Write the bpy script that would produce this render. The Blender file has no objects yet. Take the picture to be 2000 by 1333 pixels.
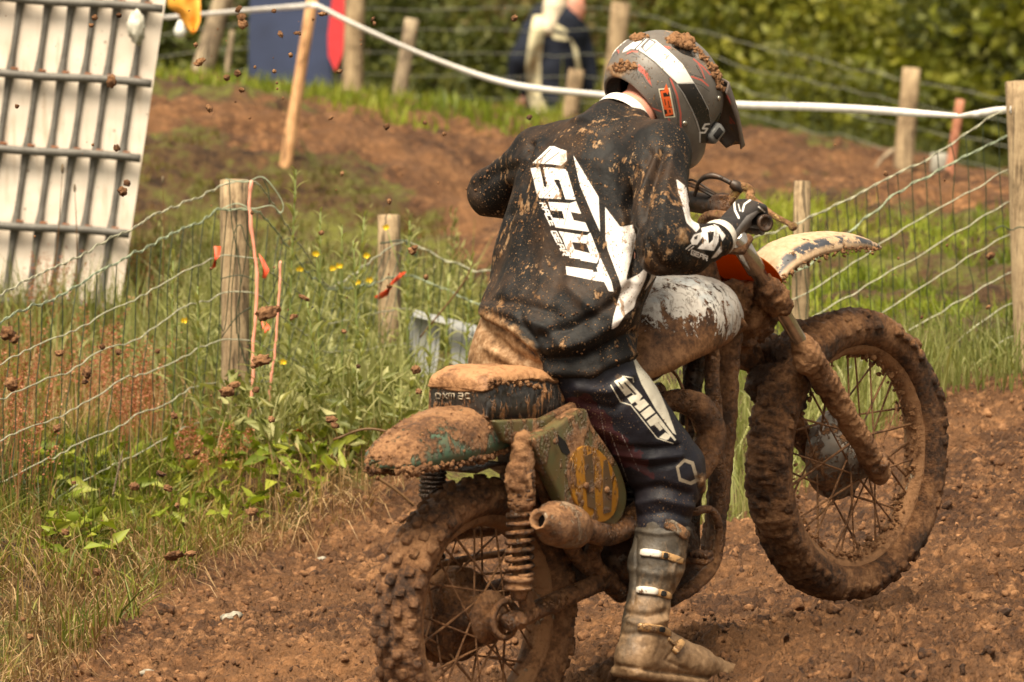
import bpy, math, random
import numpy as np
import openvdb as vdb
from mathutils import Matrix, Vector

random.seed(7)
RS = np.random.RandomState(11)
SC = bpy.context.scene

# ------------------------------------------------------------------ camera
CAM_H, PITCH, FPX = 2.27, math.radians(5.0), 12750.0
cam_data = bpy.data.cameras.new('camera')
cam_data.sensor_width = 36.0
cam_data.lens = 36.0 * FPX / 2000.0
cam_data.clip_start = 0.5
cam_data.clip_end = 1500.0
cam_data.dof.use_dof = True
cam_data.dof.focus_distance = 16.4
cam_data.dof.aperture_fstop = 7.6
cam = bpy.data.objects.new('camera', cam_data)
SC.collection.objects.link(cam)
cam.location = (0, 0, CAM_H)
cam.rotation_euler = (math.radians(90) - PITCH, 0, 0)
SC.camera = cam

# ------------------------------------------------------------------ sky and sun
SUN_EL, SUN_AZ = math.radians(52), math.radians(150)   # sun behind the camera's left shoulder, high, veiled
world = bpy.data.worlds.new('World')
SC.world = world
world.use_nodes = True
wn = world.node_tree
wn.nodes.clear()
w_out = wn.nodes.new('ShaderNodeOutputWorld')
w_bg = wn.nodes.new('ShaderNodeBackground')
w_sky = wn.nodes.new('ShaderNodeTexSky')
w_sky.sky_type = 'NISHITA'
w_sky.sun_disc = False
w_sky.sun_elevation = SUN_EL
w_sky.sun_rotation = math.radians(215)
w_sky.air_density = 1.0
w_sky.dust_density = 3.0
w_hsv = wn.nodes.new('ShaderNodeHueSaturation')
w_hsv.inputs['Saturation'].default_value = 0.12
w_mul = wn.nodes.new('ShaderNodeMix')
w_mul.data_type = 'RGBA'
w_mul.blend_type = 'MULTIPLY'
w_mul.inputs[0].default_value = 1.0
w_mul.inputs[7].default_value = (1.0, 0.89, 0.72, 1)      # thin warm cloud over the whole sky
wn.links.new(w_sky.outputs[0], w_hsv.inputs['Color'])
wn.links.new(w_hsv.outputs[0], w_mul.inputs[6])
wn.links.new(w_mul.outputs[2], w_bg.inputs['Color'])
wn.links.new(w_bg.outputs[0], w_out.inputs['Surface'])
w_bg.inputs['Strength'].default_value = 0.068
sun_data = bpy.data.lights.new('sun', 'SUN')
sun_data.energy = 3.4
sun_data.angle = math.radians(38)
sun_data.color = (1.0, 0.86, 0.65)
sun = bpy.data.objects.new('sun', sun_data)
SC.collection.objects.link(sun)
_d = Vector((-0.20, -0.42, 1.0)).normalized()                # direction towards the sun
sun.rotation_euler = _d.to_track_quat('Z', 'Y').to_euler()
w_sky.sun_elevation = math.asin(_d.z)
w_sky.sun_rotation = math.atan2(_d.x, _d.y)

vs = SC.view_settings
vs.view_transform = 'Standard'
vs.look = 'None'
vs.gamma = 1.0
vs.use_curve_mapping = False
vs.exposure = 1.33
SC.cycles.max_bounces = 6
SC.cycles.transparent_max_bounces = 8

# ------------------------------------------------------------------ projection helpers
CF = np.array([0, math.cos(PITCH), -math.sin(PITCH)])
CU = np.array([0, math.sin(PITCH), math.cos(PITCH)])
CR = np.array([1.0, 0, 0])
C0 = np.array([0, 0, CAM_H])

def P(px, py, D):
    return C0 + D * (CF + CR * ((px - 1000.0) / FPX) - CU * ((py - 666.5) / FPX))

def proj(V):
    q = V - C0
    d = q @ CF
    return 1000 + FPX * (q @ CR) / d, 666.5 - FPX * (q @ CU) / d, d

def nrm(v):
    v = np.asarray(v, float)
    return v / np.linalg.norm(v)

# ------------------------------------------------------------------ numpy noise
_perm = np.random.RandomState(3).permutation(256).astype(np.int32)
_perm = np.concatenate([_perm, _perm, _perm])
_grad = np.random.RandomState(5).normal(size=(256, 3))
_grad /= np.linalg.norm(_grad, axis=1)[:, None]

def noise3(p):
    p = np.asarray(p, float)
    i = np.floor(p).astype(np.int64)
    f = p - i
    u = f * f * f * (f * (f * 6 - 15) + 10)
    i &= 255
    out = 0
    for dx in (0, 1):
        wx = u[:, 0] if dx else 1 - u[:, 0]
        for dy in (0, 1):
            wy = u[:, 1] if dy else 1 - u[:, 1]
            for dz in (0, 1):
                wz = u[:, 2] if dz else 1 - u[:, 2]
                h = _perm[_perm[_perm[(i[:, 0] + dx) & 255] + ((i[:, 1] + dy) & 255)] + ((i[:, 2] + dz) & 255)]
                g = _grad[h]
                dot = g[:, 0] * (f[:, 0] - dx) + g[:, 1] * (f[:, 1] - dy) + g[:, 2] * (f[:, 2] - dz)
                out = out + wx * wy * wz * dot
    return out * 1.6

def fbm(p, oct=4, lac=2.03, gain=0.5):
    a, s, q = 1.0, 0, np.asarray(p, float)
    for _ in range(oct):
        s = s + a * noise3(q)
        q = q * lac + 17.3
        a *= gain
    return s

def billow(p, oct=3):
    a, s, q = 1.0, 0, np.asarray(p, float)
    for _ in range(oct):
        s = s + a * (1 - 2.2 * np.abs(noise3(q)))
        q = q * 2.1 + 9.1
        a *= 0.5
    return s

# ------------------------------------------------------------------ mesh makers
ROOTM = {}

def raw_mesh(name, V, F, smooth=True, attrs=None):
    """V (n,3); F is an array of tris/quads or a list of such arrays."""
    me = bpy.data.meshes.new(name)
    V = np.asarray(V, dtype=np.float32)
    if isinstance(F, np.ndarray):
        F = [F]
    F = [np.asarray(f, dtype=np.int32) for f in F if len(f)]
    nl = sum(f.size for f in F)
    nf = sum(len(f) for f in F)
    me.vertices.add(len(V))
    me.vertices.foreach_set('co', V.ravel())
    me.loops.add(nl)
    me.loops.foreach_set('vertex_index', np.concatenate([f.ravel() for f in F]))
    me.polygons.add(nf)
    tot = np.concatenate([np.full(len(f), f.shape[1], np.int32) for f in F])
    start = np.concatenate([[0], np.cumsum(tot)[:-1]]).astype(np.int32)
    me.polygons.foreach_set('loop_start', start)
    me.polygons.foreach_set('loop_total', tot)
    me.polygons.foreach_set('use_smooth', np.full(nf, smooth, bool))
    if attrs:
        for k, a in attrs.items():
            at = me.attributes.new(k, 'FLOAT', 'POINT')
            at.data.foreach_set('value', np.asarray(a, np.float32))
    me.update(calc_edges=True)
    return me

def link(name, me, mat=None, parent=None, loc=None, M=None):
    o = bpy.data.objects.new(name, me)
    SC.collection.objects.link(o)
    if mat is not None and len(me.materials) == 0:
        me.materials.append(mat)
    if parent is not None:
        o.parent = parent
    if M is not None:
        o.matrix_local = M
    elif loc is not None:
        o.location = loc
    return o

def root_of(o):
    while o.parent is not None:
        o = o.parent
    return o

def mk(name, V, F, mat, parent=None, smooth=True, attrs=None, local=False, **props):
    """One mesh object. V in world space, or in the space of its top-level thing when local."""
    V = np.asarray(V, float)
    loc = None
    if parent is not None and not local:
        M = ROOTM[root_of(parent).name]
        Mi = np.linalg.inv(M)
        V = V @ Mi[:3, :3].T + Mi[:3, 3]
    if parent is None:
        loc = V.mean(0)
        loc[2] = V[:, 2].min()
        V = V - loc
    o = link(name, raw_mesh(name, V, F, smooth, attrs), mat, parent, loc)
    if parent is None:
        M = np.eye(4); M[:3, 3] = loc
        ROOTM[o.name] = M
    for k, v in props.items():
        o[k] = v
    return o

def empty(name, label, cat, loc=(0, 0, 0), M=None, group=None):
    o = bpy.data.objects.new(name, None)
    SC.collection.objects.link(o)
    if M is None:
        M = np.eye(4); M[:3, 3] = loc
    o.matrix_world = Matrix(M.tolist())
    ROOTM[o.name] = np.array(M)
    o['label'] = label
    o['category'] = cat
    if group:
        o['group'] = group
    return o

class MB:
    """Collects pieces into one mesh."""
    def __init__(self):
        self.V, self.Q, self.T, self.n = [], [], [], 0
    def add(self, V, F):
        V = np.asarray(V, float)
        for f in (F if isinstance(F, (list, tuple)) else [F]):
            f = np.asarray(f)
            if len(f) == 0:
                continue
            (self.Q if f.shape[1] == 4 else self.T).append(f + self.n)
        self.V.append(V)
        self.n += len(V)
        return self
    def get(self):
        F = []
        if self.Q: F.append(np.concatenate(self.Q))
        if self.T: F.append(np.concatenate(self.T))
        return np.concatenate(self.V), F

def frame_of(d):
    d = nrm(d)
    a = np.array([0, 0, 1.0]) if abs(d[2]) < 0.9 else np.array([1.0, 0, 0])
    x = nrm(np.cross(a, d))
    return x, np.cross(d, x), d

def catmull(pts, n):
    pts = np.asarray(pts, float)
    k = len(pts)
    if k < 3:
        t = np.linspace(0, 1, n)[:, None]
        return pts[0] * (1 - t) + pts[-1] * t
    ext = np.vstack([2 * pts[0] - pts[1], pts, 2 * pts[-1] - pts[-2]])
    t = np.linspace(0, k - 1 - 1e-9, n)
    i = np.floor(t).astype(int)
    f = (t - i)[:, None]
    p0, p1, p2, p3 = ext[i], ext[i + 1], ext[i + 2], ext[i + 3]
    return 0.5 * (2 * p1 + (p2 - p0) * f + (2 * p0 - 5 * p1 + 4 * p2 - p3) * f ** 2 + (3 * p1 - p0 - 3 * p2 + p3) * f ** 3)

def tube(pts, r, seg=10, caps=True, n=None):
    """Tube along a polyline; r scalar or per control point."""
    pts = np.asarray(pts, float)
    r = np.full(len(pts), r, float) if np.isscalar(r) else np.asarray(r, float)
    if n:
        pr = catmull(np.hstack([pts, r[:, None]]), n)
        pts, r = pr[:, :3], np.maximum(pr[:, 3], 1e-4)
    m = len(pts)
    T = np.gradient(pts, axis=0)
    T /= np.maximum(np.linalg.norm(T, axis=1)[:, None], 1e-9)
    x, y, _ = frame_of(T[0])
    ang = np.linspace(0, 2 * math.pi, seg, endpoint=False)
    V = []
    for i in range(m):
        x = x - T[i] * (x @ T[i]); x /= max(np.linalg.norm(x), 1e-9)
        y = np.cross(T[i], x)
        V.append(pts[i] + r[i] * (np.cos(ang)[:, None] * x + np.sin(ang)[:, None] * y))
    V = np.concatenate(V)
    j = np.arange(seg); j2 = (j + 1) % seg
    Q = np.concatenate([np.stack([i * seg + j, i * seg + j2, (i + 1) * seg + j2, (i + 1) * seg + j], 1) for i in range(m - 1)])
    F = [Q]
    if caps:
        V = np.vstack([V, pts[0], pts[-1]])
        a, b = m * seg, m * seg + 1
        F.append(np.concatenate([np.stack([np.full(seg, a), j2, j], 1),
                                 np.stack([np.full(seg, b), (m - 1) * seg + j, (m - 1) * seg + j2], 1)]))
    return V, F

def lathe(p0, p1, prof, seg=24, caps=True):
    """prof: list of (t along p0->p1 in metres, radius)."""
    p0 = np.asarray(p0, float); p1 = np.asarray(p1, float)
    d = nrm(p1 - p0)
    pts = [p0 + d * t for t, _ in prof]
    x, y, _ = frame_of(d)
    ang = np.linspace(0, 2 * math.pi, seg, endpoint=False)
    V = np.concatenate([p + max(r, 1e-4) * (np.cos(ang)[:, None] * x + np.sin(ang)[:, None] * y) for p, (_, r) in zip(pts, prof)])
    j = np.arange(seg); j2 = (j + 1) % seg
    m = len(prof)
    Q = np.concatenate([np.stack([i * seg + j, i * seg + j2, (i + 1) * seg + j2, (i + 1) * seg + j], 1) for i in range(m - 1)])
    F = [Q]
    if caps:
        V = np.vstack([V, pts[0], pts[-1]])
        a, b = m * seg, m * seg + 1
        F.append(np.concatenate([np.stack([np.full(seg, a), j2, j], 1), np.stack([np.full(seg, b), (m - 1) * seg + j, (m - 1) * seg + j2], 1)]))
    return V, F

def box(c, ax, ay, az, sx, sy, sz, bev=0.0):
    """Box with half sizes along given axes; optional chamfer."""
    c = np.asarray(c, float)
    if bev <= 0:
        V = np.array([c + ax * sx * i + ay * sy * j + az * sz * k for i in (-1, 1) for j in (-1, 1) for k in (-1, 1)])
        Q = np.array([[0, 1, 3, 2], [4, 6, 7, 5], [0, 4, 5, 1], [2, 3, 7, 6], [0, 2, 6, 4], [1, 5, 7, 3]])
        return V, [Q]
    V = []
    for k, (s, b) in ((-1, (sz, bev)), (-1, (sz - bev, 0)), (1, (sz - bev, 0)), (1, (sz, bev))):
        X, Y = sx - b, sy - b
        ring = [(-X, -Y + bev), (-X + bev, -Y), (X - bev, -Y), (X, -Y + bev), (X, Y - bev), (X - bev, Y), (-X + bev, Y), (-X, Y - bev)]
        V += [c + ax * a + ay * q + az * k * s for a, q in ring]
    V = np.array(V)
    j = np.arange(8); j2 = (j + 1) % 8
    Q = np.concatenate([np.stack([i * 8 + j, i * 8 + j2, (i + 1) * 8 + j2, (i + 1) * 8 + j], 1) for i in range(3)])
    cap = np.array([[0, 7, 6, 1], [1, 6, 5, 2], [2, 5, 4, 3], [24, 25, 30, 31], [25, 26, 29, 30], [26, 27, 28, 29]])
    return V, [np.concatenate([Q, cap])]

def vnormals(V, F):
    N = np.zeros_like(V)
    for f in (F if isinstance(F, list) else [F]):
        a, b, c = V[f[:, 0]], V[f[:, 1]], V[f[:, 2]]
        n = np.cross(b - a, c - a)
        if f.shape[1] == 4:
            n = n + np.cross(c - a, V[f[:, 3]] - a)
        for k in range(f.shape[1]):
            for ax in range(3):
                N[:, ax] += np.bincount(f[:, k], weights=n[:, ax], minlength=len(V))
    return N / np.maximum(np.linalg.norm(N, axis=1)[:, None], 1e-12)

def muddy(V, F, amp=0.004, freq=60.0, oct=3, bias=0.3, seed=0.0):
    """Push a surface outwards into lumps of caked mud."""
    V = np.asarray(V, float)
    N = vnormals(V, F)
    d = billow(V * freq + seed, oct) * 0.6 + fbm(V * freq * 0.35 + seed, 2) * 0.9 + bias
    return V + N * (np.clip(d, -0.3, 2) * amp)[:, None]

# ------------------------------------------------------------------ implicit shapes
class Field:
    def __init__(self, lo, hi, h):
        lo, hi = np.asarray(lo, float), np.asarray(hi, float)
        self.h, self.lo = h, lo
        n = np.ceil((hi - lo) / h).astype(int) + 1
        self.n = n
        g = [lo[i] + h * np.arange(n[i]) for i in range(3)]
        X, Y, Z = np.meshgrid(*g, indexing='ij')
        self.p = np.stack([X.ravel(), Y.ravel(), Z.ravel()], 1).astype(np.float32)
        self.d = np.full(len(self.p), 1.0, np.float32)
    def u(self, d, k=0.0):
        if k <= 0:
            self.d = np.minimum(self.d, d)
        else:
            hh = np.maximum(k - np.abs(self.d - d), 0) / k
            self.d = np.minimum(self.d, d) - hh * hh * k * 0.25
        return self
    def cut(self, d, k=0.0):
        if k <= 0:
            self.d = np.maximum(self.d, -d)
        else:
            hh = np.maximum(k - np.abs(self.d + d), 0) / k
            self.d = np.maximum(self.d, -d) + hh * hh * k * 0.25
        return self
    def keep(self, d):
        self.d = np.maximum(self.d, d)
        return self
    def cone(self, a, b, ra, rb):
        a = np.asarray(a, np.float32); b = np.asarray(b, np.float32)
        ab = b - a
        q = self.p - a
        t = np.clip((q @ ab) / (ab @ ab), 0, 1)
        return np.linalg.norm(q - t[:, None] * ab, axis=1) - (ra + (rb - ra) * t)
    def ell(self, c, r, R=None):
        q = self.p - np.asarray(c, np.float32)
        if R is not None:
            q = q @ np.asarray(R, np.float32).T
        r = np.asarray(r, np.float32)
        k0 = np.linalg.norm(q / r, axis=1)
        k1 = np.linalg.norm(q / (r * r), axis=1)
        return k0 * (k0 - 1) / np.maximum(k1, 1e-6)
    def rbox(self, c, s, R, rad):
        q = np.abs((self.p - np.asarray(c, np.float32)) @ np.asarray(R, np.float32).T) - (np.asarray(s, np.float32) - rad)
        return np.linalg.norm(np.maximum(q, 0), axis=1) + np.minimum(q.max(1), 0) - rad
    def mesh(self, relax=1):
        g = vdb.FloatGrid(1.0)
        a = self.d.reshape(self.n).astype(np.float32).copy()
        for ax in range(3):          # close the surface at the box walls
            s = [slice(None)] * 3
            for e in (0, -1):
                s[ax] = e
                a[tuple(s)] = np.maximum(a[tuple(s)], self.h)
        g.copyFromArray(a)
        pts, tris, quads = g.convertToPolygons(0.0, 0.0)
        V = np.asarray(pts, float) * self.h + self.lo
        F = []
        if len(quads): F.append(np.asarray(quads, np.int64))
        if len(tris): F.append(np.asarray(tris, np.int64))
        vol = 0
        c = V.mean(0)
        for f in F:
            x, y, z = V[f[:, 0]] - c, V[f[:, 1]] - c, V[f[:, 2]] - c
            vol += np.einsum('ij,ij->', x, np.cross(y, z))
        if vol < 0:
            F = [f[:, ::-1] for f in F]
        for _ in range(relax):
            V = relax_mesh(V, F)
        return V, F

def relax_mesh(V, F, w=0.5):
    S = np.zeros_like(V); cnt = np.zeros(len(V))
    for f in F:
        k = f.shape[1]
        for i in range(k):
            a, b = f[:, i], f[:, (i + 1) % k]
            for ax in range(3):
                S[:, ax] += np.bincount(a, weights=V[b, ax], minlength=len(V))
            cnt += np.bincount(a, minlength=len(V))
    return V * (1 - w) + w * S / np.maximum(cnt, 1)[:, None]

def refine(V, F, rects, times=1, maxdot=None):
    """Split the faces seen inside some rectangles of the photograph, so that fine print stays sharp there."""
    for _ in range(times):
        px, py, D = proj(V)
        out = []
        newV = [V]; n0 = len(V)
        edges = []; info = []
        for f in F:
            k = f.shape[1]
            cx, cy = px[f].mean(1), py[f].mean(1)
            c = V[f].mean(1)
            nr = np.cross(V[f[:, 1]] - V[f[:, 0]], V[f[:, 2]] - V[f[:, 0]])
            facing = (nr * (C0 - c)).sum(1) > 0
            m = np.zeros(len(f), bool)
            for x0, y0, x1, y1 in rects:
                m |= (cx > x0) & (cx < x1) & (cy > y0) & (cy < y1)
            m &= facing
            out.append(f[~m])
            info.append((k, f[m]))
            for i in range(k):
                edges.append(np.stack([f[m][:, i], f[m][:, (i + 1) % k]], 1))
        E_ = np.sort(np.concatenate(edges), 1)
        if not len(E_): return V, F
        U, inv = np.unique(E_[:, 0].astype(np.int64) * (1 << 32) + E_[:, 1], return_inverse=True)
        a, b = (U >> 32).astype(int), (U & ((1 << 32) - 1)).astype(int)
        newV.append((V[a] + V[b]) / 2)
        pos = 0; nn = n0 + len(U)
        for k, f in info:
            mids = []
            for i in range(k):
                mids.append(inv[pos:pos + len(f)] + n0); pos += len(f)
            if k == 4:
                newV.append(V[f].mean(1)); ce = nn + np.arange(len(f)); nn += len(f)
                for i in range(4):
                    out.append(np.stack([f[:, i], mids[i], ce, mids[(i + 3) % 4]], 1))
            else:
                out.append(np.stack([f[:, 0], mids[0], mids[2]], 1)); out.append(np.stack([mids[0], f[:, 1], mids[1]], 1))
                out.append(np.stack([mids[2], mids[1], f[:, 2]], 1)); out.append(np.stack([mids[0], mids[1], mids[2]], 1))
        V = np.concatenate(newV)
        F = [np.concatenate([q for q in out if q.shape[1] == k]) for k in (3, 4) if any(q.shape[1] == k and len(q) for q in out)]
    return V, F

# ------------------------------------------------------------------ 2-D print shapes
def seg_dist(x, y, pts, closed=True):
    d = np.full(len(x), 1e9)
    n = len(pts)
    for i in range(n if closed else n - 1):
        (ax, ay), (bx, by) = pts[i], pts[(i + 1) % n]
        vx, vy = bx - ax, by - ay
        L = vx * vx + vy * vy + 1e-9
        t = np.clip(((x - ax) * vx + (y - ay) * vy) / L, 0, 1)
        d = np.minimum(d, np.hypot(x - ax - t * vx, y - ay - t * vy))
    return d

def poly_sd(x, y, pts):
    d = seg_dist(x, y, pts)
    ins = np.zeros(len(x), bool)
    n = len(pts)
    for i in range(n):
        (ax, ay), (bx, by) = pts[i], pts[(i + 1) % n]
        c = ((ay > y) != (by > y)) & (x < (bx - ax) * (y - ay) / (by - ay + 1e-12) + ax)
        ins ^= c
    return np.where(ins, -d, d)

def shapes_sd(x, y, polys, holes=(), strokes=(), cuts=()):
    """Signed distance (px) of a union of polygons and strokes, minus holes and cut lines."""
    sd = np.full(len(x), 1e3)
    for p in polys:
        sd = np.minimum(sd, poly_sd(x, y, p))
    for p, w in strokes:
        sd = np.minimum(sd, seg_dist(x, y, p, False) - w)
    for p in holes:
        sd = np.maximum(sd, -poly_sd(x, y, p))
    for p, w in cuts:
        sd = np.maximum(sd, -(seg_dist(x, y, p, False) - w))
    return np.clip(sd, -60, 60)

GLY = {  # stroke letters on a 0..1 square, y up
 'R': [[(0, 0), (0, 1), (.9, 1), (.9, .5), (0, .5)], [(.35, .5), (.95, 0)]],
 'A': [[(0, 0), (.15, 1), (.85, 1), (1, 0)], [(.1, .42), (.9, .42)]],
 'C': [[(.95, 1), (0, 1), (0, 0), (.95, 0)]],
 'E': [[(.95, 1), (0, 1), (0, 0), (.95, 0)], [(0, .5), (.8, .5)]],
 'G': [[(.95, 1), (0, 1), (0, 0), (.95, 0), (.95, .5), (.5, .5)]],
 'S': [[(.95, 1), (0, 1), (0, .5), (.95, .5), (.95, 0), (0, 0)]],
 'H': [[(0, 0), (0, 1)], [(.95, 0), (.95, 1)], [(0, .5), (.95, .5)]],
 'I': [[(.45, 0), (.45, 1)]],
 'F': [[(0, 0), (0, 1), (.95, 1)], [(0, .5), (.75, .5)]],
 'T': [[(.48, 0), (.48, 1)], [(0, 1), (1, 1)]],
 'U': [[(0, 1), (0, 0), (.95, 0), (.95, 1)]],
 'O': [[(0, 0), (0, 1), (.95, 1), (.95, 0), (0, 0)]],
 'o': [[(.05, .05), (.05, .65), (.9, .65), (.9, .05), (.05, .05)]],
 'x': [[(.05, 0), (.9, .7)], [(.05, .7), (.9, 0)]],
 'm': [[(0, 0), (0, .65), (.5, .65), (.5, 0)], [(.5, .65), (1, .65), (1, 0)]],
 'a': [[(.05, .65), (.9, .65), (.9, 0), (.05, 0), (.05, .35), (.9, .35)]],
 'c': [[(.9, .65), (.05, .65), (.05, .05), (.9, .05)]],
 '1': [[(.5, 0), (.5, 1), (.2, .8)]],
}

def text_strokes(txt, o, ex, ey, adv, w):
    """Strokes for a line of letters: origin o, letter box vectors ex (advance side) and ey (up), in px."""
    o, ex, ey = np.array(o, float), np.array(ex, float), np.array(ey, float)
    out = []
    for i, ch in enumerate(txt):
        if ch == ' ': continue
        b = o + ex * adv * i
        for st in GLY[ch]:
            out.append(([tuple(b + ex * u + ey * v) for u, v in st], w))
    return out
# ------------------------------------------------------------------ materials
class NT:
    def __init__(self, name):
        self.m = bpy.data.materials.new(name)
        self.m.use_nodes = True
        self.t = self.m.node_tree
        self.b = self.t.nodes['Principled BSDF']
        self.out = self.t.nodes['Material Output']
        self.tc = None
    def n(self, typ, **kw):
        nd = self.t.nodes.new(typ)
        for k, v in kw.items():
            if k.startswith('_'):
                key = k[1:].replace('_', ' ')
                self.put(nd.inputs[int(key)] if key.isdigit() else nd.inputs[key], v)
            else:
                setattr(nd, k, v)
        return nd
    def put(self, sock, v):
        if isinstance(v, bpy.types.NodeSocket):
            self.t.links.new(v, sock)
        elif isinstance(v, bpy.types.Node):
            self.t.links.new(v.outputs[0], sock)
        else:
            if hasattr(sock.default_value, '__len__') and len(sock.default_value) == 4 and len(v) == 3:
                v = (*v, 1)
            sock.default_value = v
    def coord(self, obj=False):
        if self.tc is None:
            self.tc = self.t.nodes.new('ShaderNodeNewGeometry' if not obj else 'ShaderNodeTexCoord')
            self.tcs = self.tc.outputs['Position'] if not obj else self.tc.outputs['Object']
        return self.tcs
    def map(self, scale=(1, 1, 1), rot=(0, 0, 0), loc=(0, 0, 0), src=None):
        return self.n('ShaderNodeMapping', _Vector=src or self.coord(), _Scale=scale, _Rotation=rot, _Location=loc).outputs[0]
    def noise(self, scale, detail=4, rough=0.55, vec=None, dist=0.0):
        return self.n('ShaderNodeTexNoise', _Vector=vec or self.coord(), _Scale=scale, _Detail=detail, _Roughness=rough, _Distortion=dist).outputs['Fac']
    def vor(self, scale, vec=None, feature='F1', rand=1.0):
        return self.n('ShaderNodeTexVoronoi', feature=feature, _Vector=vec or self.coord(), _Scale=scale, _Randomness=rand).outputs['Distance']
    def ramp(self, fac, stops, interp='LINEAR'):
        r = self.n('ShaderNodeValToRGB', _Fac=fac)
        cr = r.color_ramp
        cr.interpolation = interp
        while len(cr.elements) < len(stops):
            cr.elements.new(0.5)
        for e, (p, c) in zip(cr.elements, stops):
            e.position = p
            e.color = (*c, 1) if len(c) == 3 else c
        return r.outputs['Color']
    def rng(self, v, a, b, c=0.0, d=1.0, smooth=False):
        return self.n('ShaderNodeMapRange', _Value=v, _1=a, _2=b, _3=c, _4=d, interpolation_type='SMOOTHSTEP' if smooth else 'LINEAR').outputs[0]
    def math(self, op, a, b=0.0, c=0.0):
        return self.n('ShaderNodeMath', operation=op, _0=a, _1=b, _2=c).outputs[0]
    def mix(self, f, a, b, mode='MIX'):
        return self.n('ShaderNodeMix', data_type='RGBA', blend_type=mode, _Factor=f, _6=a, _7=b).outputs[2]
    def attr(self, name):
        return self.n('ShaderNodeAttribute', attribute_name=name).outputs['Fac']
    def bump(self, h, dist=0.003, strength=1.0, nxt=None):
        b = self.n('ShaderNodeBump', _Height=h, _Distance=dist, _Strength=strength)
        if nxt is not None:
            self.put(b.inputs['Normal'], nxt)
        return b.outputs[0]
    def fin(self, col=None, rough=None, metal=None, normal=None, spec=None, coat=None, alpha=None):
        if col is not None: self.put(self.b.inputs['Base Color'], col)
        if rough is not None: self.put(self.b.inputs['Roughness'], rough)
        if metal is not None: self.put(self.b.inputs['Metallic'], metal)
        if normal is not None: self.put(self.b.inputs['Normal'], normal)
        if spec is not None: self.put(self.b.inputs['Specular IOR Level'], spec)
        if coat is not None: self.put(self.b.inputs['Coat Weight'], coat)
        return self.m

MUD_L = (0.37, 0.188, 0.084)      # dry, pale
MUD_M = (0.180, 0.080, 0.031)
MUD_D = (0.045, 0.019, 0.008)     # wet, dark; also paints the shade in crevices of the earth

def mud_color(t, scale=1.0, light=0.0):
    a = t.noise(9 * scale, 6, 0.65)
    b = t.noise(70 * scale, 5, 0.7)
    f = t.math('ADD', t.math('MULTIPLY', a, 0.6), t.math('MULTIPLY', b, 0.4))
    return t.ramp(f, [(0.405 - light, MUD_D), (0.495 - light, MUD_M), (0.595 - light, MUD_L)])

def mud_bump(t, d=0.004):
    h = t.math('ADD', t.noise(85, 6, 0.75), t.math('MULTIPLY', t.noise(360, 3, 0.6), 0.4))
    return t.bump(h, d * 1.9, 1.0)

def mat_mud(name, light=0.0, rough=0.62, bump=0.006):
    t = NT(name)
    c = mud_color(t, 1.0, light)
    r = t.rng(t.noise(30, 3), 0.3, 0.7, rough - 0.25, rough + 0.2)
    return t.fin(c, r, normal=mud_bump(t, bump), spec=0.4)

def mat_coat(name, base, rough=0.4, metal=0.0, cover=0.5, scale=1.0, light=0.03, streak=None, topness=0.0, baseattr=None, spec=0.5, wet=False):
    """A surface with mud caked over part of it. cover 0..1; streak = z-stretch of the runs; topness adds mud on upward faces."""
    t = NT(name)
    vec = t.coord() if not streak else t.map((1, 1, 1.0 / streak))
    m = t.math('ADD', t.math('MULTIPLY', t.noise(14 * scale, 6, 0.68, vec), 0.65), t.math('MULTIPLY', t.noise(75 * scale, 4, 0.7, vec), 0.35))
    th = 0.5 - (cover - 0.5) * 0.42
    if topness:
        nz = t.n('ShaderNodeSeparateXYZ', _Vector=t.tc.outputs['Normal']).outputs['Z']
        m = t.math('ADD', m, t.math('MULTIPLY', nz, topness))
    f = t.rng(m, th - 0.025, th + 0.03)
    mc = mud_color(t, 1.2, light)
    base_c = t.mix(t.rng(t.noise(40, 4), 0.35, 0.75, 0.0, 0.45), base, MUD_M)
    if baseattr: base_c = baseattr(t, base)
    col = t.mix(f, base_c, mc)
    hb = t.math('ADD', t.math('MULTIPLY', f, 0.7), t.math('MULTIPLY', t.math('MULTIPLY', t.noise(95, 6, 0.75), f), 2.2))
    return t.fin(col, t.math('ADD', t.math('MULTIPLY', f, t.rng(t.noise(26, 3), .35, .65, (0.20 if wet else 0.40) - rough, (0.55 if wet else 0.72) - rough)), rough), metal=t.math('MULTIPLY', t.math('SUBTRACT', 1.0, f), metal), normal=t.bump(hb, 0.0055, 0.95), spec=spec)

def mat_plain(name, base, rough=0.5, metal=0.0, var=0.15, scale=30, bump=0.0006):
    t = NT(name)
    d = tuple(c * (1 - var * 2) for c in base); l = tuple(min(1, c * (1 + var)) for c in base)
    c = t.ramp(t.noise(scale, 5, 0.6), [(0.3, d), (0.7, l)])
    return t.fin(c, rough, metal=metal, normal=t.bump(t.noise(scale * 6, 3), bump, 0.7))

def mat_leaf(name, stops, rough=0.5, transl=0.35, attr='rnd'):
    """Vegetation: colour by a per-blade random number, part of the light passing through."""
    t = NT(name)
    c = t.ramp(t.attr(attr), stops)
    v = t.noise(2.2, 3)
    c = t.mix(t.rng(v, 0.3, 0.7, 0, 0.35), c, tuple(x * 0.6 for x in stops[0][1]))
    t.fin(c, rough, spec=0.35)
    tr = t.n('ShaderNodeBsdfTranslucent', _Color=t.mix(1.0, c, (1.0, 1.0, 0.55), 'MULTIPLY'))
    mx = t.n('ShaderNodeMixShader', _0=transl)
    t.t.links.new(t.b.outputs[0], mx.inputs[1])
    t.t.links.new(tr.outputs[0], mx.inputs[2])
    t.t.links.new(mx.outputs[0], t.out.inputs['Surface'])
    return t.m

M_MUD = mat_mud('caked_mud')
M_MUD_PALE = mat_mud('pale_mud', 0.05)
M_MUD_DARK = mat_mud('wet_mud', -0.07, 0.5)

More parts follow.
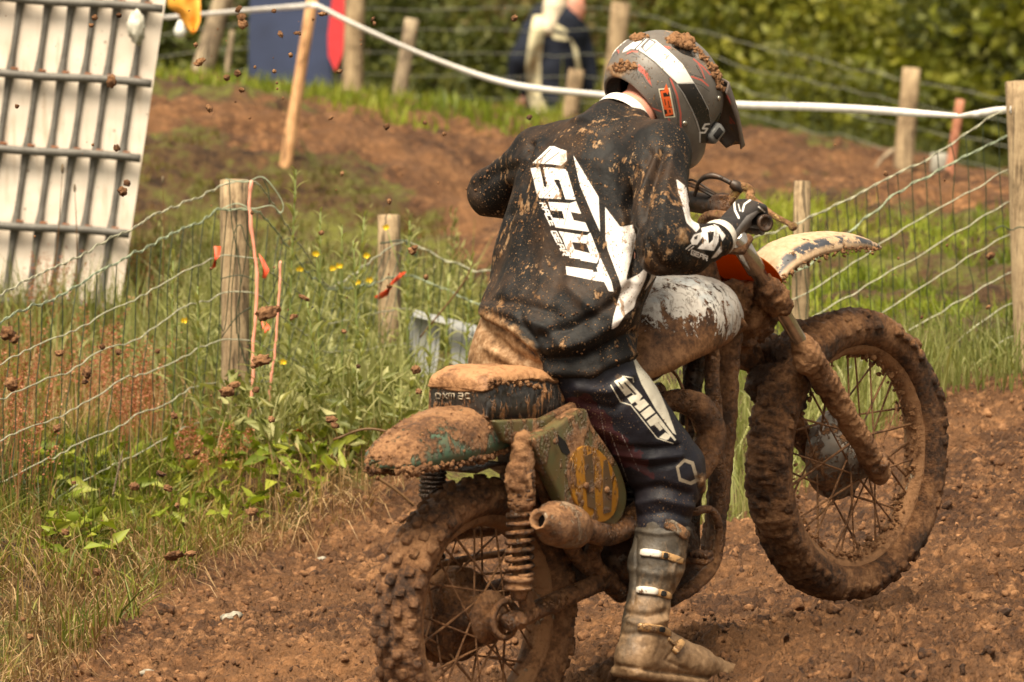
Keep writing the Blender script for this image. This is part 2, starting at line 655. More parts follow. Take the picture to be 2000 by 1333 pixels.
def mat_wood(name, a, b, scale=1.0):
    t = NT(name)
    v = t.map((60 * scale, 60 * scale, 3.2 * scale), src=t.coord(True))
    g = t.noise(1.0, 7, 0.8, v, 1.6)
    blot = t.noise(9 * scale, 6, 0.7, t.tcs)
    c = t.ramp(t.math('ADD', t.math('MULTIPLY', g, 0.5), t.math('MULTIPLY', blot, 0.5)),
               [(0.38, tuple(x * 0.28 for x in b)), (0.46, b), (0.56, a), (0.72, tuple(min(1, x * 1.2) for x in a))])
    crack = t.rng(t.noise(1.0, 3, 0.5, t.map((34 * scale, 34 * scale, 1.8 * scale), src=t.tcs), 1.2), 0.575, 0.62)
    c = t.mix(t.math('MULTIPLY', crack, 0.75), c, tuple(x * 0.18 for x in b))
    return t.fin(c, 0.85, normal=t.bump(t.math('SUBTRACT', g, crack), 0.004, 0.9))
M_POST = mat_wood('weathered_wood', (0.44, 0.33, 0.20), (0.25, 0.175, 0.10))
M_POST_GREY = mat_wood('grey_wood', (0.42, 0.34, 0.23), (0.24, 0.18, 0.12))
M_STAKE = mat_wood('fresh_pine_stake', (0.68, 0.40, 0.20), (0.52, 0.28, 0.13))
# ------------------------------------------------------------------ terrain
TP = [  # px, py, distance: the lie of the land read off the photograph
 (-500, 1500, 15.5), (160, 1310, 16.5), (300, 1200, 17.4), (500, 1090, 18.7), (640, 1010, 19.0),
 (1050, 1060, 18.6), (1250, 1050, 18.6), (1450, 1040, 18.5), (1700, 880, 19.2), (1860, 785, 19.8), (2000, 750, 20.0), (2400, 700, 20.2),
 (1900, 1115, 17.0), (1600, 1255, 16.2), (1750, 1200, 16.4), (2000, 1300, 15.3), (1500, 1362, 15.2), (1380, 1285, 15.5), (2400, 1250, 15.6), (1750, 1010, 18.0),
 (455, 890, 20.0), (620, 895, 19.3), (760, 800, 21.4), (0, 1000, 18.0), (-400, 1080, 16.8), (220, 960, 19.0),
 (-200, 660, 22.6), (150, 610, 24.0), (450, 620, 24.0), (700, 640, 24.3), (950, 690, 23.8),
 (300, 520, 28.3), (600, 545, 28.3), (900, 520, 28.6), (300, 340, 29.5), (600, 360, 29.6), (900, 390, 30.0),
 (100, 190, 31.2), (300, 200, 31.0), (500, 215, 31.0), (700, 262, 31.4), (900, 292, 32.0), (1100, 300, 33.0),
 (-300, 185, 31.5), (1150, 640, 24), (1300, 640, 23), (1500, 640, 22.2), (1700, 620, 22.4), (1950, 640, 22.6), (2300, 640, 22.6),
 (1500, 500, 25.0), (1750, 480, 25.5), (2000, 450, 26.0), (2300, 440, 26),
 (1350, 400, 27.5), (1600, 400, 28.0), (1850, 400, 29.0), (2100, 425, 29.5),
 (1300, 292, 34.5), (1500, 290, 35.0), (1700, 330, 34.5), (1900, 372, 34.0), (2100, 410, 34.0),
 (100, 175, 36.5), (400, 180, 36.5), (700, 235, 36.5), (1000, 262, 36.5), (1400, 285, 37.5), (1700, 325, 37.0), (2100, 400, 37.0),
]
_pts = [P(*t) for t in TP]
for x, y, z in [(-3, 12, .05), (-1.2, 12, .0), (0, 12, .0), (1.2, 12, .0), (3, 12, .05), (-.6, 14, 0), (-.2, 15.0, .0), (-.45, 14.5, 0),
                (.5, 13.8, .0), (-.1, 16, .04), (.1, 15.3, .03), (-.6, 16.4, 0.03), (-2.4, 14, .05), (3, 14, .1), (-5, 18, .4), (-6, 24, .4), (-6, 31, .7), (6, 18, .5), (6, 24, .8), (6, 31, .5)]:
    _pts.append(np.array([x, y, z]))
for x in (-7, -3.5, 0, 3.5, 7):
    for y, z in ((42, -.85), (46, -.7), (52, .1), (60, 1.6)):
        _pts.append(np.array([x, y, z]))
_pts = np.array(_pts)

def _tps(r):
    return np.where(r > 1e-9, r * r * np.log(np.maximum(r, 1e-9)), 0)
_K = _tps(np.hypot(_pts[:, None, 0] - _pts[None, :, 0], _pts[:, None, 1] - _pts[None, :, 1])) + np.eye(len(_pts)) * 0.02
_Pm = np.c_[np.ones(len(_pts)), _pts[:, :2]]
_A = np.zeros((len(_pts) + 3,) * 2)
_A[:len(_pts), :len(_pts)] = _K; _A[:len(_pts), len(_pts):] = _Pm; _A[len(_pts):, :len(_pts)] = _Pm.T
_w = np.linalg.solve(_A, np.r_[_pts[:, 2], 0, 0, 0])

def base_z(x, y):
    x = np.atleast_1d(np.asarray(x, float)); y = np.atleast_1d(np.asarray(y, float))
    cx = np.clip(x, -8, 8); cy = np.clip(y, 11, 60)
    z = np.zeros(len(x))
    for s in range(0, len(x), 40000):
        e = slice(s, s + 40000)
        r = np.hypot(cx[e, None] - _pts[None, :, 0], cy[e, None] - _pts[None, :, 1])
        z[e] = _tps(r) @ _w[:len(_pts)] + _w[-3] + _w[-2] * cx[e] + _w[-1] * cy[e]
    far = np.clip(y - 60, 0, 400)
    return z + far * 0.10 + np.where(x < -8, -8 - x, 0) * 0.02 + np.where(x > 8, x - 8, 0) * 0.02

NEAR_DIRT = [(-900, 2600), (-300, 1560), (60, 1345), (170, 1290), (250, 1215), (330, 1155), (400, 1115), (500, 1088), (600, 1045), (690, 985), (760, 960),
             (900, 1010), (1100, 1050), (1300, 1050), (1450, 1035), (1560, 965), (1700, 872), (1800, 802), (1860, 768), (1950, 745), (2010, 738), (2700, 700), (2700, 2600)]
FAR_DIRT = [(100, 188), (300, 198), (560, 236), (850, 252), (1050, 262), (1450, 286), (1700, 326), (2150, 402), (2300, 470), (1980, 436), (1700, 412), (1520, 402), (1340, 400),
            (1100, 560), (950, 560), (820, 440), (620, 320), (420, 285), (250, 290)]

def grassiness(V):
    px, py, D = proj(V)
    n = fbm(V * np.array([1.6, 1.6, 1.6]), 4)
    n2 = fbm(V * 6.0 + 4, 3)
    near = poly_sd(px, py, NEAR_DIRT) / 60.0 + n2 * 0.55
    far = poly_sd(px, py, FAR_DIRT) / 55.0 + n * 0.9 + n2 * 0.8 - 0.1
    a = np.clip(near * 1.2 + 0.2, 0, 1)
    b = np.clip(far * 1.2 + 0.35, 0, 1)
    return np.where(V[:, 1] < 24.5, a, b)

BTX, BTY = -0.08, 14.89
def micro_z(V, g):
    x = V.copy(); x[:, 2] = 0
    d = 1 - g
    fine = np.clip((24 - V[:, 1]) / 3, 0, 1)
    z = fbm(x * 2.2, 3) * 0.035
    z = z + d * fine * (billow(x * 6.0, 3) * 0.020 + billow(x * np.array([20, 17, 24]) + 5 + 0.8 * fbm(x * 9, 2)[:, None], 4) * 0.017 + billow(x * 50, 2) * 0.010)
    heap = d * fine * np.clip((V[:, 0] - .50) * 4, 0, 1) * np.clip((15.75 - V[:, 1]) * 1.6, 0, 1)
    z = z + heap * (billow(x * 8.5 + 40 + .7 * fbm(x * 14, 2)[:, None], 4) * 0.026 + 0.012)
    s_ = (x[:, 0] - BTX) * 0.758 - (x[:, 1] - BTY) * 0.652      # sideways distance from the line the wheels run on
    rut = np.exp(-((s_ + .04 * np.sin(x[:, 1] * 2.1)) / .07) ** 2)
    z = z + d * fine * (-.045 * rut + .020 * np.exp(-((np.abs(s_) - .17) / .06) ** 2))
    z = z + (1 - fine) * (billow(x * 2.6, 5) * 0.060)
    return z

_gx = np.concatenate([-np.geomspace(160, 1.9, 46), np.arange(-1.75, 1.95, 0.0092), np.geomspace(2.05, 160, 46)])
_gy = np.concatenate([np.linspace(-20, 12.9, 18), np.arange(13.2, 20.6, 0.0125), np.arange(20.6, 38, 0.05), np.geomspace(38.1, 420, 60)])
GX, GY = np.meshgrid(_gx, _gy, indexing='ij')
_V = np.stack([GX.ravel(), GY.ravel(), np.zeros(GX.size)], 1)
_V[:, 2] = base_z(_V[:, 0], _V[:, 1])
_g = grassiness(_V)
_V[:, 2] += micro_z(_V, _g)
_ni, _nj = GX.shape
_i, _j = np.meshgrid(np.arange(_ni - 1), np.arange(_nj - 1), indexing='ij')
_a = (_i * _nj + _j).ravel()
_Q = np.stack([_a, _a + _nj, _a + _nj + 1, _a + 1], 1)
GZ = _V[:, 2].reshape(_ni, _nj)

def gz(x, y):
    """Height of the finished ground."""
    x = np.atleast_1d(np.asarray(x, float)); y = np.atleast_1d(np.asarray(y, float))
    i = np.clip(np.searchsorted(_gx, x) - 1, 0, _ni - 2); j = np.clip(np.searchsorted(_gy, y) - 1, 0, _nj - 2)
    fx = np.clip((x - _gx[i]) / (_gx[i + 1] - _gx[i]), 0, 1); fy = np.clip((y - _gy[j]) / (_gy[j + 1] - _gy[j]), 0, 1)
    return (GZ[i, j] * (1 - fx) * (1 - fy) + GZ[i + 1, j] * fx * (1 - fy) + GZ[i, j + 1] * (1 - fx) * fy + GZ[i + 1, j + 1] * fx * fy)

def ground_hit(px, py, d0=13.0, d1=60.0, step=0.05):
    """First ground point seen through a pixel of the photograph."""
    D = np.arange(d0, d1, step)
    Q = np.array([P(px, py, d) for d in D])
    h = gz(Q[:, 0], Q[:, 1])
    k = np.argmax(Q[:, 2] < h)
    return np.array([Q[k, 0], Q[k, 1], h[k]])

t = NT('earth')
_c = mud_color(t, 0.8, 0.0)
_lump = t.vor(26, t.map((1, 1, 1.5)))
_c = t.mix(t.rng(_lump, 0.30, 0.62, 0, 0.75), _c, MUD_D)  # gaps between lumps darkened, crevice shade put into the colour
_c = t.mix(t.rng(t.noise(55, 5, .75), 0.52, 0.64, 0, 0.8), _c, MUD_D)
_c = t.mix(t.rng(t.noise(.9, 4), 0.50, 0.62, 0.0, 0.30), _c, MUD_D)
_c = t.mix(t.rng(t.noise(7, 5, .7), 0.53, 0.64, 0, 0.35), _c, MUD_D)
_c = t.mix(t.rng(t.noise(1.4, 3), 0.42, 0.70, 0, 0.40), _c, (0.36, 0.175, 0.072))
_soil = t.ramp(t.math('ADD', t.math('MULTIPLY', t.noise(16, 6, 0.75), 0.55), t.math('MULTIPLY', t.noise(2.2, 4, .65), 0.45)), [(0.41, (0.026, 0.013, 0.006)), (0.48, (0.095, 0.050, 0.020)), (0.53, (0.095, 0.085, 0.020)), (0.60, (0.15, 0.155, 0.026))])
_f = t.rng(t.math('ADD', t.attr('grass'), t.math('MULTIPLY', t.math('SUBTRACT', t.noise(22, 5, 0.7), 0.5), 1.0)), 0.3, 0.7)
_c = t.mix(_f, _c, _soil)
_h = t.math('SUBTRACT', t.math('MULTIPLY', t.noise(38, 5, 0.7), 1.0), t.math('MULTIPLY', t.vor(75), 0.55))
_h = t.math('ADD', _h, t.math('MULTIPLY', t.noise(150, 4, 0.65), 0.5))
M_GROUND = t.fin(_c, t.rng(t.noise(12, 3), 0.3, 0.7, 0.55, 0.85), normal=t.bump(_h, 0.020, 1.0), spec=0.3)
ground = link('ground', raw_mesh('ground', _V, _Q, True, {'grass': _g}), M_GROUND)
ground['kind'] = 'structure'
del _V, _Q

# loose crumbs of earth lying on the track: far more than anyone could count
def ico(sub=1):
    import bmesh
    bm = bmesh.new()
    bmesh.ops.create_icosphere(bm, subdivisions=sub, radius=1.0)
    V = np.array([v.co[:] for v in bm.verts]); F = np.array([[v.index for v in f.verts] for f in bm.faces])
    bm.free()
    return V, F
ICO1, ICO2, ICO3 = ico(1), ico(2), ico(3)

def rand_rot(n, rs=RS):
    q = rs.normal(size=(n, 4)); q /= np.linalg.norm(q, axis=1)[:, None]
    w, x, y, z = q.T
    return np.stack([np.stack([1 - 2 * (y * y + z * z), 2 * (x * y - z * w), 2 * (x * z + y * w)], 1),
                     np.stack([2 * (x * y + z * w), 1 - 2 * (x * x + z * z), 2 * (y * z - x * w)], 1),
                     np.stack([2 * (x * z - y * w), 2 * (y * z + x * w), 1 - 2 * (x * x + y * y)], 1)], 1)

def scatter(base, C, S, R=None, jit=0.25, rs=RS):
    """Many copies of a small shape joined to one mesh. S (n,3) scales."""
    BV, BF = base
    n = len(C)
    V = np.repeat(BV[None], n, 0) * (1 + jit * rs.normal(size=(n, len(BV), 1)).clip(-1.6, 1.6))
    V = V * S[:, None, :]
    if R is not None:
        V = np.einsum('nij,nkj->nki', R, V)
    V = V + C[:, None, :]
    F = (BF[None] + (np.arange(n) * len(BV))[:, None, None]).reshape(-1, BF.shape[1])
    return V.reshape(-1, 3), F

_n = 17000
_x = RS.uniform(-1.7, 2.0, _n); _y = 13.6 + 6.6 * RS.rand(_n)
_Vc = np.stack([_x, _y, gz(_x, _y)], 1)
_keep = (grassiness(_Vc) < 0.35) & (np.abs(RS.normal(size=_n) * 0 + fbm(_Vc * 1.7, 2)) > 0.06)
_Vc = _Vc[_keep]
_s = np.exp(RS.normal(-5.35, 0.62, len(_Vc))).clip(0.0015, 0.022)
_S = np.stack([_s, _s * RS.uniform(.7, 1.2, len(_s)), _s * RS.uniform(.5, .9, len(_s))], 1)
_Vc[:, 2] += _s * 0.1
V, F = scatter(ICO1, _Vc, _S, rand_rot(len(_Vc)))
mk('earth_crumbs', V, F, mat_mud('crumb_mud', 0.0, 0.7, 0.004), smooth=True, kind='stuff',
   label='crumbly clods of brown earth strewn over the churned track', category='earth crumbs')
# ------------------------------------------------------------------ vegetation kit
def rgb(*a): return tuple(a)
M_GRASS = mat_leaf('bank_grass', [(0.0, (0.045, 0.060, 0.010)), (0.35, (0.12, 0.150, 0.020)), (0.62, (0.25, 0.28, 0.040)), (0.80, (0.34, 0.30, 0.07)), (1.0, (0.40, 0.23, 0.09))])
M_MOSS = mat_leaf('bank_moss', [(0.0, (0.060, 0.045, 0.014)), (0.5, (0.13, 0.11, 0.022)), (0.8, (0.20, 0.20, 0.030)), (1.0, (0.26, 0.14, 0.055))])
M_LAWN = mat_leaf('lush_grass', [(0.0, (0.09, 0.13, 0.012)), (0.5, (0.25, 0.32, 0.025)), (1.0, (0.44, 0.46, 0.07))])
M_STRAW = mat_leaf('dry_straw', [(0.0, (0.16, 0.085, 0.035)), (0.5, (0.36, 0.23, 0.105)), (1.0, (0.58, 0.43, 0.24))], transl=0.2)
M_SORREL = mat_leaf('sorrel_red', [(0.0, (0.30, 0.095, 0.045)), (0.6, (0.46, 0.17, 0.085)), (1.0, (0.55, 0.30, 0.16))], transl=0.3)
M_WEED = mat_leaf('weed_green', [(0.0, (0.11, 0.135, 0.030)), (0.5, (0.28, 0.30, 0.090)), (1.0, (0.52, 0.50, 0.24))])
M_DARKLEAF = mat_leaf('hedge_dark', [(0.0, (0.035, 0.045, 0.013)), (0.5, (0.095, 0.115, 0.026)), (1.0, (0.20, 0.20, 0.045))])
M_OLIVE = mat_leaf('hedge_olive', [(0.0, (0.060, 0.045, 0.018)), (0.5, (0.160, 0.125, 0.040)), (1.0, (0.30, 0.235, 0.085))])
M_BRIGHT = mat_leaf('hedge_bright', [(0.0, (0.09, 0.11, 0.012)), (0.5, (0.20, 0.215, 0.024)), (1.0, (0.36, 0.34, 0.05))])
M_BARK = mat_plain('bark', (0.16, 0.12, 0.075), 0.85, var=0.3, scale=14, bump=0.01)

def blades(C, H, W, lean=0.35, seg=3, rs=RS, droop=0.5, dirs=None):
    """Grass blades: C roots (n,3), H heights, W widths -> V, F(tris+quads), random per vertex."""
    n = len(C)
    a = rs.uniform(0, 2 * math.pi, n) if dirs is None else dirs
    b = rs.uniform(0, 2 * math.pi, n)
    l = np.abs(rs.normal(0, lean, n))
    side = np.stack([np.cos(b), np.sin(b), np.zeros(n)], 1) * W[:, None] * 0.5
    dirv = np.stack([np.cos(a), np.sin(a), np.zeros(n)], 1)
    Vs = []
    for k in range(seg):
        t = k / seg
        p = C + np.array([0, 0, 1.0]) * (H * (t - droop * 0.35 * l * t * t))[:, None] + dirv * (H * l * (t ** 1.7))[:, None]
        w = (1 - 0.45 * t)
        Vs += [p - side * w, p + side * w]
    t = 1.0
    Vs.append(C + np.array([0, 0, 1.0]) * (H * (1 - droop * 0.5 * l))[:, None] + dirv * (H * l)[:, None])
    V = np.stack(Vs, 1)
    m = 2 * seg + 1
    q = []
    for k in range(seg - 1):
        q.append([2 * k, 2 * k + 1, 2 * k + 3, 2 * k + 2])
    q = np.array(q)
    off = (np.arange(n) * m)[:, None, None]
    Q = (q[None] + off).reshape(-1, 4) if len(q) else np.zeros((0, 4), int)
    T = (np.array([[2 * seg - 2, 2 * seg - 1, 2 * seg]])[None] + off).reshape(-1, 3)
    r = np.repeat(rs.rand(n), m)
    return V.reshape(-1, 3), [Q, T], r

def leaves(C, L, W, N, rs=RS, cup=0.25):
    """Folded leaves: centres, length, width, outward direction."""
    n = len(C)
    N = N / np.maximum(np.linalg.norm(N, axis=1)[:, None], 1e-9)
    s = np.cross(N, rs.normal(size=(n, 3))); s /= np.maximum(np.linalg.norm(s, axis=1)[:, None], 1e-9)
    up = np.cross(s, N)
    p0 = C
    p1 = C + N * (L * 0.45)[:, None] + s * (W * 0.5)[:, None] + up * (W * cup)[:, None]
    p2 = C + N * (L * 0.45)[:, None] - s * (W * 0.5)[:, None] + up * (W * cup)[:, None]
    p3 = C + N * L[:, None] - up * (L * 0.15)[:, None]
    V = np.stack([p0, p1, p3, p2], 1).reshape(-1, 3)
    o = (np.arange(n) * 4)[:, None]
    F = np.concatenate([o + np.array([[0, 1, 2]]), o + np.array([[0, 2, 3]])])
    return V, F, np.repeat(rs.rand(n), 4)

# ------------------------------------------------------------------ hedge of bushes and trees at the back
def crown_mesh(seed, n, spread, leaf, flat=0.8):
    rs = np.random.RandomState(seed)
    k = 26
    cc = rs.normal(size=(k, 3)) * np.array([spread, spread, spread * flat]) * 0.5
    cr = rs.uniform(0.22, 0.5, k) * spread
    pick = rs.randint(0, k, n)
    d = rs.normal(size=(n, 3)); d /= np.linalg.norm(d, axis=1)[:, None]
    C = cc[pick] + d * (cr[pick] * rs.rand(n) ** 0.35)[:, None]
    L = rs.uniform(0.6, 1.4, n) * leaf
    V, F, r = leaves(C, L, L * 0.62, d + rs.normal(size=(n, 3)) * 0.7, rs)
    clump = np.repeat(rs.uniform(-0.28, 0.28, k)[pick], 4)
    return raw_mesh('crown', V, F, True, {'rnd': np.clip(r * 0.6 + 0.2 + clump, 0, 1)})

def trunk_mesh(seed, h, r):
    rs = np.random.RandomState(seed)
    mb = MB()
    pts = [np.array([0, 0, -0.4]), np.array([rs.normal() * .05, rs.normal() * .05, h * 0.4]), np.array([rs.normal() * .1, rs.normal() * .1, h])]
    mb.add(*tube(pts, [r, r * 0.75, r * 0.35], 8, n=8))
    for i in range(6):
        a = rs.uniform(0, 6.28); z = h * rs.uniform(0.3, 0.9)
        e = np.array([math.cos(a) * h * .45, math.sin(a) * h * .45, z + h * .35])
        mb.add(*tube([np.array([0, 0, z]), e * 0.5 + np.array([0, 0, z * .45]), e], [r * .45, r * .3, r * .1], 6, n=6))
    return raw_mesh('trunk', *mb.get())

_kinds = [
    ('bush', M_OLIVE, [crown_mesh(31, 8500, 1.5, 0.095), crown_mesh(32, 8500, 1.5, 0.095)], 'brownish olive bush in the blurred hedge'),
    ('bush', M_DARKLEAF, [crown_mesh(33, 8500, 1.5, 0.09), crown_mesh(34, 8500, 1.5, 0.09)], 'dark green bush in the blurred hedge'),
    ('bush', M_BRIGHT, [crown_mesh(35, 8500, 1.5, 0.10), crown_mesh(36, 8500, 1.5, 0.10)], 'bright yellow green bush in the blurred hedge'),
]
_trunks = [trunk_mesh(41, 1.6, .09), trunk_mesh(42, 1.9, .10)]
_crowncache = {}
def bush(px, py, D, kind, size, label):
    """px, py: where the middle of the crown is seen."""
    _, mat, meshes, _ = _kinds[kind]
    c = P(px, py, D)
    z0 = float(gz(c[0], c[1])[0])
    e = empty('bush', label, 'bush', (c[0], c[1], z0), group='bushes of the hedge behind the track')
    me = random.choice(meshes)
    key = (me.name, mat.name)
    if key not in _crowncache:
        me.materials.append(mat); _crowncache[key] = 1
    tm = random.choice(_trunks)
    if not len(tm.materials): tm.materials.append(M_BARK)
    h = max(c[2] - z0, 0.4)
    s = size
    link('crown', me, None, e, M=Matrix.Translation((0, 0, h)) @ Matrix.Rotation(random.uniform(0, 6.28), 4, 'Z') @ Matrix.Diagonal((s, s, s * 0.85, 1)))
    link('trunk', tm, None, e, M=Matrix.Rotation(random.uniform(0, 6.28), 4, 'Z') @ Matrix.Diagonal((s, s, max(h / 1.6, .4), 1)))
    return e

_HL = [
 (40, 60, 44, 1, 1.2, 'dark green bush behind the tilted tank cage'),
 (330, 110, 43, 1, 0.9, 'dark green bush behind the grey leaning posts, right of the tank'),
 (450, 60, 45, 1, 1.2, 'dark green bush left of the navy banner'),
 (560, 20, 48, 1, 1.5, 'dark green bush behind the navy banner'),
 (700, 110, 43, 1, 0.75, 'low green bush right of the navy banner'),
 (760, 20, 46, 0, 1.2, 'olive bush above the grey leaning post'),
 (860, 170, 43, 1, 0.7, 'low dark green bush between the banner and the spectator'),
 (890, 40, 47, 0, 1.2, 'brown olive bush left of the spectator'),
 (960, 120, 44.5, 0, 0.8, 'low olive bush just left of the spectator'),
 (1050, 20, 48, 0, 1.3, 'olive bush behind the spectator'),
 (1170, 120, 46, 0, 0.9, 'brownish bush between the spectator and the helmet'),
 (1300, 20, 48, 0, 1.3, 'olive bush above the helmet'),
 (1450, 60, 47, 0, 1.2, 'brown olive bush right of the helmet'),
 (1480, 200, 43, 2, 0.7, 'low green bush right of the helmet visor'),
 (1580, 40, 48, 0, 1.2, 'olive bush left of the square far post'),
 (1640, 220, 42.5, 2, 0.75, 'green bush left of the far square post under the tape'),
 (1660, 110, 46, 0, 0.9, 'dull olive bush above the tape, left of the far post'),
 (1800, 30, 47, 2, 1.3, 'bright green bush at the upper right'),
 (1840, 180, 43, 2, 0.8, 'bright green bush behind the far square post'),
 (1940, 250, 42, 1, 0.7, 'dark green bush behind the reddish stake'),
 (1960, 90, 45, 2, 1.2, 'bright green bush behind the nearest right fence post'),
 (2120, 160, 43, 2, 1.2, 'green bush past the right edge'),
 (2080, -20, 48, 2, 1.4, 'tall green bush past the upper right corner'),
 (200, -20, 50, 1, 1.6, 'tall dark bush behind the tank'),
 (-150, 60, 45, 1, 1.3, 'dark bush past the left edge'),
]
for a in _HL: bush(*a)

# rows of trees further up the slope close the view
for i, x in enumerate(np.linspace(-7.5, 7.5, 11)):
    for row, (yy, zz) in enumerate(((53, 1.6),)):
        xx = x * (1 + row * .15) + random.uniform(-.4, .4)
        D = yy + random.uniform(-1, 1)
        z0 = float(gz(xx, D)[0])
        k = 2 if xx > 3.2 else (0 if xx > -1.5 else 1)
        if row == 2: k = 1
        where = ['far past the left edge of the photo', 'just past the left edge', 'above the tilted tank cage', 'above the orange flag', 'above the navy banner', 'above the spectator', 'above the rider helmet',
                 'above the middle of the far wires', 'above the squared far post', 'past the upper right corner', 'far past the right edge'][i]
        e = empty('tree', 'blurred leafy tree of the wood ' + where, 'tree', (xx, D, z0), group='trees of the wood behind the hedge')
        _, mat, meshes, _ = _kinds[k]
        me = random.choice(meshes)
        if (me.name, mat.name) not in _crowncache:
            me.materials.append(mat); _crowncache[(me.name, mat.name)] = 1
        tm = random.choice(_trunks)
        if not len(tm.materials): tm.materials.append(M_BARK)
        s = random.uniform(1.5, 2.0) * (1 + row * .35)
        link('crown', me, None, e, M=Matrix.Translation((0, 0, s * 1.1)) @ Matrix.Rotation(random.uniform(0, 6.28), 4, 'Z') @ Matrix.Diagonal((s, s, s, 1)))
        link('trunk', tm, None, e, M=Matrix.Diagonal((s, s, s * .8, 1)))

# ------------------------------------------------------------------ grass
def zone_points(n, poly, d0, d1, rs=RS, need=0.5, keepf=None):
    """Random ground points whose place in the photograph falls inside a polygon."""
    out = []
    xs = [p[0] for p in poly]
    for _ in range(30):
        D = np.sqrt(rs.uniform(d0 ** 2, d1 ** 2, n))
        px = rs.uniform(min(xs), max(xs), n)
        x = (px - 1000) / FPX * D
        V = np.stack([x, D, gz(x, D)], 1)
        qx, qy, _ = proj(V)
        ok = poly_sd(qx, qy, poly) < 0
        V = V[ok]
        if need is not None:
            V = V[grassiness(V) > need]
        qx, qy, qd = proj(V)
        V = V[~((V[:, 1] > 19.9) & (V[:, 1] < 22.2) & (((qx > 795) & (qx < 950) & (qy > 600)) | ((qx > 1262) & (qx < 1340) & (qy > 690)) | ((qx > 1415) & (qx < 1450) & (qy > 740) & (qy < 1010))))]
        if keepf is not None:
            V = V[keepf(V)]
        out.append(V)
        if sum(len(o) for o in out) >= n: break
    return np.concatenate(out)[:n]

BIG = [(-500, -400), (2500, -400), (2500, 1800), (-500, 1800)]
def grass_obj(name, C, hmin, hmax, w, mat, label, cat, lean=0.35, seg=3, bias=0.0, droop=0.5):
    n = len(C)
    patch = fbm(C * 3.0 + 2, 3)
    H = RS.uniform(hmin, hmax, n) * (1 + 0.5 * patch).clip(0.3, 1.8)
    V, F, r = blades(C - np.array([0, 0, .01]), H, RS.uniform(.6, 1.3, n) * w, lean, seg, droop=droop)
    m = len(V) // n
    r = np.clip(r * 0.7 + 0.15 + bias + np.repeat(fbm(C * 1.3, 2) * 0.45, m), 0, 1)
    return mk(name, V, F, mat, smooth=True, attrs={'rnd': r}, kind='stuff', label=label, category=cat)

_lb = [(-400, 560), (150, 560), (460, 560), (640, 570), (800, 600), (960, 640), (1120, 700), (1120, 1060), (760, 1000), (600, 1060), (400, 1130), (150, 1330), (-400, 1600)]
C = zone_points(60000, _lb, 16.0, 24.4, need=0.35)
_px, _py, _ = proj(C)
_dead = ((_px > 470) & (_py > 870) & (fbm(C * 3, 2) < .25)) | ((_py > 1060 + _px * .05) & (fbm(C * 4 + 2, 2) < .12))
C = C[~_dead]
grass_obj('grass', C, .03, .17, .0055, M_GRASS, 'tangled green grass covering the bank left of the motorcycle', 'grass', 0.8)
C = zone_points(9500, [(-300, 620), (100, 620), (520, 560), (900, 640), (900, 900), (500, 900), (200, 800)], 19.0, 24.0, need=0.3)
grass_obj('grass', C, .11, .38, .006, M_WEED, 'tall green grass and stems around the left fence posts', 'grass', 0.5)
C = zone_points(3000, [(-300, 560), (350, 560), (450, 900), (250, 1000), (-300, 1100)], 17.0, 23.5, need=0.3)
grass_obj('grass', C, .08, .28, .004, M_STRAW, 'dry straw coloured stems among the grass at the left', 'dry grass', 0.3)
# dead straw and roots hanging over the cut edge of the bank
C = zone_points(6500, [(-400, 1000), (200, 1030), (470, 950), (500, 870), (740, 850), (800, 960), (640, 1050), (430, 1110), (260, 1210), (150, 1333), (-400, 1500)], 15.5, 20.5, need=None)
_dirs = RS.normal(-1.45, 0.8, len(C))
V, F, r = blades(C, RS.uniform(.05, .17, len(C)), RS.uniform(.002, .005, len(C)), 1.1, 4, droop=1.9, dirs=_dirs)
mk('dead_grass', V, F, M_STRAW, attrs={'rnd': r * 0.8}, kind='stuff', label='dead straw and roots hanging over the edge of the bank', category='dry grass')
# right bank behind the fence
_rb = [(1250, 360), (1340, 395), (1560, 395), (1850, 420), (2400, 450), (2400, 760), (1880, 760), (1700, 870), (1450, 1040), (1380, 1040), (1250, 700)]
C = zone_points(30000, _rb, 20.3, 28.5, need=0.3)
C = C[fbm(C * 2.1 + 31, 3) > -.15 + .28 * (C[:, 1] < 24)]
grass_obj('grass', C, .03, .10, .006, M_LAWN, 'short bright grass on the slope behind the right fence', 'grass', 0.7)
C = zone_points(5200, [(1120, 800), (1380, 800), (1500, 760), (1900, 700), (2400, 640), (2400, 760), (1880, 770), (1700, 880), (1450, 1045), (1120, 1060)], 18.4, 22.6, need=None)
grass_obj('grass', C, .08, .26, .006, M_WEED, 'longer pale grass along the foot of the right fence', 'grass', 0.4)
# mossy far bank
_fb = [(200, 190), (560, 240), (900, 290), (1100, 300), (1100, 600), (200, 600)]
C = zone_points(15000, _fb, 25, 33, need=0.42)
C = C[fbm(C * 1.8 + 7, 3) > -.12]
grass_obj('moss_tufts', C, .015, .05, .010, M_MOSS, 'mossy tufts over the far bank behind the weeds', 'moss', 0.6, 2, 0.12)
# grass strip along the crest
C = zone_points(7000, [(-300, 120), (300, 150), (700, 190), (1100, 220), (1100, 275), (850, 262), (560, 245), (280, 210), (-300, 195)], 31.5, 37, need=None)
grass_obj('grass', C, .03, .12, .012, M_LAWN, 'bright grass strip along the crest behind the far bank', 'grass', 0.3)
C = zone_points(8000, [(1300, 150), (2300, 200), (2300, 420), (1700, 330), (1450, 295), (1300, 295)], 36.0, 43, need=None)
grass_obj('grass', C, .04, .14, .014, M_DARKLEAF, 'rough darker grass beyond the reddish dirt band', 'grass', 0.3)
C = zone_points(9000, [(-300, -200), (2300, -200), (2300, 330), (-300, 330)], 38.0, 52, need=None)
grass_obj('undergrowth', C, .12, .5, .03, M_DARKLEAF, 'dark undergrowth at the foot of the hedge', 'undergrowth', 0.4, 2)
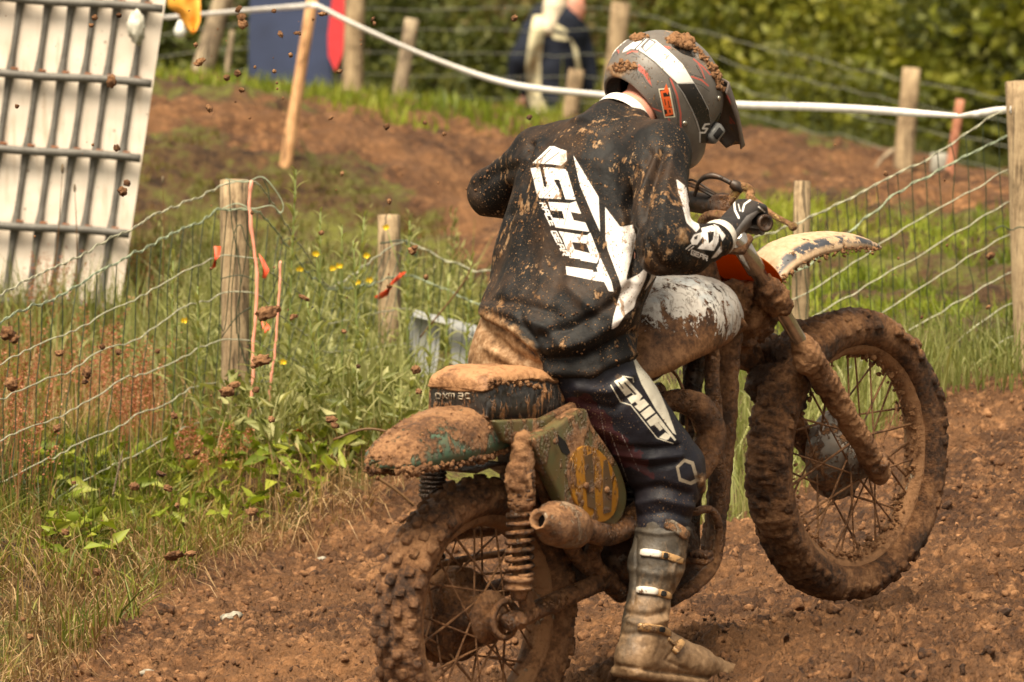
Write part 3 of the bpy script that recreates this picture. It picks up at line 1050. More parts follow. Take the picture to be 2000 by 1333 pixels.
# ------------------------------------------------------------------ wooden posts
def post_mesh(base, top, r, seed, seg=14, square=False, taper=0.9, flat_top=True):
    """Rough wooden post in world space from base to top."""
    rs = np.random.RandomState(seed)
    base, top = np.asarray(base, float), np.asarray(top, float)
    L = np.linalg.norm(top - base); n = 14
    x, y, d = frame_of(top - base)
    if square: seg = 16
    ang = np.linspace(0, 2 * math.pi, seg, endpoint=False) + rs.rand()
    prof = 1 + 0.05 * rs.normal(size=seg)
    if square:
        prof = 1 / np.maximum(np.abs(np.cos(ang)), np.abs(np.sin(ang))) ; prof = np.minimum(prof, 1.3)
    V = []
    rows = list(np.linspace(0, L, n)) + [L + 0.002]
    for k, z in enumerate(rows):
        rr = r * (1 - (1 - taper) * z / L) * (0.9 if k == n else 1)
        wob = 1 + 0.03 * np.sin(z * 9 + ang * 2 + seed)
        p = base + d * z + x * 0.006 * math.sin(z * 3 + seed)
        V.append(p + (rr * prof * wob)[:, None] * (np.cos(ang)[:, None] * x + np.sin(ang)[:, None] * y))
    V = np.concatenate(V)
    j = np.arange(seg); j2 = (j + 1) % seg
    Q = np.concatenate([np.stack([i * seg + j, i * seg + j2, (i + 1) * seg + j2, (i + 1) * seg + j], 1) for i in range(n)])
    V = np.vstack([V, base, top + d * (0.004 + 0 * r)])
    T = np.concatenate([np.stack([np.full(seg, len(V) - 2), j2, j], 1), np.stack([np.full(seg, len(V) - 1), n * seg + j, n * seg + j2], 1)])
    return V, [Q, T]

def post_at(px, top, bot, D, wpx, tilt=0.0, **kw):
    """Post seen at px (foot) with its top and foot rows; wpx = width in the photo."""
    b = P(px, bot, D); t = P(px + tilt, top, D)
    d = nrm(t - b)
    b = b - d * 0.45
    return b, t, wpx * 0.5 * D / FPX

def add_post(name, px, top, bot, D, wpx, tilt, mat, seed, label=None, cat='fence post', parent=None, square=False, group=None):
    b, t, r = post_at(px, top, bot, D, wpx, tilt)
    V, F = post_mesh(b, t, r, seed, square=square)
    if parent is not None:
        o = mk(name, V, F, mat, parent)
        if label: o['label'] = label
        return o
    o = mk(name, V, F, mat, label=label, category=cat)
    if group: o['group'] = group
    return o

# wire mesh fence: (px, D, rows of the line wires)
ROWS = [
 (-420, 16.9, [655, 735, 828, 915, 1005, 1095, 1190]),
 (0,   18.2, [578, 638, 712, 785, 861, 942, 1022]),
 (432, 19.75, [358, 408, 498, 572, 662, 736, 806]),
 (500, 19.75, [352, 412, 500, 575, 664, 738, 808]),
 (640, 20.7, [560, 572, 632, 690, 742, 795, 846]),
 (795, 21.3, [474, 536, 604, 672, 735, 790, 850]),
 (930, 21.3, [530, 590, 660, 722, 782, 840, 895]),
 (1250, 20.7, [500, 575, 650, 725, 790, 850, 915]),
 (1450, 20.3, [478, 560, 640, 700, 775, 850, 925]),
 (1572, 20.2, [437, 520, 575, 628, 700, 765, 850]),
 (1750, 20.3, [339, 384, 456, 526, 592, 665, 760]),
 (1966, 20.4, [216, 264, 330, 396, 461, 528, 595]),
 (2250, 20.6, [80, 140, 215, 290, 370, 440, 520]),
]
RIGHT_EXTRA = [(1572, 20.2, [930, 1000]), (1750, 20.3, [850, 930]), (1966, 20.4, [660, 722]), (2250, 20.6, [600, 680])]
LEFT_EXTRA = []

fence_root = empty('wire_fence', 'wire mesh fence on wooden posts bordering the track from left to right', 'wire fence', P(460, 880, 20))
M_WIRE = mat_plain('galvanised_wire', (0.42, 0.42, 0.31), 0.6, 0.1, 0.25, 60)
M_WIRE_TEAL = mat_plain('green_coated_wire', (0.33, 0.40, 0.28), 0.5, 0.1, 0.3, 40)
M_WIRE_GREEN = mat_plain('dark_green_wire', (0.035, 0.055, 0.025), 0.5, 0.1, 0.3, 40)

def smooth_rows(cols, k):
    return np.array([P(c[0], c[2][k], c[1]) for c in cols])

def kinked(pts, r, mat, name, amp=0.0026, per=0.055, n=None, parent=fence_root, seed=0, twist=False, seg=5):
    L = np.linalg.norm(np.diff(pts, axis=0), axis=1).sum()
    n = n or int(L / (per / 4)) + 8
    # straight between posts with slight sag
    t = np.linspace(0, 1, n)
    s = np.concatenate([[0], np.cumsum(np.linalg.norm(np.diff(pts, axis=0), axis=1))]); s /= s[-1]
    c = np.stack([np.interp(t, s, pts[:, i]) for i in range(3)], 1)
    for _ in range(6):
        c[1:-1] = (c[:-2] + c[1:-1] * 2 + c[2:]) / 4
    w = fbm(np.stack([t * L * 2.2 + seed * 7.1, t * 0, t * 0], 1), 3)
    c[:, 2] += w * 0.018
    k = np.arange(n) / 4.0 + seed
    c[:, 2] += amp * np.sin(k * math.pi + fbm(np.c_[t * L * 5 + seed, t * 0, t * 0], 2) * 2.5) * (0.6 + 0.6 * np.sin(k * 0.7))
    mb = MB()
    mb.add(*tube(c, r, seg))
    if twist:
        q = c.copy(); ph = np.arange(n) * 0.9
        q[:, 2] += np.cos(ph) * r * 2.4; q[:, 1] += np.sin(ph) * r * 2.4
        mb.add(*tube(q, r * 0.8, seg))
    V, F = mb.get()
    return mk(name, V, F, mat, parent), c

_lw = []
for k in range(7):
    pts = smooth_rows(ROWS, k)
    o, c = kinked(pts, 0.0022 if k else 0.0020, M_WIRE_TEAL if k == 1 else M_WIRE, 'line_wire', seed=k, twist=(k == 1 or k == 0))
    _lw.append(c)
for k in range(2):
    kinked(smooth_rows(RIGHT_EXTRA, k), 0.0020, M_WIRE, 'line_wire', seed=9 + k)

def wire_at(k, px):
    cols = ROWS
    xs = [c[0] for c in cols]
    if k < 7:
        y = np.interp(px, xs, [c[2][k] for c in cols]); D = np.interp(px, xs, [c[1] for c in cols])
    else:
        y = np.interp(px, [c[0] for c in RIGHT_EXTRA], [c[2][k - 7] for c in RIGHT_EXTRA]); D = np.interp(px, xs, [c[1] for c in cols])
    return P(px, y, D)

# upright stay wires, thin and bent; too fine to lift out one by one
mb = MB()
px = -400.0
_rs = np.random.RandomState(21)
while px < 2240:
    step = 21 if px < 520 else (16 if px < 1000 else (17 if px < 1560 else (15 + (px - 1560) * 0.045)))
    if 505 < px < 560: step = 17
    nk = 9 if px > 1580 else 7
    top = 0 if px > 560 else 1
    lean = -18 if px < 1000 else 10
    pts = []
    for k in range(top, nk):
        pts.append(wire_at(k, px + lean * (k - top) * (0.9 if 560 < px < 800 else 0.25) + _rs.normal() * 2.5))
    pts = np.array(pts)
    if nk == 7:
        d = pts[-1] - pts[-2]
        pts = np.vstack([pts, pts[-1] + d, pts[-1] + 2 * d])
    mb.add(*tube(pts, 0.0016, 4, False, n=len(pts) * 2))
    px += step
V, F = mb.get()
mk('stay_wires', V, F, M_WIRE_GREEN, fence_root, kind='stuff')

_p = add_post('post', 463, 352, 885, 19.95, 62, -4, M_POST, 1, 'thick cracked post with orange twine beside it', parent=fence_root)
add_post('post', 762, 421, 800, 21.5, 52, -2, M_POST, 2, 'split topped post with an orange ribbon', parent=fence_root)
add_post('post', 1556, 355, 965, 20.35, 38, 10, M_POST, 3, 'narrow pale post behind the front wheel', parent=fence_root)
add_post('post', 2012, 160, 735, 20.35, 62, -22, M_POST, 4, 'tall pale post at the right edge', parent=fence_root)
add_post('post', -420, 560, 1180, 16.8, 72, 0, M_POST, 5, parent=fence_root)

# loose wire loops round the thick post
for pts in ([(430, 410), (462, 398), (494, 408), (530, 402), (548, 416), (553, 400), (538, 372), (512, 346), (480, 356), (440, 350)],
            [(512, 346), (524, 372), (526, 400)],
            [(430, 545), (470, 538), (505, 552)], [(428, 632), (440, 636), (455, 470), (470, 440), (480, 470), (500, 500)],
            [(448, 352), (452, 430), (470, 540), (462, 640), (490, 740)], [(490, 600), (462, 620), (432, 660)]):
    q = np.array([P(x, y, 19.72) for x, y in pts])
    V, F = tube(q, 0.0017, 5, n=len(q) * 5)
    mk('wire_loop', V, F, M_WIRE_TEAL if pts[0][1] == 410 else M_WIRE_GREEN, fence_root)
_q = np.array([P(x, y, 21.1) for x, y in [(742, 476), (788, 470), (795, 480), (800, 492), (812, 500), (806, 486), (792, 476)]])
mk('wire_loop', *tube(_q, 0.003, 5, n=30), M_WIRE_GREEN, fence_root)
_q = np.array([P(x, y, 20.2) for x, y in [(1940, 450), (1958, 442), (1975, 450), (1990, 444), (2005, 446)]])
mk('wire_loop', *tube(_q, 0.0022, 5, n=24), M_WIRE_GREEN, fence_root)

# orange plastic twine
t = NT('orange_twine'); M_TWINE = t.fin(t.mix(t.noise(50), (0.84, 0.27, 0.18), (0.78, 0.40, 0.30)), 0.6)
M_RIBBON = mat_plain('red_orange_ribbon', (0.88, 0.10, 0.035), 0.5, var=0.1)
def twine(pts, D, r, label, mat=M_TWINE, name='twine', cat='twine', n=60, flat=0.35):
    q = np.array([P(x, y, D) for x, y in pts])
    c = catmull(q, n)
    c = c + 0.002 * np.stack([fbm(c * 60), fbm(c * 60 + 9), fbm(c * 60 + 4)], 1)
    rr = r * (1 + 0.35 * fbm(c * 40 + 3, 2))
    V, F = tube(c, rr, 6)
    return mk(name, V, F, mat, label=label, category=cat)
twine([(491, 352), (487, 400), (494, 470), (502, 540), (499, 620), (494, 680), (494, 740), (488, 800), (482, 860)], 19.62, 0.0055, 'frayed orange twine hanging down the right side of the thick post')
twine([(548, 510), (546, 560), (542, 620), (537, 690), (528, 750), (529, 800), (538, 840), (545, 872)], 19.6, 0.0042, 'thin orange twine hanging in the grass right of the thick post')
def ribbon(poly, D, label, thick=0.002):
    """Knotted strip of plastic, crumpled, with a real thickness."""
    q = [P(x, y, D + 0.03 * math.sin(i * 1.9)) for i, (x, y) in enumerate(poly)]
    n = len(q)
    c = np.mean(q, 0)
    V = np.array(q + [c + CF * 0.02] + [a + CF * thick for a in q] + [c + CF * (0.02 + thick)])
    T = []
    for i in range(n):
        j = (i + 1) % n
        T += [[i, j, n], [n + 1 + j, n + 1 + i, 2 * n + 1], [i, n + 1 + i, j], [j, n + 1 + i, n + 1 + j]]
    return mk('ribbon', V, np.array(T), M_RIBBON, label=label, category='ribbon')
ribbon([(418, 481), (432, 482), (429, 500), (420, 512), (422, 522), (412, 527), (419, 506)], 19.6, 'red orange ribbon tied left of the thick post')
ribbon([(505, 495), (516, 508), (526, 528), (519, 545), (512, 543), (514, 524)], 19.6, 'red orange ribbon tied right of the thick post')
ribbon([(510, 626), (521, 630), (528, 640), (525, 647), (518, 643), (520, 658), (515, 652)], 19.6, 'small red ribbon low on the orange twine')
ribbon([(731, 580), (750, 576), (762, 554), (780, 534), (795, 530), (786, 541), (768, 556), (757, 578), (740, 586)], 21.1, 'orange ribbon across the split post')
ribbon([(548, 840), (556, 837), (570, 842), (584, 839), (600, 846), (604, 852), (588, 852), (570, 848), (552, 852)], 19.4, 'orange ribbon lying in the grass at the foot of the twine')

# ------------------------------------------------------------------ far posts and stakes
G2 = 'old posts of the far fence'
add_post('post', 378, -30, 190, 34.8, 42, 66, M_POST_GREY, 11, 'grey far post leaning right near the orange flag', group=G2)
add_post('post', 438, 60, 180, 35.5, 11, 16, M_POST_GREY, 12, 'thin grey stick between the leaning post and navy banner', cat='stick')
add_post('post', 688, -60, 195, 35.0, 40, 6, M_POST, 13, 'upright brown far post against the navy banner', group=G2)
add_post('post', 775, 38, 215, 35.4, 30, 30, M_POST_GREY, 14, 'grey far post leaning right, right of the navy banner', group=G2)
add_post('post', 880, 212, 262, 35.6, 26, 0, M_POST, 15, 'short post stub on the crest left of the spectator', group=G2)
add_post('post', 1108, 137, 262, 36.0, 34, 18, M_POST, 16, 'short far post in front of the spectator', group=G2)
add_post('post', 1186, 6, 300, 37.0, 40, 26, M_POST, 17, 'tall far post between the spectator and the helmet', group=G2)
add_post('post', 1422, 262, 292, 36.5, 20, 0, M_POST, 18, 'short post stub right of the helmet visor', group=G2)
add_post('post', 1762, 134, 345, 33.8, 38, 18, M_POST, 19, 'squared pale far post crossed by the white tape', square=True, group=G2)
M_RSTAKE = mat_wood('reddish_stake', (0.50, 0.23, 0.14), (0.36, 0.14, 0.08))
add_post('stake', 1846, 196, 395, 31.5, 19, 30, M_RSTAKE, 20, 'thin reddish stake holding the tape near the right edge', cat='stake', square=True)
add_post('stake', 571, -12, 242, 29.6, 25, 41, M_STAKE, 21, 'orange pine stake leaning right that holds the white tape', cat='stake')
_b = P(1834, 322, 33.0)
mk('marker_board', *box(_b, CR, CF, CU, 0.042, 0.008, 0.06, 0.004), mat_plain('faded_white_board', (0.30, 0.29, 0.25), 0.7), label='small faded white board beside the reddish stake', category='board')
_q = np.array([P(1710, 332, 33.6), P(1722, 312, 33.6), P(1746, 292, 33.7)])
mk('stick', *tube(_q, 0.011, 6, n=10), M_POST_GREY, label='thin grey stick leaning on the squared far post', category='stick')

# wires of the far fence
fw = empty('far_fence_wires', 'faint line wires of the far fence across the hedge', 'fence wires', P(1200, 200, 37.5))
M_FARWIRE = mat_plain('grey_far_wire', (0.20, 0.21, 0.17), 0.7, 0.0)
for off in (0, 45, 92, 140, 185):
    q = np.array([P(-100, 60 + off, 36.5), P(300, 70 + off, 36.0), P(700, 20 + off * .9, 36.2), P(1190, 14 + off, 37.2), P(1480, 92 + off, 35.6), P(1770, 157 + off, 34.0), P(2150, 226 + off, 33.0)])
    kinked(q, 0.0026, M_FARWIRE, 'line_wire', per=0.25, parent=fw, seed=off)

# ------------------------------------------------------------------ white barrier tape
t = NT('white_tape')
_n = t.noise(7, 2)
_blue = t.rng(t.vor(13, t.map((1, 0.4, 2.5))), 0.10, 0.16, 1, 0)
M_TAPE = t.fin(t.mix(t.math('MULTIPLY', _blue, 0.55), t.ramp(t.noise(30), [(0.3, (0.66, 0.63, 0.60)), (0.7, (0.84, 0.82, 0.80))]), (0.25, 0.28, 0.52)), 0.45)
def tape_strip(pts, widths, name='tape', twist=0.9):
    widths = np.array(widths) * .82
    q = np.array([P(*p) for p in pts])
    qw = catmull(np.c_[q, widths], 120)
    c, w = qw[:, :3], qw[:, 3]
    T = np.gradient(c, axis=0); T /= np.linalg.norm(T, axis=1)[:, None]
    up = np.array([0, 0, 1.0])
    a = 0.35 + twist * fbm(np.c_[np.linspace(0, 6, 120), np.zeros(120), np.zeros(120)], 2)
    side = np.cos(a)[:, None] * up + np.sin(a)[:, None] * CF
    side -= T * (side * T).sum(1)[:, None]
    side /= np.linalg.norm(side, axis=1)[:, None]
    nn = np.cross(T, side) * 0.0006
    V = np.concatenate([c + side * w[:, None] / 2 + nn, c - side * w[:, None] / 2 + nn, c - side * w[:, None] / 2 - nn, c + side * w[:, None] / 2 - nn])
    i = np.arange(119); n = 120
    Q = np.concatenate([np.stack([i + k * n, i + 1 + k * n, i + 1 + ((k + 1) % 4) * n, i + ((k + 1) % 4) * n], 1) for k in range(4)])
    return V, Q
V, Q = tape_strip([(270, 38, 27.5), (330, 34, 28), (470, 22, 28.8), (606, 11, 29.5)], [.022, .024, .026, .030])
mk('barrier_tape', V, Q, M_TAPE, label='white tape running from behind the tank to the pine stake', category='barrier tape')
V, Q = tape_strip([(606, 11, 29.45), (624, 14, 29.4), (700, 52, 28.6), (850, 117, 27.3), (1000, 165, 25.9), (1180, 187, 24.5), (1310, 198, 23.5), (1450, 206, 22.6), (1600, 210, 22.0), (1740, 218, 21.4), (1870, 227, 20.9)],
                  [.032, .028, .026, .027, .030, .032, .032, .034, .034, .033, .020])
mk('barrier_tape', V, Q, M_TAPE, label='long white tape sagging from the pine stake to the reddish stake', category='barrier tape')
V, Q = tape_strip([(1868, 228, 20.9), (1900, 224, 20.7), (1940, 218, 20.5), (1975, 214, 20.3)], [.012, .026, .032, .026])
mk('barrier_tape', V, Q, M_TAPE, label='short end of white tape tied to the right post', category='barrier tape')

# orange flag and the bits beside it
t = NT('orange_flag_cloth'); M_FLAG = t.fin(t.ramp(t.noise(14, 3), [(0.3, (0.85, 0.33, 0.03)), (0.7, (0.95, 0.50, 0.08))]), 0.6, normal=t.bump(t.noise(25, 3), 0.006))
_o = [(330, -60), (328, 10), (352, 30), (362, 52), (378, 66), (391, 48), (392, 16), (388, -60)]
def cloth_patch(outline, D, mat, name, label, cat, amp=0.03, nx=16, ny=16, thick=0.003):
    """Rippled cloth whose rim follows an outline given as two side polylines."""
    left, right = outline
    ty = np.linspace(0, 1, ny)
    def along(pl):
        pl = np.array(pl, float); s = np.r_[0, np.cumsum(np.hypot(*np.diff(pl, axis=0).T))]; s /= s[-1]
        return np.stack([np.interp(ty, s, pl[:, 0]), np.interp(ty, s, pl[:, 1])], 1)
    L, R = along(left), along(right)
    V = []
    for j in range(ny):
        for i in range(nx):
            u = i / (nx - 1)
            x, y = L[j] * (1 - u) + R[j] * u
            V.append(P(x, y, D + amp * math.sin(u * 7 + ty[j] * 3) + amp * .5 * math.sin(u * 3 - ty[j] * 6)))
    V = np.array(V)
    i, j = np.meshgrid(np.arange(nx - 1), np.arange(ny - 1)); a = (j * nx + i).ravel()
    Q = np.stack([a, a + 1, a + nx + 1, a + nx], 1)
    o = mk(name, V, Q, mat, label=label, category=cat)
    m = o.modifiers.new('thickness', 'SOLIDIFY'); m.thickness = thick
    return o
cloth_patch(([(332, -70), (328, 14), (350, 28), (360, 50), (376, 66)], [(388, -70), (392, 10), (392, 40), (384, 60), (378, 66)]), 26.5, M_FLAG, 'flag', 'bright orange cloth flag hanging at the top left', 'flag', 0.02)
mk('light_bulb', *lathe(P(352, 40, 28), P(351, 76, 28), [(0, .008), (.02, .016), (.045, .027), (.07, .022), (.08, .004)], 12), mat_plain('pale_glass', (0.75, 0.78, 0.74), 0.15), label='pale round bulb hanging behind the orange flag', category='bulb')

# navy banner with red edge
M_NAVY = mat_plain('navy_fabric', (0.030, 0.045, 0.105), 0.75, var=0.12, scale=6)
M_RED = mat_plain('red_fabric', (0.62, 0.035, 0.045), 0.6, var=0.1)
M_BLACKC = mat_plain('black_trim', (0.02, 0.02, 0.025), 0.6)
ban = empty('banner', 'tall navy blue banner with a curved red edge behind the crest', 'banner', P(570, 205, 35.6))
def slab(poly, D, thick, mat, name, parent, dD=None):
    q = np.array([P(x, y, D if dD is None else D + dD(x, y)) for x, y in poly])
    n = len(q)
    V = np.vstack([q, q + CF * thick])
    i = np.arange(n); j = (i + 1) % n
    me = bpy.data.meshes.new(name)
    M = ROOTM[root_of(parent).name]; Mi = np.linalg.inv(M)
    V2 = V @ Mi[:3, :3].T + Mi[:3, 3]
    me.from_pydata(V2.tolist(), [], [list(range(n)), list(range(2 * n - 1, n - 1, -1))] + [[int(b), int(a), int(a) + n, int(b) + n] for a, b in zip(i, j)])
    me.update()
    return link(name, me, mat, parent)
slab([(497, -260), (668, -260), (672, 0), (650, 120), (648, 212), (484, 214), (486, 60)], 35.6, 0.03, M_NAVY, 'cloth', ban)
slab([(652, -260), (680, -260), (680, 40), (668, 110), (655, 140), (641, 110), (640, 70), (648, 0)], 35.55, 0.02, M_RED, 'red_edge', ban)
slab([(676, -260), (683, -260), (683, 40), (668, 150), (655, 205), (650, 204), (664, 130), (677, 40)], 35.58, 0.02, M_BLACKC, 'pole_sleeve', ban)

# white plastic boards lying in the weeds behind the fence
M_WPLAST = mat_plain('white_plastic_sheet', (0.50, 0.52, 0.54), 0.45, var=0.1, scale=9)
wb = empty('broken_panel', 'broken white plastic panel lying in the weeds behind the seat', 'plastic panel', P(860, 700, 21.6))
slab([(806, 604), (930, 636), (934, 650), (806, 618)], 21.55, 0.05, M_WPLAST, 'top_lip', wb)
slab([(802, 618), (860, 632), (856, 700), (848, 742), (800, 730), (792, 680)], 21.6, 0.03, M_WPLAST, 'face', wb)
slab([(872, 634), (934, 650), (944, 740), (890, 742)], 21.62, 0.03, M_WPLAST, 'face', wb)
wb2 = empty('plastic_sheet', 'folded white plastic sheet seen between tank and engine', 'plastic panel', P(1300, 790, 21.3))
slab([(1272, 712), (1332, 712), (1322, 780), (1284, 778), (1270, 745)], 21.3, 0.03, M_WPLAST, 'face', wb2, dD=lambda x, y: (x - 1300) * .004)
q = np.array([P(x, y, 20.8) for x, y in [(1428, 724), (1440, 750), (1438, 800), (1424, 850), (1436, 880), (1426, 925)]])
mk('plastic_strip', *tube(q, [.012, .022, .021, .02, .018, .006], 6, n=24), M_WPLAST, label='pale blue white plastic strip hanging on the fence left of the front wheel', category='plastic strip')
_q = np.array([P(x, y, 21.4) for x, y in [(1426, 862), (1440, 868), (1452, 872)]])
# pebble and pale scraps on the track
for (x, y, s, lab) in [(456, 1212, .028, 'pale grey stone lying on the brown track'), (290, 1322, .022, 'small white stone at the bottom edge of the track'), (628, 1098, .014, 'small buff stone at the edge of the bank')]:
    g = ground_hit(x, y)
    V, F = ICO2
    V = V * np.array([s, s * .8, s * .45]); V = V + V / s * (fbm(V * 60 + x, 3) * s * .6)[:, None] + g + np.array([0, 0, s * .3])
    mk('stone', V, F, mat_plain('stone_' + str(x), (0.34, 0.31, 0.25), 0.7, var=.35, scale=60), label=lab, category='stone')

# ------------------------------------------------------------------ tilted water tank in a cage
TD = 22.6
tank = empty('tank_cage', 'tilted white plastic tank in a galvanised steel cage at the left', 'caged tank', P(120, 600, TD))
def tp(u, v, w):
    """u across (0 = right edge), v down in cage rows, w depth behind the front."""
    x = 317 - 22.0 * v / 148.0 + u
    y = 18 + v + u * 0.075
    return P(x, y, TD + w)
t = NT('tank_plastic')
_c = t.ramp(t.noise(5, 4), [(0.3, (0.70, 0.60, 0.51)), (0.7, (0.82, 0.74, 0.65))])
_sp = t.rng(t.vor(16), 0.06, 0.10, 1, 0)
_sp = t.math('MAXIMUM', t.math('MULTIPLY', _sp, t.rng(t.noise(5, 2), 0.42, 0.55)), t.math('MULTIPLY', t.rng(t.vor(34), .10, .06), t.rng(t.noise(7, 2), .45, .55)))
_st = t.rng(t.noise(1.0, 5, 0.7, t.map((22, 22, 2.0))), 0.54, 0.70, 0, 0.55)
_c = t.mix(_st, _c, (0.42, 0.30, 0.18))
M_TANK = t.fin(t.mix(t.math('MULTIPLY', _sp, 0.8), _c, (0.20, 0.12, 0.07)), 0.45, normal=t.bump(t.noise(2.5, 3), 0.05, 0.6))
# bulging plastic body
nu, nv = 90, 60
us = np.linspace(-620, 4, nu); vv = np.linspace(-260, 590, nv)
BARS = [-28, -80, -124, -168, -214, -268, -322, -374, -428, -480, -535, -590]
bar_dark = np.array(BARS)
V = []
for v in vv:
    for u in us:
        k = np.min(np.abs(u - bar_dark)) / 22.0
        w = 0.001
        V.append(tp(u + (v - 148) * 0.0, v, w))
V = np.array(V)
i, j = np.meshgrid(np.arange(nu - 1), np.arange(nv - 1)); a = (j * nu + i).ravel()
Q = [np.stack([a, a + 1, a + nu + 1, a + nu], 1)]
n0 = len(V)
def rim(idx):
    return idx
edge = list(range(0, nu)) + [r * nu + nu - 1 for r in range(1, nv)] + [(nv - 1) * nu + c for c in range(nu - 2, -1, -1)] + [r * nu for r in range(nv - 2, 0, -1)]
back = V[edge] + CF * 0.85 - CR * 0.16
V = np.vstack([V, back])
m = len(edge)
e1 = np.array(edge); e2 = np.roll(e1, -1); b1 = n0 + np.arange(m); b2 = np.roll(b1, -1)
Q.append(np.stack([e2, e1, b1, b2], 1))
c = V[b1].mean(0)
V = np.vstack([V, c]); T = np.stack([np.full(m, len(V) - 1), b2, b1], 1)
mk('tank_body', V, [np.concatenate(Q), T], M_TANK, tank, smooth=False)
t = NT('galvanised_tube')
M_CAGE = t.fin(t.ramp(t.noise(18, 5, 0.7), [(0.3, (0.075, 0.070, 0.062)), (0.7, (0.17, 0.16, 0.145))]), 0.6, metal=0.1, normal=t.bump(t.noise(80, 3), 0.001))
M_RUST = mat_plain('rusty_weld', (0.22, 0.08, 0.03), 0.8)
for u0 in BARS:
    ls = np.linspace(-260, 590, 60)
    pts = np.array([tp(u0 - 8 + 16 * ((v + 12) % 148) / 148.0 * 0, v, -0.006) for v in ls])
    rr = 0.0105 + 0.006 * np.abs(np.cos(np.pi * (ls + 0) / 148.0)) ** 6
    V, F = tube(pts, rr, 8)
    mk('upright_bar', V, F, M_CAGE, tank)
for k, v in enumerate((-148, 0, 146, 292, 440, 586)):
    pts = np.array([tp(u, v + 2 * math.sin(u * .02), -0.038) for u in np.linspace(-620, 3 - (2 if k else 0), 24)])
    V, F = tube(pts, 0.0150, 10)
    mk('cross_bar', V, F, M_CAGE, tank)
    mb = MB()
    for u0 in BARS:
        mb.add(*tube([tp(u0 - 7, v - 9, -0.02), tp(u0 + 7, v - 9, -0.02)], 0.006, 6))
    mk('weld_seams', *mb.get(), M_RUST, tank, kind='stuff')
# scrap of clear film on the cage
_V, _F = ICO3
V = _V * np.array([.030, .018, .055]); V = V + V * (fbm(_V * 2.2, 3) * .4)[:, None] + tp(-45, 40, -0.07)
mk('plastic_bag', V, _F, mat_plain('milky_film', (0.62, 0.60, 0.52), 0.25, scale=50, bump=.004), label='crumpled milky plastic bag stuck to the top of the tank cage', category='plastic bag')
# ================================================================== motorcycle
BO = np.array([-0.08235294, 14.88790982, 0.33388921])      # rear axle
BA = nrm([0.64096827, 0.74544544, 0.18295021])             # forwards, front wheel lifted
BB = nrm([BA[1], -BA[0], 0])                               # to the rider's right
BC = np.cross(BB, BA)                                      # up
BF = 1.42

def W(a, b, c):
    return BO + BA * a + BB * b + BC * c

def wp(px, py, b):
    """Point of the plane b metres right of the bike's middle plane seen at a pixel."""
    o = P(px, py, 1.0) - C0
    t = ((BO + BB * b - C0) @ BB) / (o @ BB)
    return C0 + o * t

_M = np.eye(4)
_M[:3, 0] = BA; _M[:3, 1] = -BB; _M[:3, 2] = BC; _M[:3, 3] = W(0.0, 0, -0.30)
bike = empty('motorcycle', 'mud caked vintage motocross bike lifting its front wheel under the rider', 'motorcycle', M=_M)

M_TYRE = mat_coat('muddy_tyre', (0.05, 0.042, 0.034), 0.6, cover=0.92, light=-0.015)
M_TYRE_F = mat_mud('front_tyre_mud', -0.02, 0.6, 0.008)
M_RIM = mat_coat('muddy_rim', (0.46, 0.40, 0.30), 0.4, 0.1, cover=0.80, light=0.09)
M_METAL = mat_coat('muddy_alloy', (0.30, 0.28, 0.25), 0.4, 0.5, cover=0.72, light=0.0)
M_HUBF = mat_coat('front_hub_alloy', (0.20, 0.185, 0.165), 0.45, 0.3, cover=0.46, light=0.0)
M_MUDMETAL = mat_coat('caked_steel', (0.14, 0.09, 0.055), 0.35, 0.4, cover=0.86, light=0.0, wet=True)
M_WETMETAL = mat_coat('wet_brown_steel', (0.17, 0.085, 0.04), 0.25, 0.35, cover=0.62, light=-0.02, wet=True)
M_CHROME = mat_coat('fork_chrome', (0.60, 0.57, 0.53), 0.16, 0.9, cover=0.12, light=.03)
M_SPRING = mat_coat('dark_spring', (0.045, 0.030, 0.020), 0.35, 0.3, cover=0.55, light=-0.02, wet=True)
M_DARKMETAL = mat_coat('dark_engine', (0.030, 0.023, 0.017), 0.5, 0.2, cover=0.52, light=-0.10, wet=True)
M_SPOKE = mat_coat('muddy_spoke', (0.30, 0.22, 0.14), 0.4, 0.4, cover=0.8, light=0.04)
M_BLACKR = mat_coat('black_rubber', (0.018, 0.017, 0.017), 0.5, cover=0.30, light=0.02)
M_BLACKHOLE = mat_plain('flat_black', (0.006, 0.005, 0.005), 0.9)  # near black: inner shade of holes and slots as colour; also camera window
M_OLIVE_P = mat_coat('olive_paint', (0.088, 0.084, 0.038), 0.3, cover=0.50, scale=0.7, light=0.02, streak=2.2)
M_FENDER = mat_coat('green_fender_paint', (0.050, 0.115, 0.080), 0.3, cover=0.46, scale=1.0, light=0.03, streak=2.6, topness=0.13)
M_FFENDER = mat_coat('front_fender_paint', (0.040, 0.045, 0.060), 0.3, cover=0.36, scale=1.1, light=0.13, streak=1.5, topness=0.20)
M_YELLOW = mat_coat('amber_number_panel', (0.36, 0.160, 0.014), 0.28, cover=0.44, scale=0.9, light=-0.02, streak=3.0)
M_PBAR = mat_coat('dark_number_bar', (0.085, 0.055, 0.028), 0.4, cover=0.35, scale=1.0, light=-0.05)
M_SEAT_T = mat_coat('seat_top', (0.30, 0.18, 0.09), 0.6, cover=0.93, light=0.09)
M_ORANGE = mat_leaf('amber_plastic', [(0.0, (0.55, 0.16, 0.01)), (1.0, (0.80, 0.27, 0.02))], 0.25, 0.55)
M_GOLD = mat_coat('gold_lever', (0.50, 0.33, 0.13), 0.38, 0.5, cover=0.55, scale=1.6, light=0.07)

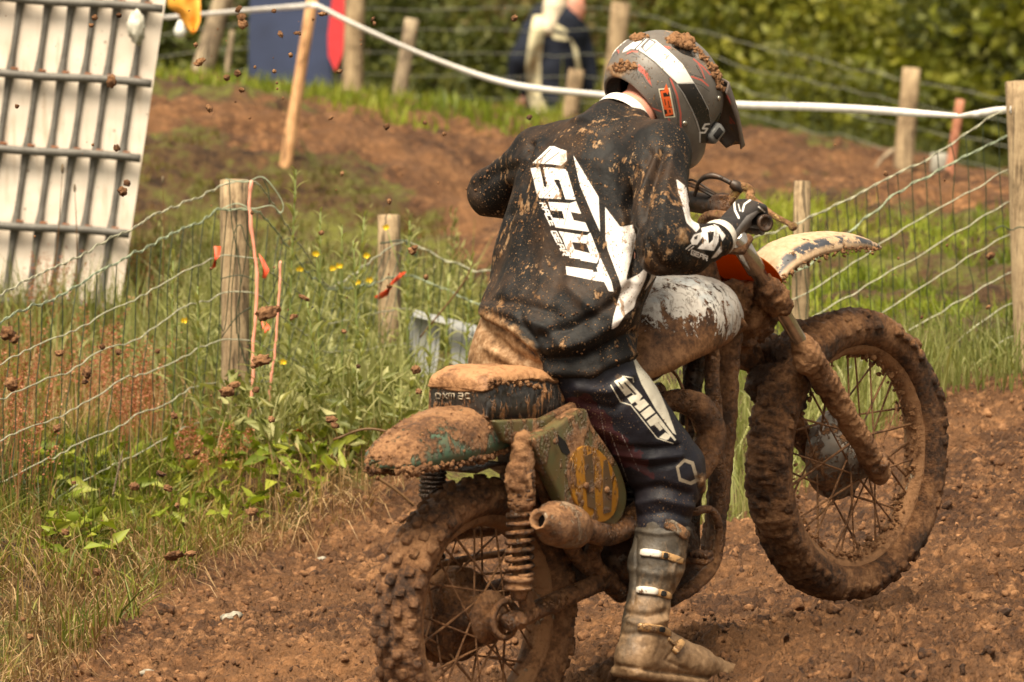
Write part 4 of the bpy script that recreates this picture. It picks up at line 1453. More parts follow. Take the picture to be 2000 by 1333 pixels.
def ring(cen, prof, seg=96, closed=True, wob=0.0):
    """Sweep a (radius, sideways) profile round the wheel axle."""
    prof = np.array(prof, float)
    th = np.linspace(0, 2 * math.pi, seg, endpoint=False)
    m = len(prof)
    V = np.zeros((seg, m, 3))
    for k, (r, b) in enumerate(prof):
        V[:, k] = cen + BB * b + r * (np.cos(th)[:, None] * BA + np.sin(th)[:, None] * BC)
    i, j = np.meshgrid(np.arange(seg), np.arange(m if closed else m - 1), indexing='ij')
    i2, j2 = (i + 1) % seg, (j + 1) % m
    Q = np.stack([i * m + j, i2 * m + j, i2 * m + j2, i * m + j2], -1).reshape(-1, 4)
    V = V.reshape(-1, 3)
    return V, orient(V, Q, cen)

def orient(V, F, c=None):
    c = V.mean(0) if c is None else c
    x, y, z = V[F[:, 0]] - c, V[F[:, 1]] - c, V[F[:, 2]] - c
    s = np.einsum('ij,ij->', x, np.cross(y, z))
    return F if s > 0 else F[:, ::-1]

def tyre_prof(R, rr, w, n=28):
    """Round tyre section between rim and crown."""
    h = (R - rr) * 0.5
    rc = (R + rr) * 0.5
    a = np.linspace(0, 2 * math.pi, n, endpoint=False)
    ca, sa = np.cos(a), np.sin(a)
    e = 0.82
    return np.stack([rc + h * np.sign(ca) * np.abs(ca) ** e, w * 0.5 * np.sign(sa) * np.abs(sa) ** e], 1)

def knob(cen, th, R, phi, w, dr, sx, sy, rs):
    """Tread block at wheel angle th and section angle phi."""
    er = math.cos(th) * BA + math.sin(th) * BC
    et = -math.sin(th) * BA + math.cos(th) * BC
    n = er * math.cos(phi) + BB * math.sin(phi)
    s = -er * math.sin(phi) + BB * math.cos(phi)
    p = cen + er * (R - w * 0.5 + 0 * dr) + n * (w * 0.5)
    V, F = box(p + n * dr * 0.5, et, s, n, sx, sy, dr, 0.003)
    k = np.abs((V - p) @ n) > dr
    V = V + rs.normal(size=V.shape) * 0.0012
    return V, F

def wheel(name, label, cen, R, rr, w, seed, nk, muddy_front):
    rs = np.random.RandomState(seed)
    # rim: a hollow section with lips
    b = 0.027 if muddy_front else 0.034
    V, F = ring(cen, [(rr + .012, b), (rr + .012, b - .004), (rr - .004, b - .008), (rr - .014, b * .35), (rr - .014, -b * .35), (rr - .004, -b + .008), (rr + .012, -b + .004), (rr + .012, -b),
                      (rr - .008, -b - .001), (rr - .022, -b * .4), (rr - .022, b * .4), (rr - .008, b + .001)], 140)
    V = V + BB * 0
    V = muddy(V, F, 0.0022, 50, 3, 0.1, seed)
    rim = mk(name, V, F, M_RIM, bike); rim['label'] = label
    # tyre
    prof = tyre_prof(R - (0.012 if muddy_front else 0.016), rr - 0.002, w)
    V, F = ring(cen, prof, 420)
    q = V - cen
    rad = np.linalg.norm(q - np.outer(q @ BB, BB), axis=1)
    out = np.clip((rad - rr - .012) / (R - rr), 0, 1)
    N = vnormals(V, F)
    if muddy_front:
        side = q @ BB
        face = np.clip(0.5 - side / w, 0, 1)
        th = np.arctan2(q @ BC, q @ BA)
        # thick caked mud on the crown, thickest at the top and rear of the wheel
        heavy = 0.55 + 0.45 * np.clip(np.cos(th - math.radians(150)) + 0.35, 0, 1)
        d = billow(V * 26 + 3, 3) * 0.010 + billow(V * 70, 3) * 0.0045 + fbm(V * 9, 2) * 0.008 + 0.010
        V = V + N * (d * (0.12 + 0.95 * np.clip(out * 1.9 - 0.55, 0, 1)) * heavy)[:, None]
    else:
        V = V + N * ((billow(V * 60, 3) * 0.003 + fbm(V * 14, 2) * 0.003 + 0.001) * (0.3 + out))[:, None]
    mk('tyre', V, F, M_TYRE_F if muddy_front else M_TYRE, rim)
    mb = MB()
    rows = ((-62, .5), (-31, 0), (0, .5), (31, 0), (62, .5)) if not muddy_front else ((-64, 0), (-38, .5), (0, 0), (38, .5), (64, 0))
    for k in range(nk):
        for phi, off in rows:
            th = 2 * math.pi * (k + off) / nk + rs.normal() * 0.006
            if muddy_front and rs.rand() < 0.25: continue
            mb.add(*knob(cen, th, R - (0.008 if muddy_front else 0.014), math.radians(phi + rs.normal() * 3), w, rs.uniform(.006, .011) * (1.25 if not muddy_front else 1.1), 0.0125, 0.0105, rs))
    V, F = mb.get()
    V = V + 0.0015 * np.stack([fbm(V * 45), fbm(V * 45 + 5), fbm(V * 45 + 11)], 1)
    mk('tread_blocks', V, F, M_TYRE if not muddy_front else M_TYRE_F, rim, kind='stuff')
    # hub and spokes
    if muddy_front:
        hub = [(-.064, .02), (-.062, .085), (-.052, .108), (-.030, .112), (-.018, .100), (.010, .060), (.030, .044), (.036, .056), (.042, .056), (.044, .03), (.075, .022), (.078, .012)]
        fl_r, fl_l, rfr, rfl = .039, -.024, .052, .104
    else:
        hub = [(-.095, .02), (-.092, .10), (-.080, .108), (-.045, .108), (-.040, .075), (-.01, .048), (.03, .045), (.036, .062), (.043, .062), (.046, .035), (.07, .028), (.072, .012)]
        fl_r, fl_l, rfr, rfl = .040, -.042, .058, .098
    V, F = lathe(cen, cen + BB * .1, [(t_, r_) for t_, r_ in hub], 40)
    V = muddy(V, F[0], 0.0018, 45, 3, 0.1, seed + 5)
    mk('hub', V, F, M_HUBF if muddy_front else M_MUDMETAL, rim)
    if not muddy_front:
        mk('sprocket', *ring(cen, [(.098 if False else .085, -.098), (.118, -.098), (.118, -.104), (.085, -.104)], 48), M_MUDMETAL, rim)
        mb2 = MB()
        for k in range(22):
            th = 2 * math.pi * k / 22
            mb2.add(*box(cen + BB * -.101 + .122 * (math.cos(th) * BA + math.sin(th) * BC), -math.sin(th) * BA + math.cos(th) * BC, BB, math.cos(th) * BA + math.sin(th) * BC, .004, .003, .006))
        mk('sprocket_teeth', *mb2.get(), M_MUDMETAL, rim)
    for k in range(36):
        right = k % 2 == 0
        lead = 1 if (k // 2) % 2 == 0 else -1
        th = 2 * math.pi * k / 36 + .05
        thf = th + lead * math.radians(62 if right else 40)
        rf = rfr if right else rfl
        p0 = cen + BB * (fl_r if right else fl_l) + rf * (math.cos(thf) * BA + math.sin(thf) * BC)
        p1 = cen + BB * (0.006 if right else -0.006) + (rr - .020) * (math.cos(th) * BA + math.sin(th) * BC)
        V, F = tube([p0, p0 * .5 + p1 * .5, p1 * .96 + p0 * .04, p1], [.0022, .0024, .0026, .0046], 6, n=7)
        V = V + vnormals(V, F) * (np.clip(fbm(V * 60), 0, 1) * 0.0025)[:, None]
        mk('spoke', V, F, M_SPOKE, rim)
    return rim

rear = wheel('rear_wheel', 'rear wheel with bare knobbly tread', W(0, 0, 0), .322, .232, .112, 3, 40, False)
front = wheel('front_wheel', 'raised front wheel caked with thick mud', W(BF, 0, 0), .357, .272, .104, 4, 50, True)
# splatter of mud stuck inside the front rim
rs = np.random.RandomState(8)
_C = []
for k in range(420):
    th = rs.uniform(0, 6.28) if k % 3 else rs.uniform(3.4, 5.6)
    _C.append(W(BF + math.cos(th) * .246, rs.uniform(-.03, .03), math.sin(th) * .246) + rs.normal(size=3) * .002)
_C = np.array(_C); s_ = rs.uniform(.002, .008, len(_C))
V, F = scatter(ICO1, _C, np.stack([s_, s_, s_ * .8], 1), rand_rot(len(_C), rs), rs=rs)
mk('mud_splatter', V, F, M_MUD_PALE, front, smooth=False, kind='stuff')

def part(name, VF, mat, parent=bike, mud=0.0, freq=55, label=None, smooth=True, **kw):
    V, F = VF
    if mud:
        V = muddy(V, F, mud, freq, 3, 0.25)
    o = mk(name, V, F, mat, parent, smooth=smooth, **kw)
    if label: o['label'] = label
    return o

def wpath(pts):
    return [wp(*p) for p in pts]

# swinging arm, axle plates
for s in (1, -1):
    V, F = tube([W(-.02, .115 * s, 0), W(.10, .115 * s, .0), W(.30, .10 * s, -.005), W(.46, .085 * s, .0)], [.021, .021, .021, .021], 16, n=60)
    part('swing_arm', (V, F), M_WETMETAL if s > 0 else M_MUDMETAL, mud=.0022, freq=70)
    part('axle_plate', ring(W(-.004, .084 * s, 0), [(.036, 0), (.048, .002 * s), (.048, .010 * s), (.036, .012 * s)], 40), M_MUDMETAL, mud=.001)
    part('axle_end', lathe(W(0, .06 * s, 0), W(0, .14 * s, 0), [(0, .012), (.062, .012), (.064, .021), (.078, .021), (.080, .009), (.088, .009)], 12), M_MUDMETAL, mud=.001)
    part('shock_bracket', box(W(.035, .128 * s, .028), nrm(BA + BC * .3), BB, nrm(BC - BA * .3), .022, .006, .030, .002), M_MUDMETAL, mud=.002)

# shock absorbers with coil springs
for s in (1, -1):
    if s > 0:
        top, bot = wp(1022, 868, .135), wp(1012, 1172, .135)
    else:
        a_, b_ = wp(1022, 868, .135), wp(1012, 1172, .135)
        top, bot = a_ - BB * .27, b_ - BB * .27
    d = nrm(bot - top); Ls = np.linalg.norm(bot - top)
    sh = part('shock_absorber', lathe(top, bot, [(0, .012), (.02, .024), (.05, .022), (.06, .025), (.14, .025), (.15, .020), (.27, .013), (Ls - .05, .012), (Ls - .02, .018), (Ls, .014)], 18), M_MUDMETAL if s > 0 else M_DARKMETAL, mud=.004, freq=50)  # left side in dark metal: shade under the fender put into its colour
    for k in range(7):
        p = top + d * (.070 + k * .0105)
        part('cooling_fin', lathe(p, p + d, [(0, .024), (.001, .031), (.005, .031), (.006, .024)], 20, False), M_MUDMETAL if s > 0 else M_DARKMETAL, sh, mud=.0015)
    n = 220; tt = np.linspace(0, 1, n)
    x, y, _ = frame_of(d)
    z = .150 + tt * (Ls - .150 - .055); ang = tt * 2 * math.pi * 7.5
    coil = top + d * z[:, None] + .0285 * (np.cos(ang)[:, None] * x + np.sin(ang)[:, None] * y)
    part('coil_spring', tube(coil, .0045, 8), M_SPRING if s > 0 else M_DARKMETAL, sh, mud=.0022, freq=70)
    part('spring_seat', lathe(bot - d * .055, bot, [(0, .031), (.004, .034), (.012, .034), (.014, .029), (.022, .029), (.026, .033), (.032, .031), (.034, .018)], 20), M_MUDMETAL, sh, mud=.001)
    if s > 0:
        part('damper_rod', tube([top + d * .24, bot - d * .07], .0058, 10), M_CHROME, sh)
        # mud packed on the upper body
        f = Field(np.minimum(top, bot) - .08, np.maximum(top, bot) + .08, .005)
        f.u(f.cone(top - d * .01, top + d * .13, .018, .026), .01)
        f.u(f.ell(top + d * .07 - BA * .012, (.028, .026, .04)), .02)
        V, F = f.mesh(1)
        F = [np.asarray(q) for q in F]
        part('caked_mud', (muddy(V, F, .008, 45, 3, .0), F), M_MUD_PALE, sh)

# silencer
p0, p1 = wp(1150, 1062, .150), wp(1062, 1022, .150)
dd = nrm(p1 - p0); Lx = np.linalg.norm(p1 - p0)
_ax = nrm(-BA * 1.0 + BB * .42 - BC * .02)
_ax = nrm(np.array([-.094, -.161, .040]))
pc = wp(1054, 1016, .205)
p0 = pc - _ax * .19
V, F = lathe(p0, pc, [(0, .026), (.02, .044), (.05, .050), (.10, .051), (.128, .049), (.134, .044), (.160, .032), (.185, .0215), (.196, .0215), (.196, .0185), (.15, .0175)], 36)
part('silencer', (V, F), mat_coat('silencer_steel', (.40, .30, .21), .4, .3, cover=.62, light=.05), mud=.0022, freq=70, label='stubby mud coated silencer with an open round outlet')
part('silencer_bore', lathe(pc - _ax * .06, pc - _ax * .022, [(0, .0180), (.030, .0180), (.038, .0172)], 24, True), M_BLACKHOLE)
part('exhaust_pipe', tube([wp(1292, 786, .10), wp(1330, 783, .135), wp(1368, 800, .16), wp(1388, 845, .165), wp(1374, 890, .16), wp(1335, 935, .15), wp(1270, 990, .14), wp(1195, 1040, .145), p0 + _ax * .01],
                          [.022, .027, .033, .037, .039, .040, .034, .028, .026], 22, n=90), M_WETMETAL, mud=.0018, freq=60, label='fat curved exhaust pipe coming out in front of the knee')

# frame
def ftube(pts, r, mat=M_MUDMETAL, mud=.003, name='frame_tube', n=None, label=None, par=bike):
    return part(name, tube([wp(*p) for p in pts], r, 14, n=n or len(pts) * 14), mat, par, mud=mud, label=label)
ftube([(1428, 560, .02), (1422, 640, .025), (1418, 740, .03), (1412, 880, .035), (1398, 1010, .04), (1388, 1075, .05)], [.030, .030, .027, .024, .022, .022], mud=.006)
ftube([(1392, 640, .10), (1391, 740, .115), (1400, 860, .12), (1400, 960, .12), (1396, 1070, .12), (1370, 1105, .12), (1310, 1150, .11), (1230, 1130, .09)], [.016, .016, .017, .020, .021, .019, .018, .018], M_WETMETAL, mud=.003)
ftube([(1348, 690, -.08), (1352, 800, -.08), (1358, 900, -.08), (1350, 1080, -.08)], [.018] * 4, M_DARKMETAL)
ftube([(1362, 690, .05), (1352, 760, .05), (1345, 830, .05)], [.022, .022, .02], M_DARKMETAL)
ftube([(1230, 860, .10), (1190, 1000, .10), (1158, 1090, .10), (1215, 1160, .10)], [.017] * 4, M_WETMETAL)
ftube([(1035, 870, .12), (1070, 980, .10), (1130, 1090, .09), (1215, 1165, .09)], [.014, .015, .016, .016], M_WETMETAL)
ftube([(990, 850, .11), (1060, 838, .11), (1140, 800, .10), (1290, 760, .08)], [.014] * 4, M_MUDMETAL)
ftube([(960, 850, -.11), (1060, 838, -.11), (1290, 720, -.08), (1400, 590, 0)], [.014] * 4, M_MUDMETAL)
part('steering_head', lathe(W(.955, 0, .50), W(.90 + .02, 0, .66), [(0, .034), (.01, .038), (.15, .038), (.165, .032)], 20), M_MUDMETAL, mud=.006)
part('drive_chain', tube([W(-.02, -.101, .118), W(.25, -.101, .075), W(.46, -.101, .045), W(.52, -.101, .0), W(.46, -.101, -.045), W(.2, -.101, -.085), W(0, -.101, -.12)], .007, 8, n=60), M_MUDMETAL, mud=.002)
# chain guard and carrier behind the wheel, seen through the spokes
part('chain_guard', tube([W(-.10, -.12, .15), W(.05, -.12, .17), W(.25, -.12, .13)], [.012, .02, .014], 8, n=20), M_MUDMETAL, mud=.006)

# engine
eng = part('engine', (lambda f: (f.u(f.cone(W(.56, .09, .02), W(.56, -.09, .02), .095, .095)).u(f.cone(W(.44, .08, .03), W(.44, -.08, .03), .075, .075), .03)
                                 .u(f.cone(W(.57, .0, .06), W(.60, 0, .30), .055, .05), .02).mesh(1)))(Field(W(.5, 0, .1) - .28, W(.5, 0, .1) + .28, .009)), M_DARKMETAL, mud=.004, freq=40)
for k in range(10):
    c = W(.575 + .004 * k, 0, .14 + k * .019)
    part('cooling_fin', box(c, BA, BB, nrm(BC + BA * .2), .078 - .002 * abs(k - 5), .088 - .002 * abs(k - 5), .0035, .003), M_DARKMETAL, eng, mud=.002, freq=80)
part('clutch_cover', lathe(W(.50, .085, .0), W(.50, .13, .0), [(0, .085), (.02, .083), (.034, .070), (.040, .040), (.042, .01)], 32), M_MUDMETAL, eng, mud=.003)
part('carburettor', tube([W(.50, .02, .26), W(.40, .02, .27), W(.30, .02, .28)], [.028, .034, .03], 14, n=14), M_DARKMETAL, eng, mud=.003)
part('cable', tube([wp(*p) for p in [(1302, 716, .12), (1322, 735, .13), (1337, 775, .135), (1341, 830, .13), (1338, 880, .12)]], .0042, 8, n=40), M_MUDMETAL, eng)
part('inner_fender', box(W(.30, 0, .28), nrm(BC + BA * .35), BB, nrm(BA - BC * .35), .16, .075, .006, .004), M_DARKMETAL, mud=.004)
_V = []
for k in range(26):
    th = math.radians(34 + 60 * k / 25)
    for r_ in (.352, .358):
        for b_ in (-.078, .078):
            _V.append(W(r_ * math.cos(th), b_, r_ * math.sin(th)))
_V = np.array(_V); _i = np.arange(25) * 4
_Q = np.concatenate([np.stack([_i + a_, _i + b_, _i + 4 + b_, _i + 4 + a_], 1) for a_, b_ in ((0, 1), (1, 3), (3, 2), (2, 0))] + [np.array([[0, 2, 3, 1], [100, 101, 103, 102]])])
part('fender_shade_sheet', (_V, _Q), M_DARKMETAL)  # dark sheet added to paint the black shade between fender and tyre
part('airbox', box(W(.32, 0, .33), BA, BB, BC, .10, .085, .09, .012), M_DARKMETAL, mud=.002)
part('rear_mudflap', box(W(.345, 0, .10), nrm(BC), BB, BA, .14, .07, .005, .003), M_DARKMETAL, mud=.003)

# footrest with teeth, brake pedal
pg = part('footrest', box(wp(1352, 1092, .19), BB, BA, BC, .055, .017, .006, .003), M_MUDMETAL, mud=.003)
for k in range(8):
    part('tooth', box(wp(1352, 1086, .19) + BB * (-.05 + .0143 * k) + BC * .006, BB, BA, BC, .0032, .014, .007), M_MUDMETAL, pg)
part('brake_pedal', tube([wp(*p) for p in [(1300, 1003, .17), (1345, 1002, .19), (1385, 996, .20), (1402, 1020, .20), (1404, 1060, .19), (1396, 1100, .18), (1362, 1140, .17), (1310, 1175, .16)]],
                         [.006, .006, .007, .008, .010, .013, .015, .013], 10, n=60), M_WETMETAL, mud=.003)

# arched sheets: fenders, seat, tank
def arched(stations, w, nexp=2.0, n=60, m=22, wtaper=None, thick=0.0, bottom=False):
    """stations: (ridge px, ridge py, lip px, lip py); the section curves from the ridge to a lip w to each side."""
    S = []
    for k, st in enumerate(stations):
        ww = w if wtaper is None else wtaper[k]
        r = wp(st[0], st[1], 0); l = wp(st[2], st[3], ww)
        r = np.array([(r - BO) @ BA, (r - BO) @ BC]); l = np.array([(l - BO) @ BA, (l - BO) @ BC])
        S.append([*r, *l, ww])
    S = catmull(np.array(S), n)
    t = np.linspace(-math.pi / 2, math.pi / 2, m)
    sx = np.sign(np.sin(t)) * np.abs(np.sin(t)) ** (2 / nexp); cx = np.abs(np.cos(t)) ** (2 / nexp)
    V = []
    for ra, rc, la, lc, ww in S:
        for x, y in zip(sx, cx):
            V.append(W(la + (ra - la) * y, ww * x, lc + (rc - lc) * y))
    V = np.array(V)
    i, j = np.meshgrid(np.arange(n - 1), np.arange(m - 1), indexing='ij'); a = (i * m + j).ravel()
    Q = np.stack([a, a + 1, a + m + 1, a + m], 1)
    if thick:
        N = vnormals(V, Q)
        k0 = len(V)
        inner = V - N * thick * (1 if (N[len(V) // 2] @ BC) > 0 else -1)
        edge = list(range(m)) + [r * m + m - 1 for r in range(1, n)] + [(n - 1) * m + c for c in range(m - 2, -1, -1)] + [r * m for r in range(n - 2, 0, -1)]
        e = np.array(edge); e2 = np.roll(e, -1)
        F = np.concatenate([Q, Q[:, ::-1] + k0, np.stack([e2, e, e + k0, e2 + k0], 1)])
        return np.vstack([V, inner]), F
    if bottom:
        i = np.arange(n - 1)
        B = np.stack([i * m, (i + 1) * m, (i + 1) * m + m - 1, i * m + m - 1], 1)
        T = []
        j = np.arange(m - 1)
        c0, c1 = len(V), len(V) + 1
        V = np.vstack([V, V[:m].mean(0), V[-m:].mean(0)])
        T = np.concatenate([np.stack([np.full(m - 1, c0), j + 1, j], 1), np.stack([np.full(m - 1, c1), (n - 1) * m + j, (n - 1) * m + j + 1], 1), np.array([[c0, 0, m - 1], [c1, (n - 1) * m + m - 1, (n - 1) * m]])])
        return V, [np.concatenate([Q, B]), T]
    return V, Q

rf = [(738, 902, 744, 914), (748, 884, 776, 916), (772, 856, 815, 914), (826, 818, 882, 903), (880, 799, 942, 890), (935, 796, 995, 872), (1000, 802, 1052, 850), (1070, 803, 1105, 822)]
V, F = arched(rf, .10, 2.6, 80, 26, wtaper=[.022, .046, .078, .095, .10, .098, .09, .085], thick=.004)
N = vnormals(V, F)
_up = np.clip(N @ np.array([0, 0, 1.0]) + .3, 0, 1)
V = V + N * (np.clip(fbm(V * 22, 4) + .3, -.2, 1.4) * .006 * _up + billow(V * 70, 3) * .0012 * _up + .001)[:, None]
rfo = part('rear_fender', (V, F), M_FENDER, label='rear fender with green paint under streaks of brown mud')
# clumps hanging along the lip
def lip_mud(pts, b, n, parent, seed, down=.012, smax=.012, mat=M_MUD):
    rs = np.random.RandomState(seed)
    c = catmull(np.array([wp(x, y, b) for x, y in pts]), n)
    c = c + rs.normal(size=c.shape) * .004 - BC * (rs.rand(n) ** 2 * down)[:, None]
    s = rs.uniform(.25, 1, n) * smax
    V, F = scatter(ICO2, c, np.stack([s * .8, s * .8, s * 1.3], 1), rand_rot(n, rs), jit=.16, rs=rs)
    return mk('caked_mud', V, F, mat, parent, kind='stuff')
lip_mud([(776, 918), (815, 916), (882, 905), (942, 892), (1000, 870)], .092, 200, rfo, 5, .010, .008)
lip_mud([(714, 916), (740, 921), (776, 918)], .0, 60, rfo, 9, .006, .007)
rs = np.random.RandomState(6)
_pick = V[rs.choice(len(V) // 2, 700)]
s_ = .0010 + .0050 * rs.rand(700) ** 4
Vs, Fs = scatter(ICO1, _pick, np.stack([s_, s_, s_ * .7], 1), rand_rot(700, rs), rs=rs)
mk('mud_splatter', Vs, Fs, M_MUD_PALE, rfo, smooth=False, kind='stuff')

# olive side strip under the seat and number panel
def plate(poly, b, thick, mat, name, parent=bike, bev=.0, label=None, tilt=None):
    q = np.array([wp(x, y, b if tilt is None else b + tilt(x, y)) for x, y in poly])
    n = len(q)
    V = np.vstack([q, q - BB * thick])
    M = ROOTM[root_of(parent).name]; Mi = np.linalg.inv(M)
    V2 = V @ Mi[:3, :3].T + Mi[:3, 3]
    me = bpy.data.meshes.new(name)
    i = np.arange(n); j = (i + 1) % n
    me.from_pydata(V2.tolist(), [], [list(range(n)), list(range(2 * n - 1, n - 1, -1))] + [[int(b_), int(a_), int(a_) + n, int(b_) + n] for a_, b_ in zip(i, j)])
    me.update()
    o = link(name, me, mat, parent)
    if bev:
        m = o.modifiers.new('bevel', 'BEVEL'); m.width = bev; m.segments = 3; m.limit_method = 'ANGLE'; m.angle_limit = 0.8
        for p in me.polygons: p.use_smooth = True
    if label: o['label'] = label
    return o
def curve_poly(pts, n=60):
    p = np.array(list(pts) + [pts[0]], float)
    c = catmull(p, n + 1)[:-1]
    return [tuple(x) for x in c]
plate([(966, 822), (1060, 818), (1128, 784), (1150, 790), (1150, 806), (1110, 822), (1040, 858), (1012, 872), (985, 862)], .125, .02, M_OLIVE_P, 'side_strip', bev=.006, label='pale olive strip below the seat')
pan = plate(curve_poly([(1036, 858), (1080, 838), (1122, 808), (1146, 800), (1158, 830), (1186, 870), (1212, 915), (1226, 965), (1219, 1006), (1196, 1034), (1166, 1046), (1136, 1036), (1112, 1004), (1090, 960), (1062, 905)], 90), .165, .04, M_OLIVE_P, 'side_panel', bev=.018,
            label='olive side panel with an amber oval carrying dark bars')
def oval(cx, cy, rx, ry, rot, n=40):
    a = np.linspace(0, 2 * math.pi, n, endpoint=False); c, s = math.cos(rot), math.sin(rot)
    return [(cx + rx * math.cos(t) * c - ry * math.sin(t) * s, cy + rx * math.cos(t) * s + ry * math.sin(t) * c) for t in a]
plate(oval(1160, 946, 46, 77, -0.28), .171, .008, M_YELLOW, 'number_oval', pan, bev=.003)
plate([(1142, 892), (1157, 886), (1164, 996), (1149, 990)], .1735, .004, M_PBAR, 'number_bar', pan)
plate([(1180, 900), (1186, 898), (1196, 950), (1194, 1000), (1180, 1004), (1178, 960)], .1735, .004, M_PBAR, 'number_bar', pan)
plate([(1090, 850), (1104, 862), (1114, 884), (1108, 890), (1098, 884), (1091, 868)], .1665, .004, M_BLACKHOLE, 'air_hole', pan)  # raised black plate, the shade inside the hole as colour
for x, y in ((1084, 862), (1144, 949), (1184, 957)):
    c = wp(x, y, .172)
    part('bolt', lathe(c, c + BB * .01, [(0, .0078), (.004, .0078), (.006, .006), (.0065, .002)], 12), M_METAL, pan)

# seat
st = [(893, 741, 950, 812), (903, 730, 958, 815), (930, 722, 985, 818), (985, 719, 1030, 818), (1040, 727, 1070, 815), (1095, 745, 1105, 808), (1150, 765, 1155, 795)]
seat_w = [.086, .093, .098, .100, .096, .088, .07]
V, F = arched(st, .11, 5.0, 120, 70, wtaper=seat_w, bottom=True)
aa, cc_, bb_ = (V - BO) @ BA, (V - BO) @ BC, (V - BO) @ BB
_ra = np.array([[(wp(x, y, 0) - BO) @ BA, (wp(x, y, 0) - BO) @ BC] for x, y, _, _ in st])
_sd = (np.interp(aa, _ra[:, 0], _ra[:, 1]) - cc_) * 850 - 21 + fbm(V * 30, 3) * 4
V = V + vnormals(V, F) * (np.where(_sd < 0, .006, .0) + billow(V * 50, 3) * .0016 + fbm(V * 16, 2) * .003)[:, None]
t = NT('seat_cover')
_vm = t.map((1, 1, .35))
_n = t.math('ADD', t.math('MULTIPLY', t.noise(15, 6, .66, _vm), .6), t.math('MULTIPLY', t.noise(60, 4, .7, _vm), .4))
_side = t.rng(_n, .505, .55)
_topm = t.rng(t.attr('side_sd'), 1.5, -1.5)
_f = t.math('MAXIMUM', _side, _topm)
_blk = t.ramp(t.noise(90), [(.3, (.012, .012, .014)), (.7, (.05, .047, .045))])
_seam = t.rng(t.math('ABSOLUTE', t.math('SUBTRACT', t.attr('side_sd'), 2.5)), 2.0, .6)
_c = t.mix(_f, _blk, mud_color(t, 1.0, .07))
_c = t.mix(t.math('MULTIPLY', _seam, .85), _c, (.03, .016, .010))
M_SEAT = t.fin(_c, t.math('ADD', t.math('MULTIPLY', _f, .35), .32), normal=t.bump(t.math('ADD', t.math('MULTIPLY', _f, 1.0), t.math('MULTIPLY', t.math('MULTIPLY', t.noise(110, 4, .7), _f), .9)), .004, .8))
seat = part('seat', (V, F), M_SEAT, attrs={'side_sd': np.clip(_sd, -60, 60)}, label='black seat with pale letters, its top buried in tan mud')
# pale letters on the rear face and the side, raised print
_a0 = float(aa.min()) - .003
def wa(px_, py_, a0=_a0):
    o = P(px_, py_, 1.0) - C0
    return C0 + o * (((BO + BA * a0 - C0) @ BA) / (o @ BA))
M_LET = mat_plain('worn_print', (.40, .34, .26), .6, var=.4, scale=90)
for ch, x0 in zip('oxmas', (851, 865, 877, 895, 909)):
    mb = MB()
    for st_, w_ in text_strokes('o' if ch == 'o' else ch if ch in GLY else 'c', (x0, 779), (10, 1.2), (-.3, -16), 1, 1):
        for k in range(len(st_) - 1):
            mb.add(*tube([wa(*st_[k]), wa(*st_[k + 1])], .0016, 5))
    mk('letter', *mb.get(), M_LET, seat)
lip_mud([(955, 744), (990, 744), (1030, 750), (1060, 758)], .096, 60, seat, 15, .004, .006, M_MUD_PALE)

# tank
tk = [(1214, 600, 1228, 700), (1240, 566, 1250, 738), (1290, 541, 1300, 730), (1345, 536, 1350, 706), (1388, 552, 1398, 684), (1418, 592, 1426, 668), (1430, 630, 1434, 655)]
V, F = arched(tk, .14, 2.7, 90, 60, wtaper=[.085, .12, .142, .148, .13, .09, .05], bottom=True)
px, py, D = proj(V)
t = NT('tank_white_paint')
_v = t.map((1.0, 1.0, .55))
_n = t.math('ADD', t.math('MULTIPLY', t.noise(15, 7, .72, _v, .6), .55), t.math('MULTIPLY', t.noise(55, 5, .75, _v, 1.0), .45))
_low = t.rng(t.attr('low'), -40, 45, -.07, .16)
_m1 = t.rng(t.math('ADD', _n, _low), .485, .505)
_rn = t.math('ABSOLUTE', t.math('SUBTRACT', t.noise(26, 5, .7, t.map((1, 1, .32)), 1.2), .5))
_m2 = t.math('MULTIPLY', t.rng(_rn, .030, .008), t.rng(t.noise(12, 3), .38, .52))
_f = t.math('MAXIMUM', _m1, t.math('MULTIPLY', _m2, .55))
_white = t.mix(t.rng(t.noise(9, 3), .52, .66, 0, .7), (.82, .78, .73), (.48, .56, .62))
M_TANKP = t.fin(t.mix(_f, _white, mud_color(t, 1.3, -.01)), t.math('ADD', t.math('MULTIPLY', _f, .35), .25),
                normal=t.bump(t.math('ADD', _f, t.math('MULTIPLY', t.noise(120, 4, .7), .4)), .0022, .8))
_lowa = py - np.interp(px, [1230, 1290, 1350, 1400, 1440], [645, 640, 655, 655, 680])
tank_b = part('fuel_tank', (muddy(V, F, .0012, 50, 3, .1), F), M_TANKP, attrs={'low': np.clip(_lowa, -90, 90)}, label='white fuel tank streaked and blotched with brown mud')
part('filler_cap', lathe(wp(1318, 542, 0) - BC * .01, wp(1318, 520, 0), [(0, .03), (.012, .034), (.022, .032), (.024, .01)], 20), M_MUDMETAL, tank_b, mud=.002)

